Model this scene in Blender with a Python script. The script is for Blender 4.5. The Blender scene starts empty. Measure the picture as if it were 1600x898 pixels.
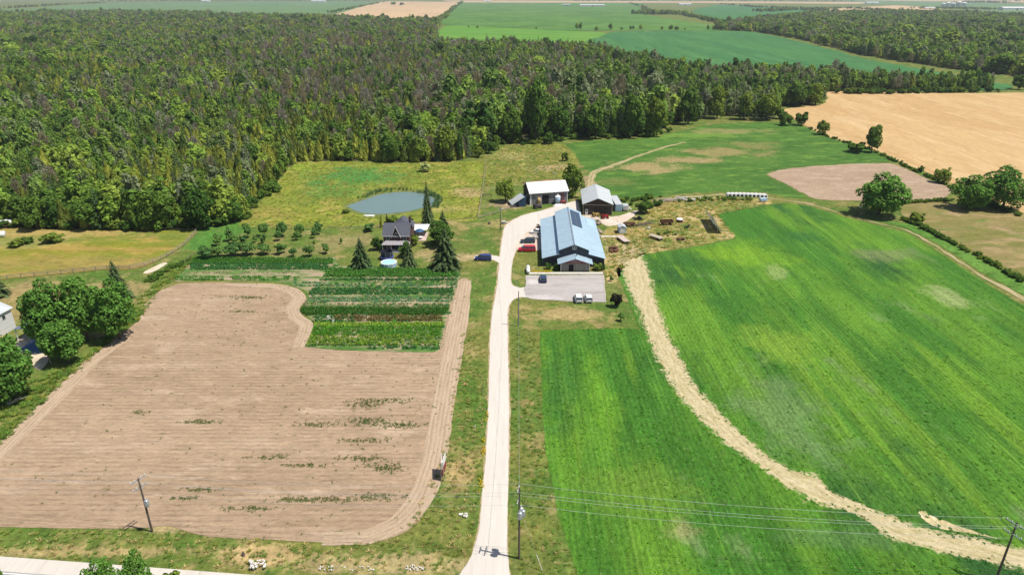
import bpy, math, random
import numpy as np
from mathutils import Vector, Matrix
from mathutils.geometry import delaunay_2d_cdt

random.seed(7)
RNG = np.random.default_rng(11)
SC = bpy.context.scene
COL = SC.collection

# ------------------------------------------------------------------ camera, sky, sun, exposure
CAM_H, FOC, HOR = 72.0, 1067.0, -10.0          # metres above ground, focal length and horizon row in photo pixels
PITCH = math.atan((449 - HOR) / FOC)
cam = bpy.data.objects.new('camera', bpy.data.cameras.new('camera'))
cam.data.sensor_width = 36.0
cam.data.lens = 36.0 * FOC / 1600.0
cam.data.clip_start = 1.0
cam.data.clip_end = 60000.0
cam.location = (0, 0, CAM_H)
cam.rotation_euler = (math.pi / 2 - PITCH, 0, 0)
COL.objects.link(cam)
SC.camera = cam

SUN_DIR = Vector((-0.45, 0.13, -1.0)).normalized()
world = bpy.data.worlds.new('World')
SC.world = world
world.use_nodes = True
wn = world.node_tree.nodes
wl = world.node_tree.links
wn.clear()
w_out = wn.new('ShaderNodeOutputWorld')
w_bg = wn.new('ShaderNodeBackground')
w_sky = wn.new('ShaderNodeTexSky')
w_sky.sky_type = 'NISHITA'
w_sky.sun_disc = False
w_sky.sun_elevation = math.asin(-SUN_DIR.z)
w_sky.sun_rotation = math.atan2(-SUN_DIR.x, -SUN_DIR.y)
w_sky.air_density = 1.0
w_sky.dust_density = 1.0
w_bg.inputs['Strength'].default_value = 0.085
wl.new(w_sky.outputs['Color'], w_bg.inputs['Color'])
wl.new(w_bg.outputs['Background'], w_out.inputs['Surface'])

sun = bpy.data.objects.new('sun', bpy.data.lights.new('sun', 'SUN'))
sun.data.energy = 4.9
sun.data.angle = math.radians(0.53)
sun.data.color = (1.0, 0.955, 0.88)
sun.rotation_euler = SUN_DIR.to_track_quat('-Z', 'Y').to_euler()
COL.objects.link(sun)

SC.view_settings.view_transform = 'Standard'
SC.view_settings.look = 'None'
SC.view_settings.exposure = 0.2
SC.view_settings.gamma = 1.0
SC.view_settings.use_curve_mapping = False
SC.cycles.max_bounces = 5
SC.cycles.diffuse_bounces = 2
SC.cycles.glossy_bounces = 2
SC.cycles.transmission_bounces = 3
SC.cycles.transparent_max_bounces = 4
SC.cycles.volume_bounces = 0
SC.cycles.use_denoising = True

# ------------------------------------------------------------------ layout helper: photo pixel -> place on the land
_c, _s = math.cos(PITCH), math.sin(PITCH)


def G(x, y, z=0.0):
    u = (x - 800.0) / FOC
    v = (y - 449.0) / FOC
    t = (CAM_H - z) / (_s + _c * v)
    return Vector((t * u, t * (_c - _s * v), z))


def to_px(P):
    P = np.asarray(P, float)
    dz = -CAM_H
    zc = _c * P[:, 1] - _s * dz
    yc = -_s * P[:, 1] - _c * dz
    return np.stack([800 + FOC * P[:, 0] / zc, 449 + FOC * yc / zc], 1)


def height_at(x, yb, yt):
    """height of an upright thing whose foot shows at (x, yb) and top at row yt"""
    Y = G(x, yb).y
    v = (yt - 449.0) / FOC
    return CAM_H - Y * (_s + _c * v) / (_c - _s * v)


def px_m(y):
    return _c * (y - HOR) / CAM_H


def inside(pts, poly):
    x, y = pts[:, 0], pts[:, 1]
    r = np.zeros(len(pts), bool)
    n = len(poly)
    j = n - 1
    for i in range(n):
        xi, yi = poly[i]
        xj, yj = poly[j]
        if yi != yj:
            c = ((yi > y) != (yj > y)) & (x < (xj - xi) * (y - yi) / (yj - yi) + xi)
            r ^= c
        j = i
    return r


# ------------------------------------------------------------------ materials
class NT:
    def __init__(self, name):
        self.m = bpy.data.materials.new(name)
        self.m.use_nodes = True
        self.t = self.m.node_tree
        self.t.nodes.clear()
        self.out = self.n('ShaderNodeOutputMaterial')

    def n(self, typ, **kw):
        nd = self.t.nodes.new(typ)
        for k, v in kw.items():
            setattr(nd, k, v)
        return nd

    def l(self, a, b):
        self.t.links.new(a, b)

    def put(self, sock, v):
        if hasattr(v, 'is_output') or isinstance(v, bpy.types.NodeSocket):
            self.l(v, sock)
        elif isinstance(v, (tuple, list)):
            sock.default_value = (*v, 1.0) if len(v) == 3 and len(sock.default_value) == 4 else v
        else:
            sock.default_value = v

    def math(self, op, a, b=0.0, c=0.0, clamp=False):
        nd = self.n('ShaderNodeMath', operation=op, use_clamp=clamp)
        self.put(nd.inputs[0], a)
        self.put(nd.inputs[1], b)
        self.put(nd.inputs[2], c)
        return nd.outputs[0]

    def mix(self, f, a, b, mode='MIX'):
        nd = self.n('ShaderNodeMix', data_type='RGBA', blend_type=mode)
        self.put(nd.inputs[0], f)
        self.put(nd.inputs[6], a)
        self.put(nd.inputs[7], b)
        return nd.outputs[2]

    def step(self, v, lo, hi):
        nd = self.n('ShaderNodeMapRange', interpolation_type='SMOOTHSTEP')
        self.put(nd.inputs[0], v)
        nd.inputs[1].default_value = lo
        nd.inputs[2].default_value = hi
        return nd.outputs[0]

    def rng(self, v, lo, hi, a, b):
        nd = self.n('ShaderNodeMapRange')
        self.put(nd.inputs[0], v)
        for i, q in enumerate((lo, hi, a, b)):
            nd.inputs[i + 1].default_value = q
        return nd.outputs[0]

    def noise(self, vec, scale, detail=3.0, rough=0.6, dist=0.0):
        nd = self.n('ShaderNodeTexNoise')
        nd.inputs['Scale'].default_value = scale
        nd.inputs['Detail'].default_value = detail
        nd.inputs['Roughness'].default_value = rough
        nd.inputs['Distortion'].default_value = dist
        self.l(vec, nd.inputs['Vector'])
        return nd.outputs[0]

    def stretch(self, vec, s, off=(0, 0, 0)):
        nd = self.n('ShaderNodeMapping')
        nd.inputs['Scale'].default_value = s
        nd.inputs['Location'].default_value = off
        self.l(vec, nd.inputs['Vector'])
        return nd.outputs[0]

    def surf(self, sh):
        self.l(sh, self.out.inputs['Surface'])
        return self.m


def plain(name, col, rough=0.7, metal=0.0, var=0.12, scale=2.0, spec=0.3, streak=None):
    """painted or raw surface with slight uneven wear"""
    t = NT(name)
    pos = t.n('ShaderNodeTexCoord').outputs['Object']
    if streak:
        pos = t.stretch(pos, streak)
    nz = t.noise(pos, scale, 4.0, 0.65)
    f = t.rng(nz, 0.25, 0.75, 1.0 - var, 1.0 + var)
    c = t.mix(1.0, (*col, 1.0), f, 'MULTIPLY')
    b = t.n('ShaderNodeBsdfPrincipled')
    t.l(c, b.inputs['Base Color'])
    b.inputs['Roughness'].default_value = rough
    b.inputs['Metallic'].default_value = metal
    b.inputs['Specular IOR Level'].default_value = spec
    return t.surf(b.outputs[0])


def boards(name, col, pitch=0.3, axis=0, rough=0.8, var=0.2, dark=0.45):
    """vertical boards: each board its own tone, dark joints"""
    t = NT(name)
    pos = t.n('ShaderNodeTexCoord').outputs['Object']
    sep = t.n('ShaderNodeSeparateXYZ')
    t.l(pos, sep.inputs[0])
    q = t.math('DIVIDE', sep.outputs[axis], pitch)
    fl = t.math('FLOOR', q)
    wn_ = t.n('ShaderNodeTexWhiteNoise', noise_dimensions='1D')
    t.l(fl, wn_.inputs['W'])
    fr = t.math('FRACT', q)
    j = t.math('LESS_THAN', fr, 0.10)
    tone = t.rng(wn_.outputs['Value'], 0, 1, 1 - var, 1 + var)
    c = t.mix(1.0, (*col, 1.0), tone, 'MULTIPLY')
    nz = t.noise(t.stretch(pos, (4, 4, 0.6)), 2.0, 4.0)
    c = t.mix(1.0, c, t.rng(nz, 0.3, 0.7, 0.85, 1.12), 'MULTIPLY')
    c = t.mix(j, c, tuple(k * dark for k in col))
    b = t.n('ShaderNodeBsdfPrincipled')
    t.l(c, b.inputs['Base Color'])
    b.inputs['Roughness'].default_value = rough
    b.inputs['Specular IOR Level'].default_value = 0.25
    return t.surf(b.outputs[0])


def roof_metal(name, col, pitch=0.9, axis=1, rough=0.42, metal=0.25, line=0.8):
    t = NT(name)
    pos = t.n('ShaderNodeTexCoord').outputs['Object']
    sep = t.n('ShaderNodeSeparateXYZ')
    t.l(pos, sep.inputs[0])
    q = t.math('DIVIDE', sep.outputs[axis], pitch)
    fl = t.math('FLOOR', q)
    wn_ = t.n('ShaderNodeTexWhiteNoise', noise_dimensions='1D')
    t.l(fl, wn_.inputs['W'])
    fr = t.math('FRACT', q)
    j = t.math('LESS_THAN', fr, 0.14)
    c = t.mix(1.0, (*col, 1.0), t.rng(wn_.outputs['Value'], 0, 1, 0.94, 1.05), 'MULTIPLY')
    nz = t.noise(pos, 0.5, 5.0, 0.7)
    c = t.mix(1.0, c, t.rng(nz, 0.3, 0.7, 0.86, 1.08), 'MULTIPLY')
    c = t.mix(j, c, tuple(k * line for k in col))
    stn = t.noise(t.stretch(pos, (.35, 2.2, .35) if axis == 1 else (2.2, .35, .35)), 0.9, 5.0, 0.75)
    c = t.mix(t.math('MULTIPLY', t.step(stn, 0.55, 0.75), 0.3), c, (0.3, 0.27, 0.24, 1))
    b = t.n('ShaderNodeBsdfPrincipled')
    t.l(c, b.inputs['Base Color'])
    b.inputs['Roughness'].default_value = rough
    b.inputs['Metallic'].default_value = metal
    return t.surf(b.outputs[0])


def land(name, c1, c2, c3=None, big=0.02, mid=0.25, fine=2.5, midlo=0.5, midhi=0.62, contrast=0.28, stretch=(1, 1, 1),
         rows=None, spots=(), patches=(), bump=0.5, bdist=0.25, rough=0.95, speck=0.5):
    """open land. rows = (axis, period m, strength, colour); patches = (colour, scale, lo, hi, stretch); spots = (x, y, rx, ry, colour, strength)"""
    t = NT(name)
    pos = t.n('ShaderNodeNewGeometry').outputs['Position']
    sp = t.stretch(pos, stretch)
    c = t.mix(t.step(t.noise(sp, big, 4.0, 0.6), 0.38, 0.62), c1, c2)
    if c3:
        c = t.mix(t.step(t.noise(sp, mid, 5.0, 0.65), midlo, midhi), c, c3)
    for (pc, sc_, lo, hi, st) in patches:
        c = t.mix(t.step(t.noise(t.stretch(pos, st, (31.7 * sc_, 7.3, 0)), sc_, 5.0, 0.62), lo, hi), c, pc)
    sep = t.n('ShaderNodeSeparateXYZ')
    t.l(pos, sep.inputs[0])
    wob = t.noise(pos, 0.09, 5.0, 0.7)
    for (sx, sy, rx, ry, pc, stg) in spots:
        dx = t.math('DIVIDE', t.math('SUBTRACT', sep.outputs[0], sx), rx)
        dy = t.math('DIVIDE', t.math('SUBTRACT', sep.outputs[1], sy), ry)
        d = t.math('SQRT', t.math('ADD', t.math('MULTIPLY', dx, dx), t.math('MULTIPLY', dy, dy)))
        d = t.math('ADD', d, t.rng(wob, 0.3, 0.7, -0.55, 0.55))
        fz = t.noise(pos, 0.9, 5.0, 0.75)
        d = t.math('ADD', d, t.rng(fz, 0.3, 0.7, -0.4, 0.4))
        f = t.math('MULTIPLY', t.step(d, 1.0, 0.35) if False else t.math('SUBTRACT', 1.0, t.step(d, 0.35, 1.0)), stg)
        c = t.mix(f, c, pc)
    hgt = t.noise(sp, fine, 5.0, 0.7)
    if rows:
        ax, per, stg, rc = rows
        w = t.math('ADD', t.math('MULTIPLY', sep.outputs[ax], 2 * math.pi / per), t.rng(t.noise(pos, 0.12, 3.0), 0, 1, -2.2, 2.2))
        sn = t.math('SINE', w)
        brk = t.step(t.noise(pos, 0.12, 4.0, 0.7), 0.32, 0.62)
        f = t.math('MULTIPLY', t.math('MULTIPLY', t.step(sn, 0.1, 0.9), stg), brk)
        c = t.mix(f, c, rc)
        hgt = t.math('ADD', hgt, t.math('MULTIPLY', sn, -0.12))
    fn = t.noise(sp, fine * 0.5, 6.0, 0.8)
    fn2 = t.noise(t.stretch(sp, (1, 1, 1), (3.1, 8.7, 0)), fine * 0.14, 5.0, 0.75)
    c = t.mix(1.0, c, t.rng(fn, 0.3, 0.7, 1 - contrast * 1.5, 1 + contrast * 1.3), 'MULTIPLY')
    c = t.mix(1.0, c, t.rng(fn2, 0.32, 0.68, 1 - contrast * 0.9, 1 + contrast * 0.8), 'MULTIPLY')
    if speck:
        dk_ = t.step(t.noise(t.stretch(sp, (1, 1, 1), (17, 5, 0)), fine * 0.7, 2.0, 0.6), 0.62, 0.7)
        c = t.mix(t.math('MULTIPLY', dk_, speck), c, t.mix(1.0, c, (0.42, 0.45, 0.4, 1), 'MULTIPLY'))
        lt_ = t.step(t.noise(t.stretch(sp, (1, 1, 1), (2, 29, 0)), fine * 0.6, 2.0, 0.6), 0.63, 0.7)
        c = t.mix(t.math('MULTIPLY', lt_, speck * 0.8), c, t.mix(1.0, c, (1.45, 1.4, 1.4, 1), 'MULTIPLY'))
    b = t.n('ShaderNodeBsdfPrincipled')
    t.l(c, b.inputs['Base Color'])
    b.inputs['Roughness'].default_value = rough
    b.inputs['Specular IOR Level'].default_value = 0.1
    if bump:
        bp = t.n('ShaderNodeBump')
        bp.inputs['Strength'].default_value = bump
        bp.inputs['Distance'].default_value = bdist
        t.l(hgt, bp.inputs['Height'])
        t.l(bp.outputs[0], b.inputs['Normal'])
    return t.surf(b.outputs[0])


def foliage(name, dark, light, alt=None, altlo=0.55, altscale=0.02, leafvar=0.35, trans=0.22):
    """leaves: tone per tree (random and by stand), tone per leaf"""
    t = NT(name)
    oi = t.n('ShaderNodeObjectInfo')
    c = t.mix(oi.outputs['Random'], (*dark, 1), (*light, 1))
    if alt:
        nz = t.noise(oi.outputs['Location'], altscale, 3.0, 0.6)
        r2 = t.math('FRACT', t.math('MULTIPLY', oi.outputs['Random'], 17.31))
        f = t.math('ADD', nz, t.rng(r2, 0, 1, -0.14, 0.14))
        c = t.mix(t.step(f, altlo - 0.06, altlo + 0.06), c, (*alt, 1))
    isl = t.n('ShaderNodeNewGeometry').outputs['Random Per Island']
    c = t.mix(1.0, c, t.rng(isl, 0, 1, 1 - leafvar, 1 + leafvar), 'MULTIPLY')
    d = t.n('ShaderNodeBsdfDiffuse')
    tr = t.n('ShaderNodeBsdfTranslucent')
    t.l(c, d.inputs['Color'])
    t.l(t.mix(1.0, c, (1.0, 1.05, 0.5, 1), 'MULTIPLY'), tr.inputs['Color'])
    mx = t.n('ShaderNodeMixShader')
    mx.inputs[0].default_value = trans
    t.l(d.outputs[0], mx.inputs[1])
    t.l(tr.outputs[0], mx.inputs[2])
    return t.surf(mx.outputs[0])


M = {}
M['leaf'] = foliage('leaf_green', (0.06, 0.13, 0.024), (0.125, 0.215, 0.035), (0.19, 0.26, 0.04), 0.56, 0.05, 0.4, 0.3)
M['leaf_deep'] = foliage('leaf_deep_green', (0.1, 0.215, 0.038), (0.135, 0.27, 0.046), None, leafvar=0.5, trans=0.28)
M['leaf_pale'] = foliage('leaf_pale_green', (0.42, 0.47, 0.16), (0.46, 0.5, 0.18))
M['leaf_orchard'] = foliage('leaf_orchard', (0.085, 0.185, 0.052), (0.15, 0.27, 0.06), None, leafvar=0.4, trans=0.28)
M['leaf_forest'] = foliage('leaf_forest', (0.045, 0.105, 0.024), (0.23, 0.36, 0.055), (0.29, 0.385, 0.065), 0.55, 0.012, 0.4, 0.35)
M['poplar'] = foliage('leaf_poplar', (0.085, 0.165, 0.045), (0.27, 0.4, 0.075), (0.24, 0.28, 0.15), 0.54, 0.012, 0.4, 0.35)
M['cedar'] = foliage('leaf_cedar', (0.07, 0.115, 0.028), (0.25, 0.29, 0.05), (0.37, 0.4, 0.065), 0.52, 0.012, 0.4, 0.35)
M['spruce'] = foliage('leaf_spruce', (0.05, 0.085, 0.032), (0.095, 0.13, 0.05), None, leafvar=0.55, trans=0.1)
M['twig'] = foliage('dead_twig', (0.24, 0.21, 0.165), (0.42, 0.385, 0.33), (0.32, 0.27, 0.18), 0.5, 0.03, 0.25, 0.2)
M['bark'] = plain('bark', (0.09, 0.07, 0.05), 0.95, var=0.3, scale=5)
M['soy'] = None


# ------------------------------------------------------------------ mesh helpers
class MB:
    def __init__(self):
        self.v, self.f = [], []

    def add(self, vs, fs):
        o = len(self.v)
        self.v += [tuple(p) for p in vs]
        self.f += [tuple(i + o for i in f) for f in fs]
        return self

    def box(self, cx, cy, cz, sx, sy, sz, rz=0.0, rx=0.0, ry=0.0):
        m = Matrix.Translation((cx, cy, cz)) @ Matrix.Rotation(rz, 4, 'Z') @ Matrix.Rotation(ry, 4, 'Y') @ Matrix.Rotation(rx, 4, 'X')
        vs = [m @ Vector((x * sx / 2, y * sy / 2, z * sz / 2)) for x in (-1, 1) for y in (-1, 1) for z in (-1, 1)]
        return self.add(vs, [(0, 1, 3, 2), (4, 6, 7, 5), (0, 4, 5, 1), (2, 3, 7, 6), (0, 2, 6, 4), (1, 5, 7, 3)])

    def rings(self, rings, cap=True, closed=True):
        n = len(rings[0])
        vs = [p for r in rings for p in r]
        fs = []
        for i in range(len(rings) - 1):
            for j in range(n if closed else n - 1):
                k = (j + 1) % n
                fs.append((i * n + j, i * n + k, (i + 1) * n + k, (i + 1) * n + j))
        if cap:
            fs.append(tuple(reversed(range(n))))
            fs.append(tuple(range((len(rings) - 1) * n, len(rings) * n)))
        return self.add(vs, fs)

    def tube(self, pts, rad, n=6):
        pts = [Vector(p) for p in pts]
        rs = rad if isinstance(rad, (list, tuple)) else [rad] * len(pts)
        rings = []
        for i, p in enumerate(pts):
            d = (pts[min(i + 1, len(pts) - 1)] - pts[max(i - 1, 0)]).normalized()
            a = d.cross(Vector((0, 0, 1)))
            if a.length < 0.05:
                a = Vector((1, 0, 0))
            a.normalize()
            b = d.cross(a)
            rings.append([p + (a * math.cos(2 * math.pi * k / n) + b * math.sin(2 * math.pi * k / n)) * rs[i] for k in range(n)])
        return self.rings(rings)

    def lathe(self, prof, n=16, c=(0, 0, 0)):
        rings = [[(c[0] + r * math.cos(2 * math.pi * k / n), c[1] + r * math.sin(2 * math.pi * k / n), c[2] + z) for k in range(n)] for r, z in prof]
        return self.rings(rings)

    def slab(self, quad, th):
        """a roof sheet: four corners (top surface) and its thickness downwards"""
        q = [Vector(p) for p in quad]
        dn = Vector((0, 0, -th))
        return self.add(q + [p + dn for p in q], [(0, 1, 2, 3), (7, 6, 5, 4), (0, 4, 5, 1), (1, 5, 6, 2), (2, 6, 7, 3), (3, 7, 4, 0)])

    def prism(self, poly, axis, a, b):
        """polygon in the plane across axis ('y': x,z points), pushed from a to b"""
        n = len(poly)
        mk = (lambda p, t: (p[0], t, p[1])) if axis == 'y' else ((lambda p, t: (t, p[0], p[1])) if axis == 'x' else (lambda p, t: (p[0], p[1], t)))
        vs = [mk(p, a) for p in poly] + [mk(p, b) for p in poly]
        fs = [tuple(range(n)), tuple(reversed(range(n, 2 * n)))] + [(i, i + n, (i + 1) % n + n, (i + 1) % n) for i in range(n)]
        return self.add(vs, fs)

    def mesh(self, name, mat=None, smooth=False):
        me = bpy.data.meshes.new(name)
        me.from_pydata(self.v, [], self.f)
        if mat:
            me.materials.append(mat)
        if smooth:
            me.polygons.foreach_set('use_smooth', [True] * len(me.polygons))
        import bmesh
        bm = bmesh.new()
        bm.from_mesh(me)
        bmesh.ops.recalc_face_normals(bm, faces=bm.faces)
        bm.to_mesh(me)
        bm.free()
        return me

    def build(self, name, mat, parent=None, smooth=False):
        return link(name, self.mesh(name, mat, smooth), parent)


def link(name, data, parent=None, loc=None, rz=0.0, scale=None):
    o = bpy.data.objects.new(name, data)
    COL.objects.link(o)
    if parent:
        o.parent = parent
    if loc is not None:
        o.location = loc
    if rz:
        o.rotation_euler = (0, 0, rz)
    if scale is not None:
        o.scale = scale
    return o


def tag(o, label, cat=None, group=None, kind=None):
    o['label'] = label
    if cat:
        o['category'] = cat
    if group:
        o['group'] = group
    if kind:
        o['kind'] = kind
    return o


def thing(name, label, cat, loc, rz=0.0, group=None, scale=None):
    o = link(name, None, None, loc, rz, scale)
    o.empty_display_size = 0.5
    return tag(o, label, cat, group)


def quads_mesh(name, Q, mat):
    """Q: (n,4,3) loose quads -> one mesh"""
    n = len(Q)
    me = bpy.data.meshes.new(name)
    me.vertices.add(n * 4)
    me.vertices.foreach_set('co', Q.reshape(-1).astype(np.float32))
    me.loops.add(n * 4)
    me.loops.foreach_set('vertex_index', np.arange(n * 4, dtype=np.int32))
    me.polygons.add(n)
    me.polygons.foreach_set('loop_start', np.arange(0, n * 4, 4, dtype=np.int32))
    me.polygons.foreach_set('loop_total', np.full(n, 4, dtype=np.int32))
    me.materials.append(mat)
    me.update()
    me.validate()
    return me


def unit(a):
    return a / np.maximum(np.linalg.norm(a, axis=-1, keepdims=True), 1e-9)


def leaf_quads(P, Nn, size, rg, aspect=1.0, up=None):
    """quads of given size centred at P facing Nn (up: long axis hint)"""
    n = len(P)
    a = rg.normal(size=(n, 3)) if up is None else np.broadcast_to(up, (n, 3)) + rg.normal(size=(n, 3)) * 0.25
    t1 = unit(a - Nn * (a * Nn).sum(1, keepdims=True))
    t2 = np.cross(Nn, t1)
    s = (np.asarray(size) * rg.uniform(0.65, 1.35, n))[:, None]
    u, v = t1 * s * 0.5 * aspect, t2 * s * 0.5
    tw = rg.normal(size=(n, 3)) * s * 0.12
    return np.stack([P - u - v, P + u - v + tw, P + u + v, P - u + v + tw], 1)


def crown_leaves(seed, n, leaf, lobes=28, z0=0.14, droop=0.0, zc=0.56, flat=1.0, taper=0.0):
    """unit broadleaf crown: width 1, top at z=1"""
    rg = np.random.default_rng(seed)
    C, R = [], []
    while len(C) < lobes:
        d = unit(rg.normal(size=(1, 3)))[0]
        rad = rg.uniform(0.25, 1.0) ** 0.45 if len(C) > lobes * 0.3 else rg.uniform(0.0, 0.6)
        p = d * rad
        r = rg.uniform(0.065, 0.2) if len(C) > lobes * 0.3 else rg.uniform(0.14, 0.2)
        h = (1 - z0) / 2
        wz = 1.0 - taper * (p[2] * 0.5 + 0.5)
        C.append((p[0] * (0.5 - r * 0.8) * wz, p[1] * (0.5 - r * 0.8) * wz, z0 + h + p[2] * (h - r * 0.75)))
        R.append(r)
    C, R = np.array(C), np.array(R)
    w = R ** 2
    k = rg.choice(len(C), n, p=w / w.sum())
    d = unit(rg.normal(size=(n, 3)) + np.array([0, 0, 0.25]))
    P = C[k] + d * (R[k] * rg.uniform(0.72, 1.06, n))[:, None]
    keep = np.ones(n, bool)
    for c, r in zip(C, R):
        keep &= ((P - c) ** 2).sum(1) > (0.62 * r) ** 2
    P, d = P[keep], d[keep]
    P[:, 2] = np.minimum(P[:, 2], 1.0)
    Nn = unit(d * 0.75 + rg.normal(size=P.shape) * 0.42 + np.array([0, 0, 0.55]))
    return leaf_quads(P, Nn, leaf, rg)


def trunk_mesh(seed, h=0.6, r=0.028, limbs=5, spread=0.3):
    rg = random.Random(seed)
    mb = MB()
    mb.tube([(0, 0, -0.01), (rg.uniform(-.01, .01), 0, h * 0.4), (rg.uniform(-.02, .02), rg.uniform(-.02, .02), h)], [r, r * 0.72, r * 0.35], 7)
    for i in range(limbs):
        a = 2 * math.pi * (i + rg.random() * 0.6) / limbs
        z = h * rg.uniform(0.35, 0.75)
        L = spread * rg.uniform(0.7, 1.1)
        mb.tube([(0, 0, z), (math.cos(a) * L * 0.5, math.sin(a) * L * 0.5, z + L * 0.45), (math.cos(a) * L, math.sin(a) * L, z + L * 0.75)], [r * 0.5, r * 0.33, r * 0.12], 5)
    return mb.mesh('trunk', M['bark'])


def cedar_quads(seed, n, leaf, fat=1.0, top=1.0):
    """unit narrow conifer: flame-shaped, dense"""
    rg = np.random.default_rng(seed)
    z = rg.beta(1.15, 1.5, n)
    rad = 0.5 * np.clip((1 - z) ** 0.72, 0, 1) * np.clip(0.55 + z * 3.0, 0, 1) * fat
    a = rg.uniform(0, 2 * math.pi, n)
    lump = 1 + 0.22 * np.sin(a * 3 + z * 17 + seed) + 0.12 * np.sin(a * 5 - z * 31)
    rr = rad * lump * rg.uniform(0.55, 1.0, n) ** 0.5
    P = np.stack([rr * np.cos(a), rr * np.sin(a), 0.03 + z * 0.96], 1)
    Nn = unit(np.stack([np.cos(a), np.sin(a), np.full(n, 0.75)], 1) + rg.normal(size=(n, 3)) * 0.35)
    s = leaf * (0.6 + 0.8 * (1 - z))
    return leaf_quads(P, Nn, s, rg, 1.5, np.array([0, 0, 1.0]))


def spruce_quads(seed, levels=24, per=10, droop=0.5, gap=0.0, pw=0.85):
    """unit spruce: tiers of boughs with hanging sprays"""
    rg = np.random.default_rng(seed)
    Q = []
    for i in range(levels):
        z = 0.05 + 0.93 * i / (levels - 1)
        R = 0.5 * (1 - z) ** pw + 0.012
        m = max(4, int(per * (0.45 + 0.55 * (1 - z))))
        for j in range(m):
            a = 2 * math.pi * (j + rg.uniform(-.35, .35)) / m + i * 0.7
            L = R * rg.uniform(0.72, 1.08) * (1 - gap * rg.random())
            d = np.array([math.cos(a), math.sin(a), 0.0])
            t = np.array([-d[1], d[0], 0.0])
            seg = 4
            z_ = z + rg.uniform(-.012, .012)
            prev = np.array([0, 0, z_]) + d * L * 0.08
            for k in range(1, seg + 1):
                f = k / seg
                cur = np.array([0, 0, z_]) + d * L * f + np.array([0, 0, -droop * L * f * f * 0.55 + 0.06 * L * f])
                w0 = (0.14 + 0.26 * (1 - f)) * L * 0.8 + 0.006
                w1 = (0.14 + 0.26 * (1 - f - 0.2)) * L * 0.7 + 0.004
                sag = np.array([0, 0, -0.35 * w0])
                for sd in (-1, 1):
                    Q.append([prev, cur, cur + t * sd * w1 + sag * rg.uniform(.6, 1.3), prev + t * sd * w0 + sag * rg.uniform(.6, 1.3)])
                prev = cur
    return np.array(Q)


def dead_mesh(seed, n=420):
    """leafless grey crown: trunk and a spray of thin limbs and twigs"""
    rg = np.random.default_rng(seed)
    z = rg.uniform(0.18, 0.92, n)
    a = rg.uniform(0, 6.283, n)
    R_ = 0.46 * np.clip((1.02 - z) ** 0.75, 0, 1)
    f = rg.uniform(0.0, 0.85, n)
    L = R_ * rg.uniform(0.25, 0.6, n) + 0.03
    d = np.stack([np.cos(a), np.sin(a), rg.uniform(0.4, 1.5, n)], 1)
    d = unit(d + rg.normal(size=(n, 3)) * 0.3)
    b = np.stack([np.cos(a) * R_ * f, np.sin(a) * R_ * f, z], 1)
    e = b + d * L[:, None]
    w = unit(np.cross(d, rg.normal(size=(n, 3)))) * (0.012 * rg.uniform(0.6, 1.5, n))[:, None]
    Q = np.stack([b - w, b + w, e + w * 0.4, e - w * 0.4], 1)
    tr = []
    for k in range(3):
        c0, c1 = math.cos(k * 2.094) * 0.014, math.sin(k * 2.094) * 0.014
        e0, e1 = math.cos((k + 1) * 2.094) * 0.014, math.sin((k + 1) * 2.094) * 0.014
        tr.append([(c0, c1, 0), (e0, e1, 0), (e0 * .2, e1 * .2, 1.0), (c0 * .2, c1 * .2, 1.0)])
    return quads_mesh('branches', np.concatenate([Q, np.array(tr)]), M['twig'])


# prototypes: (crown mesh, trunk mesh); unit height and unit width
T_SMALL = trunk_mesh(3, 0.5, 0.022, 4, 0.28)
T_BIG = [trunk_mesh(20 + i, 0.66, 0.03, 6, 0.3) for i in range(2)]
BIG = [quads_mesh('crown', crown_leaves(40 + i, 9000, 0.034, 48, 0.02), M['leaf_deep']) for i in range(3)]
MIDL = [quads_mesh('crown', crown_leaves(50 + i, 4200, 0.048, 34, 0.02), M['leaf']) for i in range(3)]
ORCH = [quads_mesh('crown', crown_leaves(60 + i, 1150, 0.08, 17, 0.2), M['leaf_orchard']) for i in range(3)]
SHRUB = [quads_mesh('crown', crown_leaves(70 + i, 1300, 0.085, 18, 0.02), M['leaf']) for i in range(2)]
PALE = quads_mesh('crown', crown_leaves(75, 1300, 0.085, 18, 0.02), M['leaf_pale'])
FDEC = [quads_mesh('crown', crown_leaves(80 + i, 1100, 0.085, 20, 0.03), M['leaf_forest']) for i in range(4)]
FPOP = [quads_mesh('crown', crown_leaves(90 + i, 950, 0.08, 18, 0.03, taper=0.5), M['poplar']) for i in range(3)]
FCED = [quads_mesh('crown', cedar_quads(100 + i, 620, 0.13), M['cedar']) for i in range(4)]
FSPR = [quads_mesh('crown', spruce_quads(110 + i, 17, 8), M['spruce']) for i in range(2)]
SPRU = [quads_mesh('crown', spruce_quads(120 + i, 26, 13, 0.75, 0.25), M['spruce']) for i in range(3)]
DEAD = [dead_mesh(130 + i) for i in range(3)]
T_CON = MB().tube([(0, 0, -0.01), (0, 0, 0.9)], [0.025, 0.005], 6).mesh('trunk', M['bark'])


def tree(name, label, x, yb, yt, wpx, crowns, trunk=None, group=None, cat='tree', seed=None, hmul=1.0):
    """a tree whose foot, top and breadth are read off the photograph"""
    h = max(0.5, height_at(x, yb, yt)) * hmul
    w = wpx / px_m(yb)
    rg = random.Random(int(x * 31 + yb))
    cr = crowns if isinstance(crowns, bpy.types.Mesh) else crowns[rg.randrange(len(crowns))]
    p = G(x, yb)
    t = thing(name, label, cat, p, rg.uniform(0, 6.28), group, (w, w, h))
    tr = trunk or T_SMALL
    link('trunk', tr, t)
    link('crown', cr, t)
    return t


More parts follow.
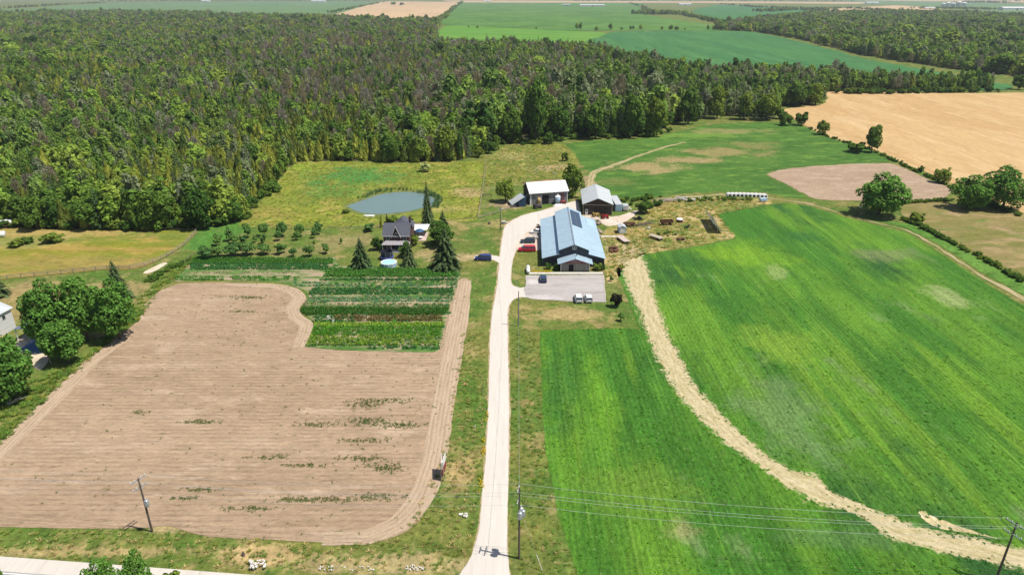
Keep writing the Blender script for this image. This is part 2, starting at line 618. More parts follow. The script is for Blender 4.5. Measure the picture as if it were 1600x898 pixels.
# ------------------------------------------------------------------ scattering of what nobody could count (geometry nodes on one object)
def scatter(name, P, rot, scl, kinds, protos, label, cat):
    """P (n,3); scl (n,3); kinds index into protos (unlinked objects)"""
    me = bpy.data.meshes.new(name)
    n = len(P)
    me.vertices.add(n)
    me.vertices.foreach_set('co', np.asarray(P, np.float32).reshape(-1))
    a = me.attributes.new('kind_index', 'INT', 'POINT')
    a.data.foreach_set('value', np.asarray(kinds, np.int32))
    a = me.attributes.new('turn', 'FLOAT_VECTOR', 'POINT')
    rv = np.zeros((n, 3), np.float32)
    rv[:, 2] = rot
    a.data.foreach_set('vector', rv.reshape(-1))
    a = me.attributes.new('grow', 'FLOAT_VECTOR', 'POINT')
    a.data.foreach_set('vector', np.asarray(scl, np.float32).reshape(-1))
    me.update()
    o = link(name, me)
    ng = bpy.data.node_groups.new(name, 'GeometryNodeTree')
    ng.interface.new_socket('Geometry', in_out='INPUT', socket_type='NodeSocketGeometry')
    ng.interface.new_socket('Geometry', in_out='OUTPUT', socket_type='NodeSocketGeometry')
    gi = ng.nodes.new('NodeGroupInput')
    go = ng.nodes.new('NodeGroupOutput')
    jn = ng.nodes.new('GeometryNodeJoinGeometry')

    def attr(nm, typ):
        q = ng.nodes.new('GeometryNodeInputNamedAttribute')
        q.data_type = typ
        q.inputs['Name'].default_value = nm
        return q.outputs['Attribute']
    ak, ar, ag = attr('kind_index', 'INT'), attr('turn', 'FLOAT_VECTOR'), attr('grow', 'FLOAT_VECTOR')
    for k, po in enumerate(protos):
        cmpn = ng.nodes.new('FunctionNodeCompare')
        cmpn.data_type = 'INT'
        cmpn.operation = 'EQUAL'
        ins = [s for s in cmpn.inputs if s.type == 'INT']
        ng.links.new(ak, ins[0])
        ins[1].default_value = k
        oi = ng.nodes.new('GeometryNodeObjectInfo')
        oi.inputs['Object'].default_value = po
        ip = ng.nodes.new('GeometryNodeInstanceOnPoints')
        ng.links.new(gi.outputs[0], ip.inputs['Points'])
        ng.links.new(cmpn.outputs[0], ip.inputs['Selection'])
        ng.links.new(oi.outputs['Geometry'], ip.inputs['Instance'])
        ng.links.new(ar, ip.inputs['Rotation'])
        ng.links.new(ag, ip.inputs['Scale'])
        ng.links.new(ip.outputs[0], jn.inputs[0])
    ng.links.new(jn.outputs[0], go.inputs[0])
    md = o.modifiers.new('scatter', 'NODES')
    md.node_group = ng
    return tag(o, label, cat, None, 'stuff')


def proto(me):
    return bpy.data.objects.new(me.name, me)


# ------------------------------------------------------------------ land sheets
def wander(n, rg, octv=((4, 1.0), (11, 0.6), (29, 0.4))):
    x = np.arange(n)
    r = np.zeros(n)
    for k, a in octv:
        m = max(2, n // k)
        r += a * np.interp(x, np.linspace(0, n, m), rg.uniform(-1, 1, m))
    return r / 2.0


def outline(px, rag=0.4, step=None, smooth=True, closed=True):
    rg = np.random.default_rng(int(abs(px[0][0] * 7 + px[0][1] * 13)) + len(px))
    P = np.array([G(*p)[:2] for p in px])
    out = []
    n = len(P)
    for i in range(n if closed else n - 1):
        p0, p1, p2, p3 = (P[(i - 1) % n], P[i], P[(i + 1) % n], P[(i + 2) % n]) if closed else (P[max(i - 1, 0)], P[i], P[i + 1], P[min(i + 2, n - 1)])
        L = np.linalg.norm(p2 - p1)
        D = max(60.0, min(abs(p1[1]), abs(p2[1])))
        st = step or max(0.45, 0.0028 * D)
        k = int(min(600, max(2, L / st)))
        for t in np.arange(k) / k:
            if smooth:
                a = min(1.0, 0.5)
                q = 0.5 * ((2 * p1) + (-p0 + p2) * t + (2 * p0 - 5 * p1 + 4 * p2 - p3) * t * t + (-p0 + 3 * p1 - 3 * p2 + p3) * t ** 3)
                lin = p1 + (p2 - p1) * t
                q = lin * (1 - a) + q * a
            else:
                q = p1 + (p2 - p1) * t
            out.append(q)
    Q = np.array(out)
    if rag:
        tg = np.roll(Q, -1, 0) - np.roll(Q, 1, 0)
        nm = np.stack([-tg[:, 1], tg[:, 0]], 1)
        nm /= np.maximum(np.linalg.norm(nm, axis=1, keepdims=True), 1e-6)
        amp = rag * np.clip(Q[:, 1] / 150.0, 0.6, 6.0)
        Q = Q + nm * ((wander(len(Q), rg) + rg.uniform(-0.3, 0.3, len(Q))) * amp)[:, None]
    return Q


def sheet(name, px, z, mat, label, rag=0.4, smooth=True, kind='structure', cat=None):
    Q = outline(px, rag, smooth=smooth)
    me = bpy.data.meshes.new(name)
    n = len(Q)
    r = delaunay_2d_cdt([Vector((float(a), float(b))) for a, b in Q], [(i, (i + 1) % n) for i in range(n)], [], 1, 1e-4)
    me.from_pydata([(v.x, v.y, z) for v in r[0]], [], [tuple(f) for f in r[2]])
    me.materials.append(mat)
    me.update()
    if me.polygons[0].normal.z < 0:
        me.flip_normals()
    o = link(name, me)
    return tag(o, label, cat, None, kind)


def ribbon(name, px, width, z, mat, label, rag=0.3, kind='structure'):
    """a strip of given breadth along a line; UV u across, v along in metres"""
    C = outline(px, 0.0, step=0.6, closed=False)
    tg = np.gradient(C, axis=0)
    nm = np.stack([-tg[:, 1], tg[:, 0]], 1)
    nm /= np.maximum(np.linalg.norm(nm, axis=1, keepdims=True), 1e-6)
    n = len(C)
    wd = np.interp(np.linspace(0, 1, n), np.linspace(0, 1, len(width)), width) if isinstance(width, (list, tuple)) else np.full(n, width)
    rg = np.random.default_rng(n)
    wl_, wr_ = wd / 2 + wander(n, rg) * rag, wd / 2 + wander(n, rg) * rag
    L = np.concatenate([[0], np.cumsum(np.linalg.norm(np.diff(C, axis=0), axis=1))])
    V, F = [], []
    for i in range(n):
        a, b = C[i] - nm[i] * wl_[i], C[i] + nm[i] * wr_[i]
        V += [(a[0], a[1], z), (b[0], b[1], z)]
    F = [(2 * i, 2 * i + 1, 2 * i + 3, 2 * i + 2) for i in range(n - 1)]
    me = bpy.data.meshes.new(name)
    me.from_pydata(V, [], F)
    uv = me.uv_layers.new(name='UVMap')
    for p in me.polygons:
        for li in p.loop_indices:
            vi = me.loops[li].vertex_index
            i = vi // 2
            uv.data[li].uv = (-wl_[i] if vi % 2 == 0 else wr_[i], L[i])
    me.materials.append(mat)
    me.update()
    if len(me.polygons) and me.polygons[0].normal.z < 0:
        me.flip_normals()
    return tag(link(name, me), label, None, None, kind)


def track_mat(name, c1, c2, line, period=0.5, strength=0.5, fine=2.0, contrast=0.2):
    t = NT(name)
    uv = t.n('ShaderNodeUVMap').outputs[0]
    pos = t.n('ShaderNodeNewGeometry').outputs['Position']
    sep = t.n('ShaderNodeSeparateXYZ')
    t.l(uv, sep.inputs[0])
    c = t.mix(t.step(t.noise(t.stretch(uv, (1, 0.12, 1)), 0.6, 4.0), 0.4, 0.6), c1, c2)
    w = t.math('ADD', t.math('MULTIPLY', sep.outputs[0], 2 * math.pi / period), t.rng(t.noise(pos, 0.2, 3.0), 0, 1, -2, 2))
    sn = t.math('SINE', w)
    f = t.math('MULTIPLY', t.math('MULTIPLY', t.step(sn, 0.2, 0.9), strength), t.step(t.noise(t.stretch(uv, (1, 0.25, 1)), 0.8, 4.0), 0.35, 0.6))
    c = t.mix(f, c, line)
    fn = t.noise(pos, fine, 6.0, 0.75)
    c = t.mix(1.0, c, t.rng(fn, 0.28, 0.72, 1 - contrast, 1 + contrast), 'MULTIPLY')
    b = t.n('ShaderNodeBsdfPrincipled')
    t.l(c, b.inputs['Base Color'])
    b.inputs['Roughness'].default_value = 0.95
    b.inputs['Specular IOR Level'].default_value = 0.1
    bp = t.n('ShaderNodeBump')
    bp.inputs['Strength'].default_value = 0.5
    bp.inputs['Distance'].default_value = 0.15
    t.l(t.math('ADD', fn, t.math('MULTIPLY', sn, -0.2)), bp.inputs['Height'])
    t.l(bp.outputs[0], b.inputs['Normal'])
    return t.surf(b.outputs[0])

# ================================================================== THE LAND
def spot(x, y, rx, ry, col, s=1.0):
    p = G(x, y)
    return (p.x, p.y, rx, ry, col, s)


GREEN, DGREEN, YGREEN = (0.085, 0.155, 0.022), (0.05, 0.11, 0.02), (0.17, 0.21, 0.028)
TAN, STRAW, SOIL = (0.34, 0.255, 0.115), (0.52, 0.415, 0.235), (0.42, 0.305, 0.215)
m_ground = land('grass_land', (0.085, 0.15, 0.025), (0.16, 0.17, 0.04), (0.27, 0.22, 0.085), 0.05, 0.14, 2.2, 0.52, 0.66, 0.32,
                patches=[((0.06, 0.13, 0.02), 0.2, 0.56, 0.68, (1, 1, 1)), ((0.26, 0.215, 0.085), 0.33, 0.63, 0.72, (1, .4, 1)), ((0.2, 0.2, 0.05), 0.7, 0.55, 0.7, (1.6, .35, 1))], bump=0.55,
                spots=[spot(880, 492, 13, 5, (0.36, 0.27, 0.12), .9), spot(560, 880, 26, 2.6, (0.4, 0.3, 0.15), .75), spot(120, 862, 34, 1.6, (0.36, 0.27, 0.12), .8),
                       spot(410, 868, 9, 2.6, (0.42, 0.3, 0.14), .9), spot(262, 822, 4, 1.8, (0.4, 0.3, 0.15), .8), spot(715, 735, 3, 4, (0.4, 0.28, 0.13), .8), spot(960, 400, 8, 14, (0.36, 0.27, 0.15), .8),
                       spot(710, 402, 13, 4, (0.38, 0.29, 0.15), .85), spot(545, 378, 12, 9, (0.26, 0.215, 0.09), .8), spot(665, 395, 6, 5, (0.36, 0.27, 0.13), .7),
                       spot(100, 455, 40, 9, (0.3, 0.225, 0.1), .9), spot(20, 490, 14, 18, (0.3, 0.225, 0.09), .8), spot(800, 320, 12, 7, (0.38, 0.27, 0.17), .85), spot(760, 402, 5, 2.4, (0.42, 0.32, 0.2), .7),
                       spot(640, 350, 40, 4, (0.34, 0.26, 0.11), .7), spot(430, 395, 22, 6, (0.24, 0.2, 0.085), .7), spot(860, 282, 16, 4, (0.3, 0.17, 0.09), .7),
                       spot(920, 285, 7, 18, (0.36, 0.26, 0.15), .8), spot(330, 370, 12, 20, (0.07, 0.19, 0.03), .9), spot(960, 440, 6, 20, (0.22, 0.19, 0.07), .5)])
xs = np.concatenate([np.linspace(-9000, -600, 8), np.linspace(-400, 400, 9), np.linspace(600, 9000, 8)])
ys = np.concatenate([np.linspace(-500, 600, 12), np.linspace(800, 11900, 14)])
V = [(x, y, 0.0) for y in ys for x in xs]
nx = len(xs)
F = [(j * nx + i, j * nx + i + 1, (j + 1) * nx + i + 1, (j + 1) * nx + i) for j in range(len(ys) - 1) for i in range(nx - 1)]
me = bpy.data.meshes.new('ground')
me.from_pydata(V, [], F)
me.materials.append(m_ground)
tag(link('ground', me), 'rough mown grass and dry lawn of the farm, running on to the horizon', None, None, 'structure')

# ---- far land, coarse sheets
m_far_green = land('far_green', (0.105, 0.19, 0.07), (0.125, 0.205, 0.08), None, 0.004, fine=0.05, contrast=0.12, stretch=(1, .3, 1), bump=0)
m_far_blue = land('far_bluegreen', (0.048, 0.15, 0.05), (0.062, 0.17, 0.05), (0.075, 0.185, 0.06), 0.006, 0.02, 0.12, 0.5, 0.7, 0.14, (2.5, .25, 1), bump=0)
m_far_mid = land('far_field_green', (0.07, 0.165, 0.032), (0.095, 0.2, 0.035), (0.12, 0.2, 0.06), 0.005, 0.014, 0.1, 0.5, 0.72, 0.15, (1, .5, 1), bump=0)
m_far_bright = land('far_field_bright', (0.1, 0.24, 0.03), (0.13, 0.26, 0.04), (0.07, 0.2, 0.03), 0.008, 0.02, 0.1, 0.5, 0.7, 0.12, (.4, 1.5, 1), bump=0)
m_far_wheat = land('far_wheat', (0.52, 0.36, 0.2), (0.47, 0.33, 0.19), (0.56, 0.41, 0.26), 0.004, 0.012, 0.08, 0.5, 0.7, 0.1, (1, .5, 1), bump=0)
sheet('far_field', [(-400, 17), (15, 15), (82, 11), (175, 5.5), (400, 2.6), (590, 3), (527, 21), (470, 20), (400, 24), (260, 20), (120, 20), (-400, 32)], 0.35, m_far_green, 'pale hazy green field beyond the big wood, far left', 1.0)
sheet('far_wheat_field', [(524, 23), (600, 2.8), (712, 4), (693, 24), (660, 30), (622, 32), (560, 26)], 0.4, m_far_wheat, 'far tan grain field with a clump of trees in its middle', 1.0)
sheet('far_field', [(725, 2), (990, 3.5), (1000, 12), (1012, 24), (1140, 44), (1130, 48.5), (1000, 48), (900, 49), (800, 44), (700, 40), (688, 36), (700, 22)], 0.35, m_far_mid, 'wide green field under the horizon behind the wood', 1.0)
sheet('far_field', [(684, 66), (684, 50), (700, 40.5), (800, 44.5), (900, 49.5), (940, 51), (945, 56), (900, 76), (686, 74)], 0.4, m_far_bright, 'bright green strip of field just behind the wood', 1.0)
sheet('far_field', [(900, 72), (945, 55), (955, 50.5), (1000, 49), (1130, 49), (1180, 51), (1250, 66), (1350, 92), (1500, 119), (1585, 136), (1562, 142), (1450, 138), (1250, 126), (1080, 122), (1000, 100), (940, 84)], 0.45, m_far_blue, 'blue-green crop field between the two woods', 1.0)
sheet('far_field', [(1080, 17), (1128, 8), (1285, 15), (1250, 23), (1180, 34), (1130, 34)], 0.42, m_far_blue, 'small blue-green field beyond the right-hand wood', 1.0)
sheet('far_wheat_field', [(700, 1.2), (1000, 2.2), (1340, 3.8), (1340, 6.6), (1200, 5.6), (985, 4.8), (725, 4.3)], 0.5, m_far_wheat, 'thin tan strip of grain fields under the horizon', 1.0)
sheet('far_wheat_field', [(1265, 17), (1395, 9), (1450, 12), (1470, 15), (1380, 19)], 0.46, m_far_wheat, 'tan strip of stubble behind the right-hand wood', 1.0)
sheet('far_wheat_field', [(1340, 0.6), (1700, 1.0), (1700, 5), (1530, 3.5)], 0.48, m_far_wheat, 'tan grain field at the top right corner', 1.0)
sheet('far_field', [(1330, 1.5), (1480, 2), (1560, 6), (1700, 7), (1700, 24), (1560, 20), (1500, 14), (1400, 8.5), (1330, 6)], 0.38, m_far_green, 'pale green fields around the far grain bins', 1.0)

# ---- middle distance
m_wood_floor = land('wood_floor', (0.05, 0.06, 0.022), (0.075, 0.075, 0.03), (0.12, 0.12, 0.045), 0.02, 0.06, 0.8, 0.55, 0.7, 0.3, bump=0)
WOOD_MAIN = [(-420, 356), (0, 356), (120, 358), (250, 358), (340, 352), (378, 338), (428, 287), (462, 253), (560, 252), (640, 254), (720, 251), (745, 238), (765, 222), (820, 222), (850, 217), (900, 213), (960, 214),
             (1010, 212), (1038, 200), (1050, 190), (1085, 190), (1105, 180), (1150, 183), (1205, 186), (1222, 167), (1284, 160), (1290, 143), (1400, 143), (1545, 140), (1550, 134), (1450, 131), (1380, 130), (1300, 125), (1200, 120), (1120, 120), (1090, 119),
             (1040, 108), (1000, 97), (950, 83), (900, 76), (800, 74), (686, 72), (682, 50), (690, 33), (620, 34), (500, 28), (400, 27), (260, 22), (100, 21), (-420, 34)]
WOOD_RIGHT = [(1112, 47), (1150, 37), (1250, 25), (1330, 22), (1420, 21), (1500, 23), (1600, 28), (1900, 34), (1900, 160), (1640, 128), (1585, 118), (1500, 110), (1350, 87), (1250, 62), (1180, 50)]
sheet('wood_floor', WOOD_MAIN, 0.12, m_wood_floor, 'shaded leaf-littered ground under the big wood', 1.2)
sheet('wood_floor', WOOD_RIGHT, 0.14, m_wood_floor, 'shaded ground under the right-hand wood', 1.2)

m_wheat = land('wheat', (0.49, 0.33, 0.155), (0.45, 0.29, 0.13), (0.53, 0.37, 0.19), 0.012, 0.05, 0.9, 0.5, 0.66, 0.11, (1.6, .3, 1), rows=(0, 24.0, 0.0, (0.4, 0.24, 0.1)),
               patches=[((0.43, 0.265, 0.11), 0.05, 0.60, 0.74, (3.2, 0.14, 1)), ((0.3, 0.19, 0.08), 0.11, 0.655, 0.7, (3.0, 0.1, 1)), ((0.55, 0.385, 0.2), 0.045, 0.56, 0.72, (3, .2, 1))], bump=0.25, bdist=0.3)
sheet('wheat_field', [(1222, 171), (1285, 163), (1294, 151), (1291, 142), (1317, 140), (1475, 146), (1600, 145), (1900, 147), (1980, 400), (1700, 372), (1600, 334), (1540, 308), (1487, 286), (1450, 270), (1400, 250), (1370, 236), (1292, 213), (1257, 196), (1235, 182)], 0.06, m_wheat, 'ripe golden wheat field with darker tramlines, upper right', 0.5)
m_bare = land('bare_soil', (0.33, 0.235, 0.155), (0.365, 0.265, 0.18), (0.4, 0.3, 0.215), 0.03, 0.1, 1.6, 0.5, 0.64, 0.2, (1, 2.2, 1), patches=[((0.27, 0.2, 0.12), 0.4, 0.66, 0.72, (1, 1, 1))], bump=0.5)
sheet('bare_field', [(1200, 272), (1237, 263), (1325, 257), (1385, 255.5), (1405, 260), (1450, 280), (1487, 296), (1470, 311), (1412, 313.5), (1335, 314), (1275, 311), (1237, 292)], 0.07, m_bare, 'small bare brown field below the wheat', 0.45)
m_clover = land('clover', (0.055, 0.13, 0.022), (0.075, 0.165, 0.028), (0.11, 0.19, 0.035), 0.03, 0.12, 1.8, 0.52, 0.66, 0.28, (1, 1.8, 1), bump=0.5, patches=[((0.12, 0.22, 0.035), 0.06, 0.54, 0.66, (1, 2, 1)), ((0.035, 0.1, 0.018), 0.08, 0.57, 0.68, (1, 2.5, 1)), ((0.2, 0.23, 0.07), 0.25, 0.62, 0.7, (1, 2, 1))],
                spots=[spot(1010, 262, 22, 13, (0.32, 0.25, 0.11), .95), spot(1075, 250, 20, 9, (0.32, 0.24, 0.11), .85), spot(1130, 238, 26, 14, (0.28, 0.22, 0.09), .8), spot(1180, 228, 18, 12, (0.22, 0.2, 0.07), .7),
                       spot(1060, 212, 60, 10, (0.14, 0.24, 0.04), .8), spot(950, 285, 14, 8, (0.2, 0.2, 0.06), .5), spot(1140, 205, 30, 10, (0.27, 0.24, 0.09), .7)])
sheet('clover_field', [(884, 228), (930, 219), (1000, 218), (1060, 207), (1100, 196), (1180, 191), (1230, 192), (1258, 199), (1290, 214), (1368, 238), (1392, 254), (1325, 256), (1237, 262), (1198, 272), (1236, 294), (1262, 309), (1225, 309), (1198, 301), (1130, 300), (1060, 303),
                        (1030, 308), (985, 310), (950, 302), (932, 285), (915, 262)], 0.05, m_clover, 'lush green clover field with dry tan patches behind the sheds', 0.6)
m_path = track_mat('dirt_path', (0.4, 0.32, 0.185), (0.3, 0.26, 0.12), (0.17, 0.2, 0.05), 1.2, 0.8)
ribbon('farm_path', [(918, 318), (922, 296), (928, 270), (960, 258), (1000, 243), (1040, 230), (1072, 222)], [3.4, 2.8, 3.0, 2.4, 2, 1.4], 0.09, m_path, 'pale dirt track climbing through the clover field', 0.8)
ribbon('farm_path', [(1000, 330), (1030, 316), (1080, 308), (1135, 304), (1195, 309), (1260, 318), (1330, 338), (1378, 351), (1420, 361), (1468, 388), (1535, 432), (1605, 470), (1700, 540)], [2.2, 1.6, 1.2, 1.1, .9, 1.0, 1.2, 2.0, 1.8], 0.085, m_path, 'pale grassy track round the head of the big green field', 0.7)
m_mown = land('mown_hay', (0.16, 0.16, 0.04), (0.24, 0.19, 0.075), (0.33, 0.235, 0.12), 0.04, 0.09, 1.6, 0.5, 0.66, 0.2, (.7, 1.6, 1), bump=0.4, patches=[((0.1, 0.16, 0.03), 0.06, 0.56, 0.7, (1, 2, 1))])
sheet('hay_field', [(1408, 322), (1430, 318), (1480, 317), (1600, 336), (1800, 400), (1800, 560), (1600, 430), (1540, 402), (1480, 372), (1430, 347), (1408, 334)], 0.06, m_mown, 'mown brownish hay field at the right edge', 0.5)
m_strip = land('weedy_strip', (0.09, 0.2, 0.03), (0.12, 0.23, 0.04), (0.06, 0.13, 0.02), 0.05, 0.2, 2.0, 0.5, 0.65, 0.3, bump=0.6)
sheet('grass_strip', [(1378, 346), (1425, 352), (1480, 378), (1540, 409), (1600, 442), (1720, 510), (1700, 530), (1605, 464), (1535, 426), (1468, 383), (1420, 358)], 0.075, m_strip, 'bright green weedy strip beside the hedge on the right', 0.5)
m_pasture = land('pasture', (0.2, 0.23, 0.03), (0.16, 0.2, 0.03), (0.3, 0.27, 0.06), 0.035, 0.11, 1.3, 0.5, 0.64, 0.3, bump=0.7, bdist=0.4,
                 spots=[spot(555, 275, 26, 22, (0.07, 0.2, 0.04), 1.0), spot(520, 300, 18, 14, (0.09, 0.19, 0.035), .7), spot(735, 300, 8, 10, (0.38, 0.28, 0.13), .8), spot(700, 328, 14, 6, (0.34, 0.29, 0.1), .6), spot(470, 262, 14, 12, (0.2, 0.29, 0.03), .6), spot(410, 335, 14, 10, (0.28, 0.22, 0.06), .6)])
sheet('pasture', [(374, 352), (400, 322), (430, 289), (464, 254), (560, 252), (640, 255), (722, 252), (758, 253), (755, 285), (750, 318), (746, 344), (690, 346), (600, 352), (540, 356), (440, 357)], 0.05, m_pasture, 'long yellow-green pasture grass around the pond', 0.5)
m_rough = land('rough_pasture', (0.19, 0.2, 0.04), (0.14, 0.18, 0.035), (0.33, 0.27, 0.09), 0.05, 0.14, 1.4, 0.52, 0.66, 0.34, bump=0.7, bdist=0.4, spots=[spot(862, 262, 12, 9, (0.36, 0.26, 0.14), .8), spot(800, 245, 14, 12, (0.32, 0.28, 0.12), .6)])
sheet('rough_pasture', [(760, 253), (775, 236), (800, 226), (850, 221), (884, 228), (905, 250), (905, 272), (890, 280), (850, 280), (810, 286), (790, 285), (758, 290)], 0.055, m_rough, 'rough weedy pasture behind the old barn', 0.6)
m_paddock = land('paddock', (0.2, 0.2, 0.025), (0.15, 0.19, 0.03), (0.33, 0.235, 0.06), 0.03, 0.07, 1.3, 0.48, 0.6, 0.22, (0.6, 1.4, 1), bump=0.5,
                 spots=[spot(120, 413, 50, 9, (0.3, 0.215, 0.065), .7), spot(60, 364, 40, 8, (0.38, 0.27, 0.1), .8), spot(30, 380, 20, 8, (0.25, 0.24, 0.09), .5)])
sheet('paddock', [(-260, 356), (60, 355), (174, 358), (300, 361), (307, 364), (288, 384), (252, 406), (226, 416), (204, 421), (168, 421), (96, 428), (12, 436), (-260, 462)], 0.05, m_paddock, 'dry yellow-green paddock inside the board fence, left', 0.3)
m_lane = land('pale_lane', (0.62, 0.53, 0.4), (0.55, 0.46, 0.33), (0.4, 0.35, 0.2), 0.2, 0.5, 2.0, 0.55, 0.7, 0.2, bump=0.3)
sheet('dirt_patch', [(222, 427), (240, 417), (256, 410), (262, 412), (246, 422), (232, 428)], 0.07, m_lane, 'pale bare dirt patch at the corner of the paddock fence', 0.3)
ribbon('dirt_strip', [(-40, 351), (30, 352), (90, 355), (180, 358.5)], [2.6, 2.2, 1.6, 1.0], 0.08, m_lane, 'pale dirt strip along the foot of the wood', 0.6)
m_scrub = land('dry_scrub', (0.34, 0.26, 0.085), (0.2, 0.21, 0.05), (0.45, 0.34, 0.16), 0.06, 0.16, 1.6, 0.48, 0.62, 0.32, bump=0.7, bdist=0.4, patches=[((0.1, 0.17, 0.03), 0.11, 0.53, 0.63, (1, 1.6, 1))],
               spots=[spot(985, 395, 8, 14, (0.42, 0.33, 0.19), .8), spot(1050, 385, 16, 3, (0.12, 0.17, 0.04), .6), spot(1130, 322, 24, 4, (0.14, 0.19, 0.04), .6)])
sheet('scrub_yard', [(940, 372), (950, 352), (985, 346), (1000, 333), (1030, 318), (1080, 311), (1135, 308), (1196, 312), (1206, 318), (1150, 328), (1122, 336), (1132, 352), (1147, 368), (1142, 373), (1060, 388), (1003, 398), (975, 412), (966, 440), (950, 445), (944, 410)], 0.05, m_scrub, 'dry golden weeds of the machinery yard beside the barn', 0.5)

# ---- water
t = NT('pond_water')
pos = t.n('ShaderNodeNewGeometry').outputs['Position']
bw = t.n('ShaderNodeBsdfPrincipled')
t.l(t.mix(t.noise(pos, 0.15, 3.0), (0.13, 0.2, 0.19), (0.16, 0.225, 0.2)), bw.inputs['Base Color'])
bw.inputs['Roughness'].default_value = 0.12
bpn = t.n('ShaderNodeBump')
bpn.inputs['Strength'].default_value = 0.08
bpn.inputs['Distance'].default_value = 0.1
t.l(t.noise(pos, 1.5, 3.0), bpn.inputs['Height'])
t.l(bpn.outputs[0], bw.inputs['Normal'])
M['water'] = t.surf(bw.outputs[0])
POND = [(543, 322), (566, 314), (590, 305), (616, 301), (644, 300.5), (668, 304), (681, 313), (678, 321), (652, 327), (628, 332), (590, 335), (566, 333), (552, 328)]
m_bank = land('pond_bank', (0.14, 0.17, 0.05), (0.2, 0.19, 0.06), (0.11, 0.17, 0.05), 0.1, 0.3, 2.0, bump=0.5)
sheet('pond_bank', [(536, 322), (562, 311), (588, 302), (616, 298), (646, 297), (672, 301), (690, 313), (684, 324), (655, 330), (628, 335), (590, 338), (563, 336), (545, 330)], 0.07, m_bank, 'muddy reedy bank around the pond', 0.5)
sheet('pond', POND, 0.10, M['water'], 'grey farm pond in the pasture behind the house', 0.25)

# ---- near fields
SOILROW = (0.27, 0.185, 0.125)
m_plough = land('tilled_soil', (0.37, 0.264, 0.172), (0.32, 0.226, 0.145), (0.415, 0.304, 0.208), 0.03, 0.12, 2.4, 0.5, 0.66, 0.17, (0.5, 1.5, 1), rows=(1, 1.15, 0.48, (0.22, 0.15, 0.094)), bump=0.6, bdist=0.2,
                patches=[((0.27, 0.19, 0.115), 0.16, 0.58, 0.72, (0.3, 2.4, 1)), ((0.22, 0.19, 0.09), 0.5, 0.63, 0.7, (0.5, 1.6, 1)), ((0.46, 0.35, 0.245), 0.1, 0.62, 0.74, (0.3, 2.0, 1))])
PLOUGH = [(-160, 855), (-60, 757), (0, 696), (60, 637), (108, 590), (135, 561), (170, 536), (218, 500), (219, 483), (235, 466), (250, 455), (280, 443), (330, 441), (422, 443), (456, 450), (474, 458), (479, 467), (467, 486), (478, 496), (490, 506), (486, 522), (476, 541),
          (530, 547), (600, 549), (660, 550), (683, 548), (693, 510), (701, 479), (712, 446), (721, 435), (732, 436), (729, 460), (719, 526), (710, 590), (703, 628), (695, 666), (689, 709), (677, 757), (668, 787), (655, 814), (628, 834), (581, 848), (520, 848), (400, 842), (330, 838), (292, 830), (262, 820), (235, 824), (150, 826), (0, 823), (-160, 830)]
sheet('tilled_field', PLOUGH, 0.04, m_plough, 'bare tan tilled field with horizontal rows and scattered weeds', 0.22)
m_head = track_mat('tyre_tracks', (0.43, 0.322, 0.222), (0.385, 0.285, 0.19), (0.25, 0.18, 0.115), 0.75, 0.6)
ribbon('headland_track', [(727, 438), (718, 490), (708, 545), (698, 600), (688, 660), (680, 712), (667, 757), (650, 790), (622, 818), (575, 838), (500, 841)], [3.4, 4.2, 4.8, 4.6, 4.2, 4.2, 4.2, 3.8, 2.4], 0.055, m_head, 'tyre-tracked headland curving round the right end of the tilled field', 0.25)
ribbon('headland_track', [(350, 445), (425, 447), (456, 454), (468, 465), (457, 482), (462, 496), (478, 507), (474, 524), (464, 545)], [1.2, 2.4, 3.2, 3.4, 3.2, 3.2, 2.8], 0.056, m_head, 'looping tyre tracks beside the vegetable garden', 0.2)
ribbon('headland_track', [(-70, 775), (10, 697), (66, 641), (113, 596), (142, 566), (200, 526)], [3.0, 3.4, 3.6, 3.4, 2.4], 0.057, m_head, 'smooth tyre-tracked headland along the left edge of the tilled field', 0.25)

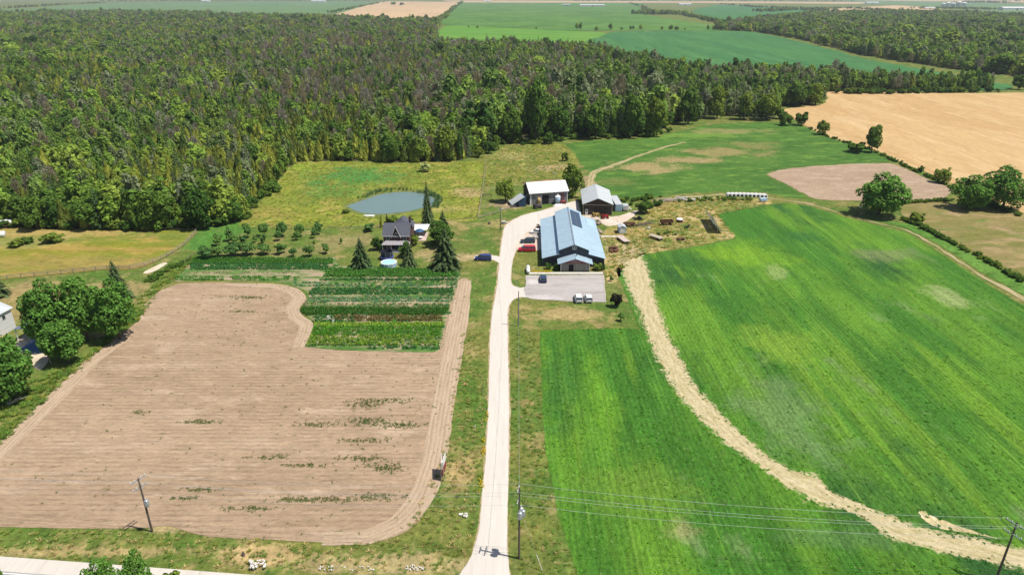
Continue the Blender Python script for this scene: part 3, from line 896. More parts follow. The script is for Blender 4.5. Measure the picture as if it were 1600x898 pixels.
CR1, CR2, CR3 = (0.05, 0.155, 0.017), (0.108, 0.235, 0.022), (0.03, 0.098, 0.02)
def crop_cols(t, pos):
    """tones of the standing crop by place: bright streaks along the rows, dark hollows, pale thin spots"""
    sp = t.stretch(pos, (1.0, 0.22, 1))
    c = t.mix(t.step(t.noise(sp, 0.05, 4.0, 0.6), 0.42, 0.62), CR1, CR2)
    c = t.mix(t.step(t.noise(t.stretch(pos, (1, .5, 1), (5, 9, 0)), 0.032, 4.0, 0.6), 0.54, 0.68), c, CR3)
    c = t.mix(t.step(t.noise(t.stretch(pos, (1.2, .1, 1), (8, 2, 0)), 0.11, 3.0, 0.6), 0.56, 0.68), c, (0.12, 0.24, 0.022))
    c = t.mix(t.math('MULTIPLY', t.step(t.noise(t.stretch(pos, (1, .7, 1), (3, 17, 0)), 0.045, 5.0, 0.65), 0.60, 0.70), 0.7), c, (0.16, 0.235, 0.085))
    sp3 = t.n('ShaderNodeSeparateXYZ')
    t.l(pos, sp3.inputs[0])
    xw = t.math('ADD', sp3.outputs[0], t.rng(t.noise(t.stretch(pos, (1, .2, 1)), 0.06, 2.0), 0, 1, -1.2, 1.2))
    for per, wdt, off in ((15.5, 0.016, 0.3), (6.1, 0.05, 0.15)):
        ln = t.math('LESS_THAN', t.math('FRACT', t.math('ADD', t.math('DIVIDE', xw, per), off)), wdt)
        ln = t.math('MULTIPLY', ln, t.step(t.noise(t.stretch(pos, (.6, .12, 1), (per, 1, 0)), 0.14, 3.0), 0.48, 0.62))
        c = t.mix(t.math('MULTIPLY', ln, 0.5), c, (0.022, 0.07, 0.02) if per > 10 else (0.17, 0.3, 0.04))
    for (sx, sy, rx, ry, pc, stg) in CROP_SPOTS:
        sep = t.n('ShaderNodeSeparateXYZ')
        t.l(pos, sep.inputs[0])
        dx = t.math('DIVIDE', t.math('SUBTRACT', sep.outputs[0], sx), rx)
        dy = t.math('DIVIDE', t.math('SUBTRACT', sep.outputs[1], sy), ry)
        d = t.math('SQRT', t.math('ADD', t.math('MULTIPLY', dx, dx), t.math('MULTIPLY', dy, dy)))
        d = t.math('ADD', d, t.rng(t.noise(pos, 0.12, 5.0, 0.75), 0.3, 0.7, -0.5, 0.5))
        c = t.mix(t.math('MULTIPLY', t.math('SUBTRACT', 1.0, t.step(d, 0.3, 1.0)), stg), c, pc)
    return c


CROP_SPOTS = [spot(1225, 645, 11, 20, (0.15, 0.23, 0.085), .6), spot(1180, 400, 14, 16, (0.15, 0.29, 0.02), .8), spot(1110, 396, 16, 8, (0.16, 0.3, 0.02), .7), spot(1070, 405, 9, 14, (0.035, 0.12, 0.02), .8),
              spot(1215, 535, 9, 12, (0.17, 0.29, 0.03), .8), spot(1475, 462, 6, 9, (0.27, 0.33, 0.12), .8), spot(1215, 425, 4, 10, (0.25, 0.32, 0.11), .6), spot(1250, 370, 10, 7, (0.035, 0.13, 0.025), .7),
              spot(1390, 400, 12, 7, (0.17, 0.19, 0.08), .6), spot(940, 620, 4, 26, (0.13, 0.28, 0.022), .7), spot(870, 600, 5, 22, (0.035, 0.125, 0.02), .7), spot(1065, 830, 4, 3, (0.3, 0.27, 0.12), .6), spot(1010, 760, 14, 8, (0.14, 0.24, 0.03), .5),
              spot(1330, 840, 14, 3, (0.1, 0.19, 0.06), .5), spot(1540, 600, 18, 20, (0.12, 0.25, 0.02), .5)]
t = NT('crop_ground')
pos = t.n('ShaderNodeNewGeometry').outputs['Position']
c = crop_cols(t, pos)
c = t.mix(t.step(t.noise(pos, 0.6, 5.0, 0.7), 0.6, 0.8), c, (0.16, 0.16, 0.05))
fn = t.noise(t.stretch(pos, (1, .5, 1)), 1.9, 6.0, 0.8)
c = t.mix(1.0, c, t.rng(fn, 0.3, 0.7, 0.5, 1.42), 'MULTIPLY')
sx_ = t.n('ShaderNodeSeparateXYZ')
t.l(pos, sx_.inputs[0])
dr_ = t.math('SINE', t.math('ADD', t.math('MULTIPLY', sx_.outputs[0], 2 * math.pi / 0.95), t.rng(t.noise(t.stretch(pos, (1, .1, 1)), 0.3, 2.0), 0, 1, -2, 2)))
c = t.mix(1.0, c, t.rng(dr_, -1, 1, 0.91, 1.09), 'MULTIPLY')
fn3 = t.noise(t.stretch(pos, (1.5, .12, 1), (4, 4, 0)), 0.35, 4.0, 0.7)
c = t.mix(1.0, c, t.rng(fn3, 0.32, 0.68, 0.74, 1.22), 'MULTIPLY')
c = t.mix(t.math('MULTIPLY', t.step(t.noise(t.stretch(pos, (1, 1, 1), (9, 1, 0)), 1.3, 2.0), 0.63, 0.7), 0.5), c, (0.2, 0.32, 0.09))
bb = t.n('ShaderNodeBsdfPrincipled')
t.l(c, bb.inputs['Base Color'])
bb.inputs['Roughness'].default_value = 0.9
bb.inputs['Specular IOR Level'].default_value = 0.12
bpn = t.n('ShaderNodeBump')
bpn.inputs['Strength'].default_value = 0.8
bpn.inputs['Distance'].default_value = 0.35
t.l(fn, bpn.inputs['Height'])
t.l(bpn.outputs[0], bb.inputs['Normal'])
M['crop_ground'] = t.surf(bb.outputs[0])
t = NT('crop_leaf')
oi = t.n('ShaderNodeObjectInfo')
c = crop_cols(t, oi.outputs['Location'])
c = t.mix(1.0, c, t.rng(oi.outputs['Random'], 0, 1, 1.0, 1.75), 'MULTIPLY')
c = t.mix(1.0, c, t.rng(t.n('ShaderNodeNewGeometry').outputs['Random Per Island'], 0, 1, 0.8, 1.25), 'MULTIPLY')
d_ = t.n('ShaderNodeBsdfDiffuse')
tr_ = t.n('ShaderNodeBsdfTranslucent')
t.l(c, d_.inputs['Color'])
t.l(c, tr_.inputs['Color'])
mx = t.n('ShaderNodeMixShader')
mx.inputs[0].default_value = 0.2
t.l(d_.outputs[0], mx.inputs[1])
t.l(tr_.outputs[0], mx.inputs[2])
M['crop_leaf'] = t.surf(mx.outputs[0])

SW_L = [(972, 412), (970, 420), (979, 442), (1002, 499), (1019, 546), (1043, 592), (1060, 618), (1094, 655), (1138, 696), (1202, 740), (1229, 760), (1262, 782), (1330, 800), (1377, 831), (1411, 848), (1492, 868), (1559, 880), (1640, 902), (1760, 940)]
SW_R = [(1002, 397), (1012, 420), (1018, 440), (1043, 519), (1058, 548), (1072, 572), (1082, 598), (1124, 642), (1158, 676), (1195, 709), (1235, 733), (1276, 743), (1303, 770), (1350, 790), (1414, 814), (1465, 831), (1526, 841), (1600, 856), (1760, 890)]
CROP_MID = [(844, 522), (852, 516), (920, 514), (988, 513), (1000, 518)] + [(x - 6, y) for x, y in SW_L[4:]] + [(1760, 1040), (1200, 1040), (935, 1000), (905, 905), (872, 800), (852, 700), (846, 600)]
CROP_BIG = [(x + 3, y) for x, y in SW_R] + [(1900, 930), (1900, 700), (1700, 545), (1600, 478), (1532, 438), (1465, 392), (1414, 364), (1377, 354), (1330, 342), (1262, 322), (1229, 317), (1208, 319.5), (1152, 329), (1124, 336), (1134, 352), (1149, 369), (1143, 375), (1060, 390)]
sheet('crop_field', CROP_MID, 0.035, M['crop_ground'], 'bright green crop field beside the driveway', 0.25)
sheet('crop_field', CROP_BIG, 0.037, M['crop_ground'], 'big green crop field filling the right side', 0.3)
m_swath = land('cut_straw', (0.5, 0.41, 0.24), (0.42, 0.35, 0.17), (0.25, 0.27, 0.08), 0.08, 0.3, 2.6, 0.54, 0.66, 0.26, (1.4, .6, 1), bump=0.35, patches=[((0.62, 0.53, 0.35), 0.4, 0.54, 0.66, (2, .4, 1)), ((0.34, 0.29, 0.14), 0.8, 0.58, 0.66, (2, .5, 1))])
t = NT('straw_swath')
uvn = t.n('ShaderNodeUVMap').outputs[0]
pos = t.n('ShaderNodeNewGeometry').outputs['Position']
su = t.n('ShaderNodeSeparateXYZ')
t.l(uvn, su.inputs[0])
uvs = t.stretch(uvn, (4.0, 0.16, 1))
c = t.mix(t.step(t.noise(uvs, 1.2, 5.0, 0.7), 0.4, 0.62), (0.5, 0.42, 0.255), (0.39, 0.325, 0.165))
c = t.mix(t.math('MULTIPLY', t.step(t.noise(t.stretch(uvn, (7.0, 0.3, 1), (3, 9, 0)), 1.6, 4.0, 0.7), 0.55, 0.68), 0.6), c, (0.27, 0.25, 0.09))
c = t.mix(1.0, c, t.rng(t.noise(pos, 1.3, 6.0, 0.8), 0.3, 0.7, 0.68, 1.28), 'MULTIPLY')
gr = crop_cols(t, pos)
gr = t.mix(1.0, gr, t.rng(t.noise(t.stretch(pos, (1, .5, 1)), 1.9, 6.0, 0.8), 0.3, 0.7, 0.5, 1.42), 'MULTIPLY')
ed_ = t.math('ADD', t.math('ABSOLUTE', su.outputs[0]), t.rng(t.noise(pos, 0.45, 6.0, 0.75), 0.3, 0.7, -0.3, 0.3))
ed_ = t.math('ADD', ed_, t.rng(t.noise(t.stretch(uvn, (6.0, 0.22, 1), (1, 5, 0)), 1.1, 4.0, 0.7), 0.3, 0.7, -0.16, 0.16))
c = t.mix(t.step(ed_, 0.55, 0.86), c, gr)
bb = t.n('ShaderNodeBsdfPrincipled')
t.l(c, bb.inputs['Base Color'])
bb.inputs['Roughness'].default_value = 0.95
bb.inputs['Specular IOR Level'].default_value = 0.1
bpn = t.n('ShaderNodeBump')
bpn.inputs['Strength'].default_value = 0.5
bpn.inputs['Distance'].default_value = 0.2
t.l(t.noise(uvs, 3.0, 5.0, 0.75), bpn.inputs['Height'])
t.l(bpn.outputs[0], bb.inputs['Normal'])
m_swath_soft = t.surf(bb.outputs[0])
LA, RA = outline(SW_L, 0.0, step=0.6, closed=False), outline(SW_R, 0.0, step=0.6, closed=False)
n_ = 300
def along(A):
    L_ = np.concatenate([[0], np.cumsum(np.linalg.norm(np.diff(A, axis=0), axis=1))])
    q = np.linspace(0, L_[-1], n_)
    return np.stack([np.interp(q, L_, A[:, 0]), np.interp(q, L_, A[:, 1])], 1), q
(PL, qa), (PR, qb) = along(LA), along(RA)
mid_ = (PL + PR) / 2
PL, PR = mid_ + (PL - mid_) * 1.4, mid_ + (PR - mid_) * 1.4
me = bpy.data.meshes.new('straw_swath')
me.from_pydata([(*PL[k], .05) for k in range(n_)] + [(*mid_[k], .05) for k in range(n_)] + [(*PR[k], .05) for k in range(n_)], [],
               [(k, n_ + k, n_ + k + 1, k + 1) for k in range(n_ - 1)] + [(n_ + k, 2 * n_ + k, 2 * n_ + k + 1, n_ + k + 1) for k in range(n_ - 1)])
uvl = me.uv_layers.new(name='UVMap')
for lp_ in me.loops:
    v_ = lp_.vertex_index
    uvl.data[lp_.index].uv = (v_ // n_ - 1.0, float(qa[v_ % n_]))
me.materials.append(m_swath_soft)
if me.polygons[0].normal.z < 0:
    me.flip_normals()
tag(link('straw_swath', me), 'winding swath of pale cut straw between the two green fields', None, None, 'structure')
sheet('straw_swath', [(1432, 795), (1446, 797), (1462, 808), (1500, 822), (1540, 832), (1575, 845), (1530, 846), (1480, 830), (1452, 818), (1440, 808)], 0.046, m_swath, 'thin side patch of straw above the main swath, lower right', 0.9)

# ---- roads
m_drive = track_mat('gravel_drive', (0.56, 0.5, 0.43), (0.52, 0.46, 0.39), (0.45, 0.39, 0.32), 1.75, 0.5, 3.0, 0.1)
m_gravel = land('gravel', (0.57, 0.52, 0.46), (0.54, 0.49, 0.43), (0.47, 0.42, 0.36), 0.06, 0.25, 3.0, 0.55, 0.75, 0.06, (2.4, .12, 1), bump=0.3, bdist=0.08, speck=0.12)
m_gravel2 = land('yard_gravel', (0.6, 0.5, 0.41), (0.55, 0.44, 0.35), (0.46, 0.36, 0.26), 0.08, 0.3, 3.0, 0.52, 0.7, 0.14, bump=0.3, bdist=0.08)
m_verge = land('gravel_verge', (0.42, 0.32, 0.2), (0.36, 0.28, 0.15), (0.2, 0.19, 0.07), 0.2, 0.6, 3.0, 0.5, 0.65, 0.25, bump=0.4)
DRIVE_L = [(700, 925), (718, 898), (737, 868), (748, 829), (752, 790), (759, 713), (763, 640), (764.5, 590), (766, 526), (770, 485), (776, 452), (779, 425), (781.5, 398), (785, 371), (791, 351), (815, 337), (850, 328), (880, 319), (903, 314)]
DRIVE_R = [(905, 332), (880, 330), (860, 340), (844, 352), (828, 361), (811, 374), (806.5, 391), (800, 408), (798, 438), (802, 446), (812, 449.5), (824, 449), (834, 467), (822, 465), (810, 464.5), (800, 470), (794, 482), (793, 526), (795, 590), (795, 690), (793.5, 760), (792, 852), (797, 898), (812, 925)]
def grow(L, dx):
    return [(x + dx, y) for x, y in L]
sheet('drive_verge', grow(DRIVE_L, -2.2) + grow(DRIVE_R, 2.0), 0.03, m_verge, 'dusty worn edge of the driveway', 0.3)
sheet('driveway', DRIVE_L + DRIVE_R, 0.045, m_gravel, 'long pale gravel driveway running up to the barns', 0.14)
sheet('gravel_yard', [(903, 337), (930, 343), (948, 353), (962, 352), (982, 344), (992, 336), (996, 329), (985, 331), (969, 337), (940, 340), (925, 336)], 0.052, m_gravel2, 'tan gravel track behind the blue barn', 0.3)
sheet('gravel_yard', [(741, 404), (770, 406), (783, 412), (782, 402), (770, 399), (745, 399)], 0.05, m_gravel, 'short gravel parking spur under the blue van', 0.15)
sheet('gravel_yard', [(806, 388), (846, 390), (849, 346), (843, 351), (826, 361), (811, 374)], 0.048, m_gravel2, 'gravel parking pad along the left side of the barn', 0.2)
m_lot = land('worn_asphalt', (0.37, 0.335, 0.315), (0.42, 0.38, 0.355), (0.32, 0.29, 0.275), 0.06, 0.2, 3.0, 0.5, 0.7, 0.1, (.35, 2.0, 1), bump=0.2, bdist=0.05, speck=.2, spots=[spot(831, 439, 3, 5, (0.55, 0.5, 0.48), .8), spot(845, 465, 7, 2.5, (0.52, 0.48, 0.46), .6)])
sheet('parking_lot', [(822, 430.5), (943, 429.6), (944, 440), (946, 472), (900, 471.5), (834, 467.5), (822, 464.5), (818, 452), (822, 447)], 0.06, m_lot, 'grey worn parking lot in front of the blue barn', 0.22, smooth=False)
m_conc = plain('concrete', (0.56, 0.51, 0.46), 0.9, var=0.12, scale=1.2)
p0, p1 = G(826, 430), G(942, 427)
MB().box((p0.x + p1.x) / 2, 177.3, 0.07, p1.x - p0.x, 1.3, 0.14).build('walkway', m_conc)
tag(bpy.data.objects['walkway'], 'pale concrete walkway between the parking lot and the barn front', None, None, 'structure')
mb = MB()
for i in range(9):
    a, b = G(942.8 + i * 0.35, 431 + i * 4.6), G(943.1 + i * 0.35, 435 + i * 4.6)
    mb.box((a.x + b.x) / 2, (a.y + b.y) / 2, 0.09, 0.18, abs(a.y - b.y), 0.16)
tag(mb.build('kerb', m_conc), 'row of low pale kerb stones on the right side of the parking lot', None, None, 'structure')
# public road past the farm (mostly below the frame)
m_asph = land('road_asphalt', (0.30, 0.285, 0.28), (0.33, 0.31, 0.3), None, 0.05, fine=4.0, contrast=0.08, stretch=(.3, 1.5, 1), bump=0.15, bdist=0.03)
def road_strip(name, off0, off1, z, mat, label):
    a, b = Vector((-70.8, 72.6)), Vector((-44.4, 70.2))
    d = (b - a).normalized()
    n = Vector((d.y, -d.x))
    p, q = a - d * 400, a + d * 700
    me = bpy.data.meshes.new(name)
    vs = [p + n * off0, q + n * off0, q + n * off1, p + n * off1]
    me.from_pydata([(v.x, v.y, z) for v in vs], [], [(3, 2, 1, 0)])
    me.materials.append(mat)
    if me.polygons[0].normal.z < 0:
        me.flip_normals()
    return tag(link(name, me), label, None, None, 'structure')
road_strip('road_shoulder', 0.0, 12.6, 0.025, m_gravel, 'pale gravel shoulder of the public road')
road_strip('public_road', 2.5, 10.1, 0.07, m_asph, 'grey asphalt public road at the bottom left')
m_line = plain('road_paint', (0.75, 0.75, 0.72), 0.7, var=0.15)
road_strip('road_marking', 2.75, 2.9, 0.085, m_line, 'white edge line of the public road')
# ================================================================== THE WOODS
def stand(poly_px, bands, seed):
    """tree feet spread through a wood; bands = (near, far, spacing, size factor)"""
    rg = np.random.default_rng(seed)
    out = []
    for (d0, d1, sp, sz) in bands:
        xm = d1 * 1.15
        gx = np.arange(-xm, xm, sp)
        gy = np.arange(d0, d1, sp)
        X, Y = np.meshgrid(gx, gy)
        P = np.stack([X.ravel(), Y.ravel()], 1)
        P = P + rg.uniform(-0.48, 0.48, P.shape) * sp
        P = P[inside(to_px(P), poly_px)]
        out.append(np.concatenate([P, np.full((len(P), 1), sz)], 1))
    return np.concatenate(out)


def smooth_noise(P, scale, seed):
    rg = np.random.default_rng(seed)
    v = np.zeros(len(P))
    for k in range(7):
        a = rg.uniform(0, 6.28)
        f = scale * rg.uniform(0.5, 2.2)
        v += np.sin((P[:, 0] * math.cos(a) + P[:, 1] * math.sin(a)) * f + rg.uniform(0, 6.28))
    return v / 3.0


def wood_kinds(S, seed):
    """0 cedar, 1 broadleaf, 2 poplar, 3 bare, 4 spruce; by part of the wood as the photograph shows them"""
    rg = np.random.default_rng(seed)
    px = to_px(S[:, :2])
    x, y = px[:, 0], px[:, 1]
    n1, n2, n3 = smooth_noise(S, 0.02, seed + 1), smooth_noise(S, 0.035, seed + 2), smooth_noise(S, 0.012, seed + 3)
    front = np.clip((y - 318) / 30, 0, 1) * (x < 400)
    mid = np.exp(-((x - 640) / 330) ** 2 - ((y - 125) / 70) ** 2)
    right = np.clip((x - 620) / 240, 0, 1) * np.clip((y - 60) / 60, 0, 1)
    w = np.stack([1.0 + 1.5 * n1 - 0.9 * right - 1.0 * front + 0.9 * mid,
                  0.3 + 0.9 * np.clip(n2, 0, 2) + 1.6 * front + 0.4 * right - 0.5 * mid,
                  0.18 + 0.25 * np.clip(-n1, 0, 2) + 1.15 * right,
                  0.08 + 1.0 * mid * np.clip(0.7 + n3, 0, 2) + 0.15 * np.clip(n2 - .8, 0, 2) + 0.1 * right,
                  0.12 + 0.8 * np.clip(n3, 0, 2) + 0.5 * mid], 1)
    w = np.clip(w, 0.01, None)
    w /= w.sum(1, keepdims=True)
    u = rg.random(len(S))[:, None]
    return (np.cumsum(w, 1) < u).sum(1).clip(0, 4)


KIND_H = ((5.0, 10.0), (6.0, 12.5), (8.0, 14.0), (7.5, 12.5), (8.0, 14.0))
KIND_W = ((0.3, 0.44), (0.5, 0.86), (0.4, 0.62), (0.5, 0.75), (0.34, 0.46))


def joined(crown, trunk_h=0.3, trunk_r=0.02):
    """crown with its trunk in one mesh, for the uncounted mass of the woods"""
    return proto(crown)


WP = [proto(m) for m in FCED + FDEC + FPOP + DEAD + FSPR]
OFFS = np.array([0, len(FCED), len(FCED) + len(FDEC), len(FCED) + len(FDEC) + len(FPOP), len(FCED) + len(FDEC) + len(FPOP) + len(DEAD)])
CNT = np.array([len(FCED), len(FDEC), len(FPOP), len(DEAD), len(FSPR)])
MESHES = [FCED, FDEC, FPOP, DEAD, FSPR]


def sizes(S, K, seed):
    rg = np.random.default_rng(seed)
    hl = np.array(KIND_H)[K]
    wl_ = np.array(KIND_W)[K]
    h = rg.uniform(hl[:, 0], hl[:, 1]) * (1 + 0.1 * smooth_noise(S, 0.03, seed + 5))
    w = h * rg.uniform(wl_[:, 0], wl_[:, 1]) * S[:, 2]
    var_ = np.exp(rg.normal(size=len(S)) * 0.22)
    h, w = h * var_ ** .7, w * var_
    h = h * (1 + (S[:, 2] - 1) * 0.2)
    pq = to_px(S[:, :2])
    big_ = 1 + 0.42 * np.clip((pq[:, 0] - 560) / 200, 0, 1) * np.clip((1090 - pq[:, 0]) / 60, 0, 1) * np.clip((pq[:, 1] - 110) / 60, 0, 1) * (K != 0)
    h, w = h * big_, w * big_
    return h, w


S = stand(WOOD_MAIN, [(205, 430, 3.0, 1.0), (430, 800, 4.2, 1.15), (800, 1500, 6.8, 1.55), (1500, 3400, 11.5, 2.2)], 5)
# clearings inside the wood, seen as pale grass
pxs = to_px(S[:, :2])
for (cx, cy, rx, ry) in ((880, 93, 34, 6), (960, 92, 20, 5), (930, 105, 40, 4), (480, 37, 45, 2.0), (1075, 112, 26, 5), (820, 214, 22, 7), (1180, 172, 14, 5)):
    keep = ((pxs[:, 0] - cx) / rx) ** 2 + ((pxs[:, 1] - cy) / ry) ** 2 > 1
    S, pxs = S[keep], pxs[keep]
K = wood_kinds(S, 9)
HH, WW = sizes(S, K, 21)
rot = RNG.uniform(0, 6.28, len(S))
var = RNG.integers(0, 1000, len(S)) % CNT[K]
# the front ranks stand as single trees
vis = (pxs[:, 0] > -30) & (pxs[:, 0] < 1330)
edge = np.full(len(S), 1e9)
bx = np.array([(0, 356), (120, 358), (250, 358), (340, 352), (378, 338), (428, 287), (462, 253), (560, 252), (640, 254), (720, 251), (745, 238), (765, 222), (820, 222), (900, 213), (1010, 212), (1050, 190), (1105, 180), (1205, 186), (1284, 160)], float)
eY = np.array([G(*b).y for b in bx])
edge = S[:, 1] - np.interp(pxs[:, 0], bx[:, 0], eY)
order = np.argsort(np.where(vis, edge * 2.2 + S[:, 1] * 0.35, 1e9))
singles = order[:300]
SNAME = ('cedar_tree', 'broadleaf_tree', 'poplar_tree', 'bare_tree', 'spruce_tree')
SLAB = ('olive-green cedar', 'round leafy tree', 'grey-green poplar', 'bare grey tree', 'dark pointed spruce')
WHERE = [(60, 'near the camper'), (120, 'behind the paddock bushes'), (170, 'behind the left half of the paddock'), (225, 'behind the middle of the paddock'), (285, 'behind the right half of the paddock'), (345, 'behind the paddock fence corner'),
         (400, 'at the low end of the slanting edge'), (462, 'at the top of the slanting edge'), (530, 'above the green corner of the pasture'), (600, 'straight above the pond'), (650, 'left of the pale pasture bush'), (690, 'above the pale pasture bush'), (740, 'right of the pale pasture bush'),
         (800, 'above the pasture fence'), (870, 'above the old barn'), (950, 'above the drive shed'), (1045, 'above the clover track'), (1120, 'at the clover field bay'), (1400, 'beside the wheat corner')]
for i in singles:
    k = int(K[i])
    sx_ = float(WW[i]) * (1.1 if k == 1 else 1.0)
    wh = next(w_ for x_, w_ in WHERE if pxs[i, 0] < x_)
    rank = 'first rank' if edge[i] < 3.2 else ('second rank' if edge[i] < 7 else 'third rank')
    lo_, hi_ = KIND_H[k]
    big = 'low ' if HH[i] < lo_ + (hi_ - lo_) * .35 else ('tall ' if HH[i] > lo_ + (hi_ - lo_) * .7 else '')
    t_ = thing(SNAME[k], big + SLAB[k] + ', ' + rank + ' of wood ' + wh, 'tree', (S[i, 0], S[i, 1], 0.1), float(rot[i]), 'trees in the front ranks of the big wood', (sx_, sx_, float(HH[i])))
    if k == 3:
        link('branches', DEAD[int(var[i])], t_)
    else:
        link('trunk', T_SMALL if k in (1, 2) else T_CON, t_)
        link('crown', MESHES[k][int(var[i])], t_)
rest = np.ones(len(S), bool)
rest[singles] = False
P3 = np.concatenate([S[rest][:, :2], np.full((rest.sum(), 1), 0.1)], 1)
scatter('woodland', P3, rot[rest], np.stack([WW[rest], WW[rest], HH[rest]], 1), OFFS[K[rest]] + var[rest], WP, 'dense mixed cedar and broadleaf wood stretching away behind the farm', 'wood')

S2 = stand(WOOD_RIGHT, [(500, 1000, 5.2, 1.4), (1000, 3400, 9.5, 2.2)], 6)
rg2 = np.random.default_rng(61)
K2 = rg2.choice(5, len(S2), p=(0.26, 0.36, 0.24, 0.07, 0.07))
H2, W2 = sizes(S2, K2, 22)
v2 = rg2.integers(0, 1000, len(S2)) % CNT[K2]
scatter('woodland', np.concatenate([S2[:, :2], np.full((len(S2), 1), 0.1)], 1), rg2.uniform(0, 6.28, len(S2)), np.stack([W2, W2, H2], 1), OFFS[K2] + v2, WP, 'mixed wood across the upper right, beyond the blue-green field', 'wood')


def far_row(px, breadth, n, label, h=(7, 12), seed=0, name='tree_row'):
    """distant rows and clumps of trees that read as one mass"""
    rg = np.random.default_rng(seed + 400)
    C = np.array([G(*p)[:2] for p in px])
    tt = np.sort(rg.random(n)) * (len(C) - 1)
    i = np.minimum(tt.astype(int), len(C) - 2)
    f = (tt - i)[:, None]
    P = C[i] * (1 - f) + C[i + 1] * f + rg.uniform(-1, 1, (n, 2)) * np.array([breadth, breadth * 1.5])
    k = rg.choice(5, n, p=(0.1, 0.6, 0.25, 0, 0.05))
    hh = rg.uniform(h[0], h[1], n)
    ww = hh * rg.uniform(0.7, 1.1, n)
    v = rg.integers(0, 1000, n) % CNT[k]
    scatter(name, np.concatenate([P, np.zeros((n, 1))], 1), rg.uniform(0, 6.28, n), np.stack([ww, ww, hh], 1), OFFS[k] + v, WP, label, 'tree row')


far_row([(692, 31), (700, 22), (711, 12), (722, 4)], 9, 130, 'hedgerow running up the right side of the far grain field', (9, 15), 1)
far_row([(515, 21), (550, 14), (600, 3.5)], 10, 120, 'hedgerow along the left side of the far grain field', (7, 12), 2)
far_row([(985, 6), (1005, 12), (1015, 22)], 14, 60, 'narrow tree line leading to the copse in the far green field', (9, 14), 3)
far_row([(1003, 23), (1030, 22), (1065, 23)], 45, 170, 'dense dark copse in the middle of the far green field', (10, 17), 4)
far_row([(1065, 24), (1090, 29), (1120, 36), (1145, 44)], 11, 120, 'tree line from the copse down to the right-hand wood', (8, 14), 5)
far_row([(-200, 13), (20, 13), (80, 9), (160, 5)], 30, 220, 'hazy tree line left of the far pale field', (9, 15), 6)
far_row([(150, 2.6), (420, 1.4), (600, 1.6)], 60, 300, 'blue hazy woods under the horizon, left', (12, 22), 7)
far_row([(1185, 19), (1240, 16), (1290, 18)], 40, 160, 'hazy tree belt beyond the small blue-green field', (10, 16), 8)
far_row([(1125, 7), (1180, 12), (1260, 14), (1330, 14), (1390, 17)], 16, 200, 'long hazy hedgerow behind the right-hand wood', (8, 13), 9)
far_row([(1500, 5), (1530, 4), (1560, 5)], 60, 120, 'blue hazy tree clump right of the far grain bins', (12, 18), 10)
far_row([(1440, 14), (1500, 14), (1560, 16)], 40, 150, 'trees around the far farmstead with grain bins', (8, 13), 11)
far_row([(900, 2.2), (1000, 2.0), (1150, 2.0), (1330, 2.4)], 50, 220, 'broken row of trees under the horizon, centre', (10, 18), 12)
far_row([(1562, 3.2), (1590, 2.6), (1700, 3)], 30, 40, 'dark trees by the road at the top right corner', (10, 16), 13)

# big bright broadleaf trees that stand out along the edge
for (x, yb, yt, w, wh) in [(140, 357, 296, 52, 'behind the middle of the paddock'), (250, 358, 292, 60, 'behind the right part of the paddock'), (318, 356, 288, 56, 'at the paddock fence corner'), (210, 352, 290, 44, 'above the paddock, between two larger ones'),
                           (60, 357, 300, 48, 'just right of the camper'), (365, 346, 300, 40, 'low on its slanting side'), (610, 252, 196, 40, 'straight above the pond'), (700, 250, 190, 46, 'above the pale pasture bush'), (655, 251, 205, 34, 'left above the pale pasture bush'),
                           (836, 222, 118, 42, 'tallest, above the old barn'), (800, 223, 160, 36, 'left above the old barn'), (875, 217, 150, 40, 'right above the old barn'), (930, 216, 152, 44, 'above the drive shed'), (985, 214, 140, 46, 'above the clover track'), (1022, 212, 146, 42, 'at the clover field corner'),
                           (1075, 193, 130, 40, 'in the bay above the clover field'), (1120, 184, 128, 38, 'above the top of the clover field'), (1162, 186, 138, 34, 'left of the wheat corner bushes'), (1198, 187, 132, 40, 'next to the wheat corner bushes'), (1245, 165, 118, 44, 'on the green tongue at the wheat'), (1274, 163, 124, 36, 'at the tip of the green tongue')]:
    tree('broadleaf_tree', 'big bright broadleaf tree on the wood edge, ' + wh, x, yb + 1, yt + 4, w, MIDL, T_BIG[0], 'big broadleaf trees on the wood edge')

# single far trees standing in the fields
for i, (x, yb, yt, w, lab) in enumerate([
        (901, 46, 33, 7, 'tall forked tree, left of the close pair far behind the wood'), (907, 46, 34, 6, 'tall forked tree, right of the close pair far behind the wood'),
        (932, 48, 40, 9, 'round dark tree between the tall pair and the lone trunked tree'), (954, 47, 34, 8, 'lone tree with a clear trunk behind the wood'), (971, 46.5, 42, 6, 'small round bush on the far field edge, right of the lone tree'),
        (985, 46.5, 40, 5, 'narrow bush, left one of two by the far field edge'), (989, 46.5, 40, 5, 'narrow bush, right one of two by the far field edge'), (1001, 46, 38, 7, 'flat-topped tree on the far field edge'), (1034, 46.5, 41, 8, 'bush at the left end of the far field hedge'),
        (1048, 46.5, 39, 11, 'big dark bush on the far field edge'), (1057, 47, 41, 9, 'lower dark bush touching the big one on the far field edge'), (1070, 47, 44, 4, 'tiny bush right of the dark bushes'), (1106, 47, 38, 5, 'narrow dark tree near the right-hand wood'),
        (732, 44, 40.5, 3, 'tiny bush in the bright far field, left'), (746, 44.5, 40, 5, 'small round bush in the bright far field'), (838, 45.5, 42, 4, 'single small bush in the middle of the far green field'),
        (615, 8.5, 3, 12, 'dark tree left in the grain field clump'), (628, 9, 4, 9, 'dark tree right in the grain field clump')]):
    tree('field_tree', lab, x, yb, yt, w, FDEC, group='single trees far behind the wood')

# ================================================================== SINGLE TREES OF THE FARM
def T(name, lab, x, yb, yt, w, cr, tr=None, grp=None, cat='tree'):
    return tree(name, lab, x, yb, yt, w, cr, tr, grp, cat)


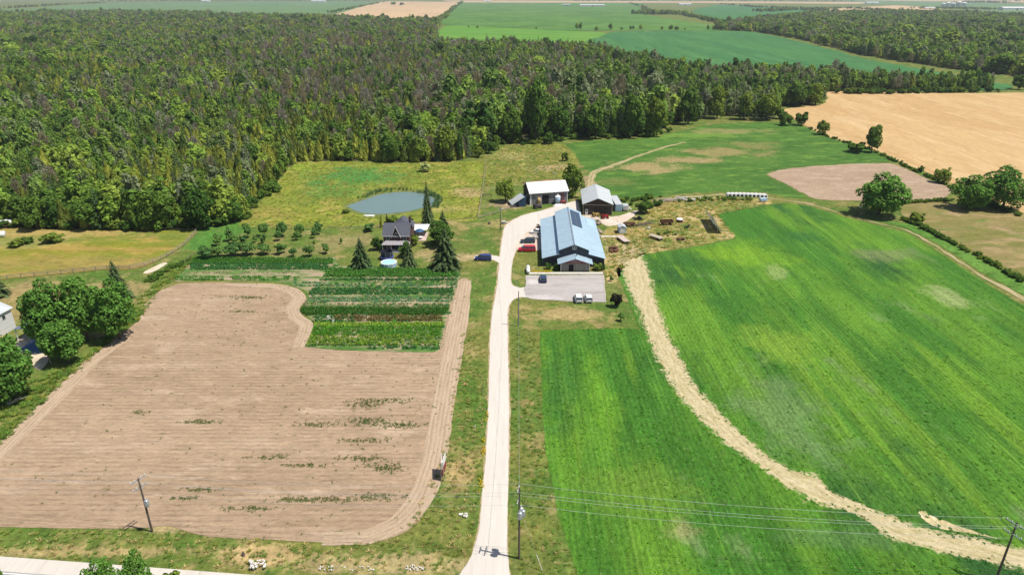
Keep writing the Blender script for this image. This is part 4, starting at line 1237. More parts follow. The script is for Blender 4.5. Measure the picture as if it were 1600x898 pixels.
# left group by the neighbour's house
T('maple_tree', 'big leafy maple, left one of the group at the tilled field', 84, 540, 437, 72, BIG, T_BIG[0])
T('maple_tree', 'tallest dense maple, middle of the group at the tilled field', 138, 532, 431, 78, BIG, T_BIG[1])
T('maple_tree', 'dense maple at the right end of the group, shading the tilled field', 188, 530, 436, 70, BIG, T_BIG[0])
T('maple_tree', 'smaller bushy maple at the front of the group by the field', 107, 566, 499, 68, BIG, T_BIG[1])
T('spruce_tree', 'dark spruce behind the group of maples', 188, 468, 404, 57, SPRU, T_CON)
T('spruce_tree', 'dark spruce cut by the left edge of the photo', -4, 462, 424, 54, SPRU, T_CON)
T('maple_tree', 'big round tree at the lower left edge', 22, 622, 524, 84, BIG, T_BIG[0])
T('willow_tree', 'bushy tree with bleached bare limbs at the left edge', -6, 640, 560, 66, MIDL, T_BIG[1])
t_ = thing('fallen_limb', 'bleached bare limbs sprawling at the foot of the left edge tree', 'branch', G(14, 634), 0.4)
mb = MB()
rb = random.Random(4)
for i in range(9):
    a = rb.uniform(-0.6, 2.4)
    L = rb.uniform(2.2, 4.2)
    e = (math.cos(a) * L, math.sin(a) * L * 0.8, rb.uniform(0.8, 2.6))
    mb.tube([(0, 0, 0.3), (e[0] * .5, e[1] * .5, e[2] * .7), e], [0.1, 0.07, 0.03], 5)
mb.build('limbs', plain('bleached_wood', (0.42, 0.38, 0.33), 0.9), t_)
# bottom edge
T('ash_tree', 'leafy tree top at the bottom edge, left of the pair by the road', 172, 955, 874, 62, BIG, T_BIG[0])
T('ash_tree', 'taller leafy tree top at the bottom edge, right of the pair by the road', 226, 950, 862, 54, BIG, T_BIG[1])
T('bush', 'leafy bush in the bottom left corner by the road', -6, 905, 866, 30, SHRUB, cat='bush')
T('bush', 'low leafy bush right of the pair at the bottom edge', 276, 930, 890, 34, SHRUB, cat='bush')

# around the farmhouse
T('spruce_tree', 'broad drooping spruce left of the trampoline', 565, 418, 369, 50, SPRU, T_CON)
T('spruce_tree', 'largest drooping spruce, right front of the house lawn', 697, 420, 354, 70, SPRU, T_CON)
T('spruce_tree', 'very tall narrow spruce beside the pond', 669, 353, 279, 32, SPRU, T_CON)
T('spruce_tree', 'small spruce right behind the swimming pool', 640, 415, 376, 36, SPRU, T_CON)
T('pine_tree', 'short wide pine behind the round willow', 692, 350, 326, 22, FSPR, T_CON)
T('willow_tree', 'wide round grey-green tree behind the largest spruce', 687, 384, 346, 52, MIDL, T_BIG[0])
T('bush', 'dark leafy bush in front of the farmhouse porch', 634, 402, 376, 26, SHRUB, cat='bush')
T('yew_bush', 'dense dark bush at the right corner of the farmhouse', 647, 383, 366, 17, SHRUB, cat='bush')
T('bush', 'dark bush at the left corner of the farmhouse', 590, 391, 369, 20, SHRUB, cat='bush')
T('columnar_tree', 'left one of two pencil-thin evergreens behind the house', 596, 355, 335, 5, FCED, T_CON)
T('columnar_tree', 'right one of two pencil-thin evergreens behind the house', 605, 348, 334, 4, FCED, T_CON)
T('bush', 'low round bush on the lawn left of the house', 578, 361, 348, 23, ORCH, cat='bush')
T('bush', 'bush peeping over the roof from behind the house', 640, 350, 336, 18, SHRUB, cat='bush')
T('bush', 'bush behind the left part of the house roof', 613, 347, 337, 20, SHRUB, cat='bush')
T('pale_bush', 'pale yellow-green bush alone in the pasture above the pond', 664, 268, 250, 22, PALE, cat='bush')
T('bush', 'dark low bush on the left shore of the pond', 541, 333, 325, 14, SHRUB, cat='bush')
# farmyard
T('yard_tree', 'dense round tree left of the old barn', 790, 316, 274, 37, MIDL, T_BIG[0])
T('yard_tree', 'dense tree behind the right end of the old barn', 893, 308, 254, 42, MIDL, T_BIG[1])
T('bush', 'dark bush on the path behind the old barn', 883, 252, 237, 14, SHRUB, cat='bush')
T('willow_bush', 'round green willow bush by the gravel track', 1006, 333, 311, 28, SHRUB, cat='bush')
T('bush', 'smaller bush right behind the round willow bush', 1026, 322, 310, 18, SHRUB, cat='bush')
T('plum_tree', 'dark purple-brown small tree right of the parking lot', 964, 479, 455, 22, quads_mesh('crown', crown_leaves(171, 1300, 0.08, 16, 0.1), foliage('leaf_purple', (0.022, 0.02, 0.014), (0.03, 0.03, 0.018))))
T('sapling', 'small dark sapling below the purple tree', 970, 502, 489, 13, ORCH)
T('sapling', 'tiny sapling on the dry grass above the purple tree', 955, 440, 431, 8, ORCH)
T('bush', 'green shrub left of the barn porch', 857, 421, 410, 13, SHRUB, cat='bush')
T('bush', 'green shrub between the left shrub and the barn porch', 868, 422, 411, 11, SHRUB, cat='bush')
T('bush', 'green shrub right of the barn porch', 932, 422, 409, 16, SHRUB, cat='bush')
T('bush', 'low shrub at the right front corner of the barn', 942, 422, 413, 9, SHRUB, cat='bush')
for i, (x, yb, yt, w, lab) in enumerate([(747, 246, 228, 22, 'small dark tree left of the pasture fence top'), (764, 240, 220, 24, 'small tree at the top of the pasture fence'), (776, 235, 210, 18, 'thin tree with a bare trunk by the pasture gap'), (858, 225, 205, 24, 'low bright willow at the wood edge behind the old barn')]):
    T('edge_tree', lab, x, yb, yt, w, MIDL)
# right-hand trees
T('maple_tree', 'big spreading maple beside the bare brown field', 1373, 335, 271, 84, BIG, T_BIG[0])
T('maple_tree', 'dark bushy maple, left one of the pair at the right edge', 1512, 326, 273, 66, BIG, T_BIG[1])
T('willow_tree', 'tall spreading willow, right one of the pair at the right edge', 1566, 326, 259, 74, BIG, T_BIG[0])
T('bush', 'round bush on the wheat field edge', 1471, 286, 259, 30, MIDL, cat='bush')
T('bush', 'small dark bush left of the round one on the wheat field edge', 1438, 269, 258, 12, SHRUB, cat='bush')
T('field_tree', 'slender tree on the wheat field edge with a bush at its foot', 1361, 238, 193, 27, MIDL, T_BIG[1])
T('bush', 'dark bush at the foot of the slender tree', 1338, 238, 221, 32, SHRUB, cat='bush')
T('field_tree', 'small lone leaning tree on the wheat field corner', 1284, 211, 187, 22, MIDL, T_SMALL)
T('bush', 'round bush nearest the lone leaning tree', 1252, 196, 174, 24, SHRUB, cat='bush')
T('bush', 'bush in the middle of three at the wheat corner', 1226, 196, 177, 24, SHRUB, cat='bush')
T('bush', 'leftmost of three bushes at the wheat corner', 1217, 186, 168, 22, SHRUB, cat='bush')
T('bush', 'small round bush on the hedge above the green strip', 1433, 349, 330, 25, SHRUB, cat='bush')
T('field_tree', 'round tree at the right edge beyond the blue-green field', 1590, 140, 116, 26, MIDL)

# orchard
OR = 'orchard trees left of the farmhouse'
for (x, yb, yt, w, lab) in [(387, 371, 348.5, 17.6, 'leftmost round tree of the back row in the orchard'), (414, 369, 347.4, 19.4, 'second round tree from the left in the back orchard row'), (442, 369, 345.6, 21.2, 'biggest round tree, middle of the back orchard row'),
                            (470, 370, 348.4, 18.5, 'fourth round tree from the left in the back orchard row'), (497, 366, 346.2, 17.6, 'rightmost round tree of the back orchard row'),
                            (437, 376, 358.9, 13.0, 'smaller tree in front of the biggest back row tree'), (464, 375, 359.7, 13.0, 'smaller tree in front of the fourth back row tree'), (492, 372, 355.8, 10.1, 'smaller tree in front of the rightmost back row tree'),
                            (413, 381, 363.9, 15.7, 'rounded tree in the middle orchard row above the hedge end'), (399, 379, 367.3, 8.4, 'narrow little tree in the middle orchard row'),
                            (340, 384, 365.1, 18.5, 'bushy tree at the left end of the middle orchard row'), (358, 377, 355.4, 15.7, 'taller thin-leaved tree behind the middle orchard row'), (366, 381, 366.6, 16.6, 'second bushy tree of the middle orchard row'), (381, 380, 366.5, 15.7, 'third bushy tree of the middle orchard row'),
                            (322, 404, 385.1, 29.4, 'leftmost rounded tree of the front orchard hedge'), (341, 402, 384.0, 26.2, 'second rounded tree of the front orchard hedge'), (364, 400, 380.2, 28.4, 'third rounded tree of the front orchard hedge'), (387, 399, 378.3, 28.4, 'fourth rounded tree of the front orchard hedge'),
                            (413, 398, 380.9, 25.2, 'last rounded tree at the right end of the orchard hedge'), (440, 397, 378.1, 22.2, 'lone umbrella-shaped tree right of the orchard hedge'),
                            (459, 401, 386.6, 14.7, 'light young tree right of the umbrella-shaped one'), (484, 401, 382.1, 19.4, 'yellow-green young tree in the front orchard row'), (509, 396, 379.8, 15.7, 'young tree at the right end of the front orchard row'),
                            (533, 381, 372.0, 6.5, 'tiny sapling alone on the lawn right of the orchard'), (491, 384, 375.0, 4.6, 'tiny thin sapling between the orchard rows')]:
    T('orchard_tree', lab, x, yb, yt, w, ORCH, None, OR)
# ================================================================== BUILDINGS
M['blue_roof'] = roof_metal('blue_roof', (0.43, 0.57, 0.66), 0.9, 1, 0.4, 0.2, 0.86)
M['white_roof'] = roof_metal('white_roof', (0.6, 0.59, 0.565), 0.9, 0, 0.5, 0.1, 0.9)
M['white_roof_y'] = roof_metal('white_roof_y', (0.56, 0.585, 0.585), 0.9, 1, 0.45, 0.15, 0.88)
M['char'] = boards('charcoal_boards', (0.045, 0.05, 0.062), 0.32, 0, 0.7)
M['char_y'] = boards('charcoal_boards_side', (0.045, 0.05, 0.062), 0.32, 1, 0.7)
M['grey_wood'] = boards('grey_wood', (0.23, 0.215, 0.19), 0.22, 0, 0.9)
M['old_wood'] = boards('old_barn_wood', (0.21, 0.2, 0.2), 0.28, 0, 0.95, 0.35)
M['old_dark'] = boards('old_dark_wood', (0.085, 0.08, 0.08), 0.28, 1, 0.95, 0.3)
M['brown_board'] = boards('brown_boards', (0.062, 0.05, 0.046), 0.35, 0, 0.8)
M['trim'] = plain('white_trim', (0.72, 0.71, 0.68), 0.6, var=0.06)
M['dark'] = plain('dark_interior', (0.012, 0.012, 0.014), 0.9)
M['glass'] = plain('window_glass', (0.03, 0.04, 0.05), 0.08, spec=0.6, var=0.05)
M['navy'] = plain('navy_wall', (0.03, 0.065, 0.12), 0.5, var=0.15)
M['red_sign'] = plain('red_sign', (0.17, 0.03, 0.035), 0.7, var=0.2)
M['solar'] = plain('solar_glass', (0.035, 0.055, 0.1), 0.15, spec=0.6, var=0.1)
M['alu'] = plain('aluminium', (0.5, 0.52, 0.54), 0.35, 0.7)
M['slate'] = plain('slate_shingles', (0.085, 0.088, 0.11), 0.8, var=0.25, scale=3)
M['brick'] = plain('dark_brick', (0.09, 0.05, 0.042), 0.9, var=0.3, scale=4)
M['rust'] = plain('rust', (0.13, 0.06, 0.035), 0.9, var=0.4, scale=3)
M['blackish'] = plain('black_paint', (0.02, 0.02, 0.022), 0.5)
M['tyre'] = plain('tyre_rubber', (0.018, 0.018, 0.018), 0.9)
M['rim'] = plain('wheel_rim', (0.4, 0.4, 0.42), 0.35, 0.6)
M['lamp_w'] = plain('headlight_glass', (0.7, 0.7, 0.7), 0.15)
M['lamp_r'] = plain('taillight_glass', (0.35, 0.02, 0.02), 0.2)
M['pale_wood'] = plain('pale_weathered_wood', (0.42, 0.35, 0.27), 0.9, var=0.25, scale=3)
M['pole_wood'] = plain('pole_wood', (0.12, 0.095, 0.075), 0.9, var=0.3, scale=3)
M['galv'] = plain('galvanised', (0.42, 0.44, 0.46), 0.4, 0.5, 0.15)
M['ltblue'] = plain('pale_blue_paint', (0.36, 0.5, 0.62), 0.5, var=0.12)
M['tarp_blue'] = plain('blue_tarp', (0.03, 0.09, 0.2), 0.5, var=0.3)
M['pinkstone'] = plain('pink_paving', (0.5, 0.38, 0.33), 0.9, var=0.2)
M['limestone'] = plain('limestone', (0.62, 0.58, 0.52), 0.9, var=0.25, scale=3)


def gable_roof(root, x0, x1, y0, y1, ze, zr, mat, th=0.12, name='roof', axis='y'):
    """two roof sheets meeting at a ridge; axis: direction of the ridge"""
    if axis == 'y':
        xm = (x0 + x1) / 2
        a = MB().slab([(x0, y0, ze), (x0, y1, ze), (xm, y1, zr), (xm, y0, zr)], th).build(name, mat, root)
        b = MB().slab([(xm, y0, zr + .003), (xm, y1, zr + .003), (x1, y1, ze + .003), (x1, y0, ze + .003)], th).build(name, mat, root)
    else:
        ym = (y0 + y1) / 2
        a = MB().slab([(x0, y0, ze), (x1, y0, ze), (x1, ym, zr), (x0, ym, zr)], th).build(name, mat, root)
        b = MB().slab([(x0, ym, zr + .003), (x1, ym, zr + .003), (x1, y1, ze + .003), (x0, y1, ze + .003)], th).build(name, mat, root)
    return a, b


# ---- big blue-roofed barn with shop front
barn = thing('barn', 'long charcoal barn with pale blue metal roof and porch by the parking lot', 'barn', (17.65, 182.5, 0), math.radians(-1.4))
W2_, LEN = 8.75, 36.0
MB().prism([(-W2_, -.05), (-W2_, 2.55), (-4.2, 3.85), (-4.2, 5.1), (0, 6.75), (4.2, 5.1), (4.2, 3.85), (W2_, 2.55), (W2_, -.05)], 'y', 0, LEN).build('wall', M['char'], barn)
for sx in (-1, 1):
    q = [(sx * (W2_ + .35), -.4, 2.62), (sx * (W2_ + .35), LEN + .4, 2.62), (sx * 4.18, LEN + .4, 4.0), (sx * 4.18, -.4, 4.0)]
    MB().slab(q, 0.1).build('aisle_roof', M['blue_roof'], barn)
    q = [(sx * 4.34, -.5, 5.18), (sx * 4.34, LEN + .4, 5.18), (0, LEN + .4, 6.92 + (.003 if sx > 0 else 0)), (0, -.5, 6.92 + (.003 if sx > 0 else 0))]
    MB().slab(q, 0.1).build('nave_roof', M['blue_roof'], barn)
    MB().box(sx * 4.23, LEN / 2, 4.5, 0.06, LEN - .4, 0.95).build('clerestory', M['navy'], barn)
MB().box(0, LEN / 2, 6.97, 0.35, LEN + .9, 0.06).build('ridge_cap', M['alu'], barn)
w_ = MB().box(0.05, -0.06, 5.75, 1.1, 0.1, 1.0).build('window', M['trim'], barn)
for dx in (-.24, .24):
    MB().box(0.05 + dx, -0.13, 5.75, 0.36, 0.04, 0.72).build('pane', M['glass'], w_)
sl = (6.92 - 5.18) / 4.34
tilt = math.atan(sl)
for r in range(8):
    for cidx in range(2):
        cx = 1.25 + cidx * 1.62
        MB().box(cx, 19.2 + r * 1.95, 6.92 - cx * sl + 0.13, 1.6, 1.9, 0.06, 0, 0, tilt).build('solar_panel', M['solar'], barn)
MB().box(2.06, 26.0, 6.92 - 2.06 * sl + 0.09, 0.06, 15.6, 0.06, 0, 0, tilt).build('panel_rail', M['alu'], barn)
MB().slab([(6.0, 27, 3.56), (6.0, 35, 3.56), (8.2, 35, 2.88), (8.2, 27, 2.88)], 0.05).build('skylight', M['ltblue'], barn)
po = MB().box(0.2, -1.95, 1.25, 8.0, 3.8, 2.55).build('porch_wall', M['grey_wood'], barn)
MB().prism([(-3.8, 2.53), (4.2, 2.53), (0.2, 3.75)], 'y', -3.84, -3.7).build('pediment', M['red_sign'], barn)
q0, q1 = -4.35, -0.02
MB().slab([(-4.75, q0, 2.42), (-4.75, q1, 2.42), (0.2, q1, 4.02), (0.2, q0, 4.02)], 0.12).build('porch_roof', M['blue_roof'], barn)
MB().slab([(0.2, q0, 4.023), (0.2, q1, 4.023), (5.15, q1, 2.423), (5.15, q0, 2.423)], 0.12).build('porch_roof', M['blue_roof'], barn)
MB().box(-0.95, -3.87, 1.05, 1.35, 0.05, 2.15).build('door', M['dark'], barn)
for dx in (-3.8, 4.2):
    MB().box(dx, -3.9, 1.25, 0.16, 0.12, 2.5).build('corner_post', M['trim'], barn)
sg = MB().box(0.1, -3.9, 2.86, 5.4, 0.05, 0.62).build('sign', M['red_sign'], barn)
xx = -1.1
for i, (wd, hh) in enumerate([(.26, .34), (.24, .30), (.26, .34), (.24, .3), (.1, .5), (.22, .34), (.2, .3), (.12, .2), (.24, .55)]):
    mb = MB().box(xx + wd / 2, -3.95, 2.9, wd * .28, 0.04, hh).box(xx + wd * .72, -3.955, 2.9 + hh * .18, wd * .4, 0.04, hh * .3)
    mb.build('letter', M['trim'], sg)
    xx += wd + 0.1
for i in range(5):
    MB().box(-0.45 + i * .26, -3.96, 3.25, .16, 0.04, .12).build('letter', M['trim'], sg)
wv = MB().tube([(0.2, -4.2, 4.0), (0.2, -4.2, 5.0)], 0.035, 5).box(0.2, -4.2, 4.95, 0.8, 0.05, 0.1).box(0.45, -4.2, 5.1, 0.3, 0.05, 0.3).build('weathervane', M['blackish'], barn)
MB().box(-W2_ - .03, 3.5, 1.5, 0.05, 1.8, 2.0).build('side_door', M['ltblue'], barn)
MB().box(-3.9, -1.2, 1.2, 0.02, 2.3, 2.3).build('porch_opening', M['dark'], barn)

# ---- old barn with white roof
ob = G(828, 320.6)
oe = G(886.5, 316.3)
orz = math.atan2(oe.y - ob.y, oe.x - ob.x)
OL = (oe - ob).length
old = thing('old_barn', 'weathered grey barn with bright white roof and open doorway', 'barn', ob, orz)
OD = 9.0
MB().prism([(0, -.05), (0, 4.7), (OD / 2, 7.3), (OD, 4.7), (OD, -.05)], 'x', 0, OL).build('wall', M['old_wood'], old)
MB().prism([(0.02, -.05), (0.02, 4.6), (OD / 2, 7.2), (OD - .02, 4.6), (OD - .02, -.05)], 'x', -0.05, -0.01).build('gable_end', M['old_dark'], old)
MB().slab([(-.4, -.55, 4.5), (OL + .4, -.55, 4.5), (OL + .4, OD / 2, 7.55), (-.4, OD / 2, 7.55)], 0.12).build('roof', M['white_roof'], old)
MB().slab([(-.4, OD / 2, 7.553), (OL + .4, OD / 2, 7.553), (OL + .4, OD + .55, 4.5), (-.4, OD + .55, 4.5)], 0.12).build('roof', M['white_roof'], old)
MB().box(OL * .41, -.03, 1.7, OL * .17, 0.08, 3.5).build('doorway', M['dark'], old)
MB().box(OL * .24, -.05, 1.6, OL * .14, 0.08, 3.2).build('sliding_door', M['galv'], old)
MB().box(0.25, -.05, 2.1, 0.5, 0.08, 4.2).build('corner_board', M['trim'], old)
MB().box(OL - .12, -.05, 2.1, 0.24, 0.08, 4.2).build('corner_board', M['trim'], old)
MB().box(OL * .86, -.04, 2.0, OL * .1, 0.06, 3.6).build('side_panel', plain('faded_red_boards', (0.17, 0.09, 0.09), 0.9, var=.3), old)
lp = old.matrix_basis @ Vector((0, 0, 0))
lean = thing('lean_to_shed', 'small dark blue shed with a slanting white roof beside the old barn', 'shed', G(812, 323.5), orz)
MB().prism([(-2.4, -.05), (-2.4, 1.3), (1.6, 3.6), (2.4, 3.6), (2.4, -.05)], 'y', 0, 5.0).build('wall', M['navy'], lean)
MB().slab([(-3.0, -.3, 1.1), (-3.0, 5.3, 1.1), (1.7, 5.3, 3.8), (1.7, -.3, 3.8)], 0.1).build('roof', M['white_roof_y'], lean)
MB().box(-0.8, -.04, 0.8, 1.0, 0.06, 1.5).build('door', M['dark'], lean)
bin_ = thing('feed_bin', 'small galvanised feed bin with conical top in front of the old barn', 'feed bin', old.matrix_basis @ Vector((0, 0, 0)) + Vector((OL * .73 * math.cos(orz), OL * .73 * math.sin(orz) - 1.4, 0)))
MB().lathe([(1.0, 1.0), (1.0, 3.0)], 18).build('drum', M['ltblue'], bin_, True)
MB().lathe([(1.06, 2.98), (0.25, 3.55), (0.22, 3.8), (0.02, 3.85)], 18).build('cone_top', M['trim'], bin_)
MB().lathe([(0.3, 0.35), (0.99, 1.02)], 18).build('hopper', M['galv'], bin_)
for k in range(4):
    a = math.pi / 4 + k * math.pi / 2
    MB().box(math.cos(a) * .85, math.sin(a) * .85, 0.55, 0.1, 0.1, 1.1).build('leg', M['galv'], bin_)
yl = thing('feed_hopper', 'little yellow-topped hopper at the left part of the old barn front', 'hopper', G(842, 320.6))
MB().lathe([(0.5, 0.4), (0.7, 1.9), (0.7, 2.4), (0.1, 2.9)], 12).build('tub', plain('yellow_plastic', (0.5, 0.32, 0.14), 0.6), yl, True)
for k in range(3):
    MB().box(math.cos(k * 2.1) * .5, math.sin(k * 2.1) * .5, 0.25, 0.08, 0.08, 0.5).build('leg', M['galv'], yl)

# ---- drive shed
sh = G(910.8, 335.5)
se = G(956, 336)
shed = thing('drive_shed', 'dark brown drive shed with white metal gable roof behind the blue barn', 'shed', sh, math.atan2(se.y - sh.y, se.x - sh.x) - 0.02)
SW = (se - sh).length
SD = 19.0
MB().prism([(0, -.05), (0, 3.9), (SW / 2, 6.0), (SW, 3.9), (SW, -.05)], 'y', 0, SD).build('wall', M['brown_board'], shed)
gable_roof(shed, -.35, SW + .35, -.5, SD + .3, 3.95, 6.2, M['white_roof_y'])
MB().box(SW / 2, -.05, 3.65, SW - .2, 0.08, 0.2).build('door_track', M['pale_wood'], shed)
MB().box(SW * .33, -.03, 1.8, SW * .38, 0.06, 3.5).build('sliding_door', M['brown_board'], shed)
MB().box(SW * .74, -.035, 1.8, SW * .38, 0.06, 3.5).build('sliding_door', M['brown_board'], shed)
for dx in (0.06, SW - .06):
    MB().box(dx, -.06, 1.95, 0.16, 0.1, 3.9).build('corner_trim', M['pale_wood'], shed)
dr = MB().box(1.2, -.1, 1.05, 0.95, 0.06, 2.1).build('door', M['trim'], shed)
MB().box(1.2, -.14, 1.45, 0.5, 0.04, 0.6).build('pane', M['glass'], dr)

# ---- container, box trailer, white shed
ct = thing('shipping_container', 'long pale blue container beside the drive shed', 'container', G(961.3, 330.5), math.radians(1.5))
mb = MB().box(1.2, 6.0, 1.3, 2.4, 12.0, 2.5)
mb.build('box', M['ltblue'], ct)
MB().slab([(-.03, -.03, 2.62), (2.43, -.03, 2.62), (2.43, 12.03, 2.62), (-.03, 12.03, 2.62)], 0.06).build('roof', M['white_roof_y'], ct)
for dx in (.62, 1.78):
    d_ = MB().box(dx, -.05, 1.3, 1.05, 0.06, 2.3).build('door', M['ltblue'], ct)
    MB().tube([(dx, -.1, .2), (dx, -.1, 2.4)], 0.03, 5).build('lock_bar', M['galv'], d_)
bt = thing('box_trailer', 'small white box trailer right of the pale blue container', 'trailer', G(973.8, 330.6))
MB().box(.9, 1.4, 1.25, 1.8, 2.8, 1.7).build('box', M['trim'], bt)
MB().box(.9, 1.4, 2.13, 1.86, 2.86, .06).build('roof', M['white_roof_y'], bt)
for dx in (0.0, 1.8):
    MB().lathe([(0.05, -.1), (.32, -.1), (.32, .1), (.05, .1)], 12).build('wheel', M['tyre'], bt).matrix_basis = Matrix.Translation((dx, 1.4, .33)) @ Matrix.Rotation(math.pi / 2, 4, 'Y')
MB().box(.9, -.04, 1.2, 1.3, .05, 1.4).build('door', M['alu'], bt)
gs_ = thing('garden_shed', 'small pale blue box shed on blocks right of the barn', 'shed', G(967, 365.6), math.radians(3))
MB().box(1.1, 1.5, 1.25, 2.2, 3.0, 2.1).build('wall', M['ltblue'], gs_)
gable_roof(gs_, -.15, 2.35, -.2, 3.2, 2.28, 2.75, M['white_roof_y'], 0.08)
MB().box(1.1, -.03, 1.2, 1.5, .05, 1.8).build('door', M['trim'], gs_)
MB().box(1.1, 1.5, .12, 1.9, 2.6, .2).build('skid', M['blackish'], gs_)

# ---- farmhouse
hp = G(620.5, 391)
house = thing('farmhouse', 'dark brick farmhouse with slate roof, steep white-trimmed gable and front porch', 'house', hp)
MB().prism([(0, -.05), (0, 4.9), (3.3, 7.5), (6.6, 4.9), (6.6, -.05)], 'x', -3.9, 3.9).build('wall', M['brick'], house)
MB().slab([(-4.2, -.4, 4.72), (4.2, -.4, 4.72), (4.2, 3.3, 7.75), (-4.2, 3.3, 7.75)], 0.14).build('roof', M['slate'], house)
MB().slab([(-4.2, 3.3, 7.753), (4.2, 3.3, 7.753), (4.2, 7.0, 4.72), (-4.2, 7.0, 4.72)], 0.14).build('roof', M['slate'], house)
MB().box(0, -.43, 4.62, 8.4, 0.06, 0.16).build('fascia', M['trim'], house)
MB().prism([(-1.15, 4.5), (1.15, 4.5), (0, 7.75)], 'y', -.12, 3.0).build('gable_wall', M['brick'], house)
for sx in (-1, 1):
    MB().slab([(sx * 1.4, -.5, 4.5), (sx * 1.4, 1.5, 4.5), (0, 3.3, 8.0), (0, -.5, 8.0)], 0.1).build('gable_roof', M['slate'], house)
    MB().slab([(sx * 1.44, -.6, 4.42), (sx * 1.44, -.46, 4.42), (0, -.46, 7.97), (0, -.6, 7.97)], 0.36).build('bargeboard', M['trim'], house)
gw = MB().prism([(-.34, 4.2), (.34, 4.2), (.34, 5.4), (0, 5.85), (-.34, 5.4)], 'y', -.18, -.13).build('window', M['trim'], house)
MB().prism([(-.22, 4.3), (.22, 4.3), (.22, 5.3), (0, 5.6), (-.22, 5.3)], 'y', -.21, -.19).build('pane', M['glass'], gw)
for wx in (-2.6, 2.6):
    gw = MB().box(wx, -.05, 3.95, 1.0, .08, 1.3).build('window', M['trim'], house)
    MB().box(wx, -.11, 3.95, .8, .04, 1.1).build('pane', M['glass'], gw)
for wx in (-2.6, 2.2):
    gw = MB().box(wx, -.05, 1.5, 1.1, .08, 1.5).build('window', M['trim'], house)
    MB().box(wx, -.11, 1.5, .9, .04, 1.3).build('pane', M['glass'], gw)
MB().box(0, -.06, 1.2, 1.0, .08, 2.2).build('door', M['navy'], house)
MB().box(0, -1.2, .2, 7.8, 2.3, .35).build('porch_floor', M['trim'], house)
M['porch_roof'] = plain('porch_roof_metal', (0.3, 0.28, 0.29), 0.6, var=.2)
MB().add([(-4.2, -2.6, 2.62), (4.2, -2.6, 2.62), (3.2, -.02, 3.25), (-3.2, -.02, 3.25), (-4.2, -.02, 2.62), (4.2, -.02, 2.62)], [(0, 1, 2, 3), (0, 3, 4), (1, 5, 2), (0, 4, 5, 1)]).build('porch_roof', M['porch_roof'], house)
for wx in (-3.9, -1.3, 1.3, 3.9):
    MB().box(wx, -2.4, 1.45, .14, .14, 2.3).build('porch_post', M['trim'], house)
MB().box(.7, 10.0, 2.3, 6.0, 6.6, 4.7).build('rear_wing', M['brick'], house)
MB().add([(-2.6, 6.4, 4.7), (4.0, 6.4, 4.7), (4.0, 13.6, 4.7), (-2.6, 13.6, 4.7), (.7, 8.2, 7.6), (.7, 11.5, 7.6)], [(0, 1, 4), (1, 2, 5, 4), (2, 3, 5), (3, 0, 4, 5), (0, 3, 2, 1)]).build('wing_roof', M['slate'], house)
MB().box(3.2, 8.0, 7.2, .6, .6, 2.2).build('chimney', M['brick'], house)
# patio things right of the house
pt = G(653, 372)
tag(MB().box(pt.x, pt.y + 1.5, .06, 5.6, 8.5, .12).build('patio', M['pinkstone']), 'pinkish paved patio right of the farmhouse', None, None, 'structure')
cn = thing('party_tent', 'white canopy tent on the patio right of the farmhouse', 'tent', G(648, 369.5))
MB().add([(-1.5, -.6, 2.3), (4.1, -.2, 2.3), (4.4, 5.2, 2.5), (-.9, 5.2, 2.5), (1.4, 2.4, 3.2)], [(0, 1, 4), (1, 2, 4), (2, 3, 4), (3, 0, 4), (3, 2, 1, 0)]).build('canopy', M['trim'], cn)
for (a, b) in ((-1.4, -.5), (4.0, -.1), (4.2, 5.0), (-.8, 5.0)):
    MB().tube([(a, b, 0), (a, b, 2.4)], .05, 5).build('pole', M['trim'], cn)
um = thing('patio_umbrella', 'dark blue patio umbrella on the pink paving', 'umbrella', G(656, 370))
MB().lathe([(1.6, 2.1), (1.0, 2.45), (.05, 2.75)], 8).build('canopy', M['tarp_blue'], um)
MB().tube([(0, 0, 0), (0, 0, 2.7)], .04, 5).build('pole', M['trim'], um)
pb = thing('patio_table', 'round pale patio table in front of the umbrella', 'table', G(657, 373.5))
MB().lathe([(.8, .7), (.8, .76)], 14).build('tabletop', M['trim'], pb)
MB().tube([(0, 0, 0), (0, 0, .7)], .08, 6).build('leg', M['galv'], pb)
# trampoline and pool
tr = thing('trampoline', 'round trampoline with blue pad and dark safety net on the lawn', 'trampoline', G(604.8, 404.5))
MB().lathe([(1.95, .72), (2.05, .8), (2.05, .9), (1.6, .93)], 20).build('pad', plain('blue_pad', (.05, .08, .4), .5), tr)
MB().lathe([(1.62, .8), (1.62, .86)], 20).build('mat', M['blackish'], tr)
MB().lathe([(1.75, .95), (1.75, 2.5), (1.7, 2.5), (1.7, .95)], 20).build('net', plain('dark_net', (.03, .035, .05), .9), tr)
for k in range(8):
    a = k * math.pi / 4
    MB().tube([(2 * math.cos(a), 2 * math.sin(a), 0), (2 * math.cos(a), 2 * math.sin(a), 2.65)], .035, 5).build('post', M['galv'], tr)
pl = thing('swimming_pool', 'round above-ground pool with pale turquoise water on the lawn', 'pool', G(608, 414.8))
MB().lathe([(2.25, -.05), (2.25, 1.05)], 24).build('wall', plain('pool_wall', (.35, .5, .65), .5, var=.15, scale=3), pl)
MB().lathe([(2.32, 1.05), (2.32, 1.15), (2.0, 1.15), (2.0, 1.0)], 24).build('rim', M['trim'], pl)
MB().lathe([(2.02, .6), (2.02, 1.08)], 24).build('water', plain('pool_water', (.38, .72, .72), .1, spec=.5, var=.05), pl)
for k in range(12):
    a = k * math.pi / 6 + .1
    MB().box(2.29 * math.cos(a), 2.29 * math.sin(a), .5, .12, .12, 1.05, a).build('upright', M['trim'], pl)

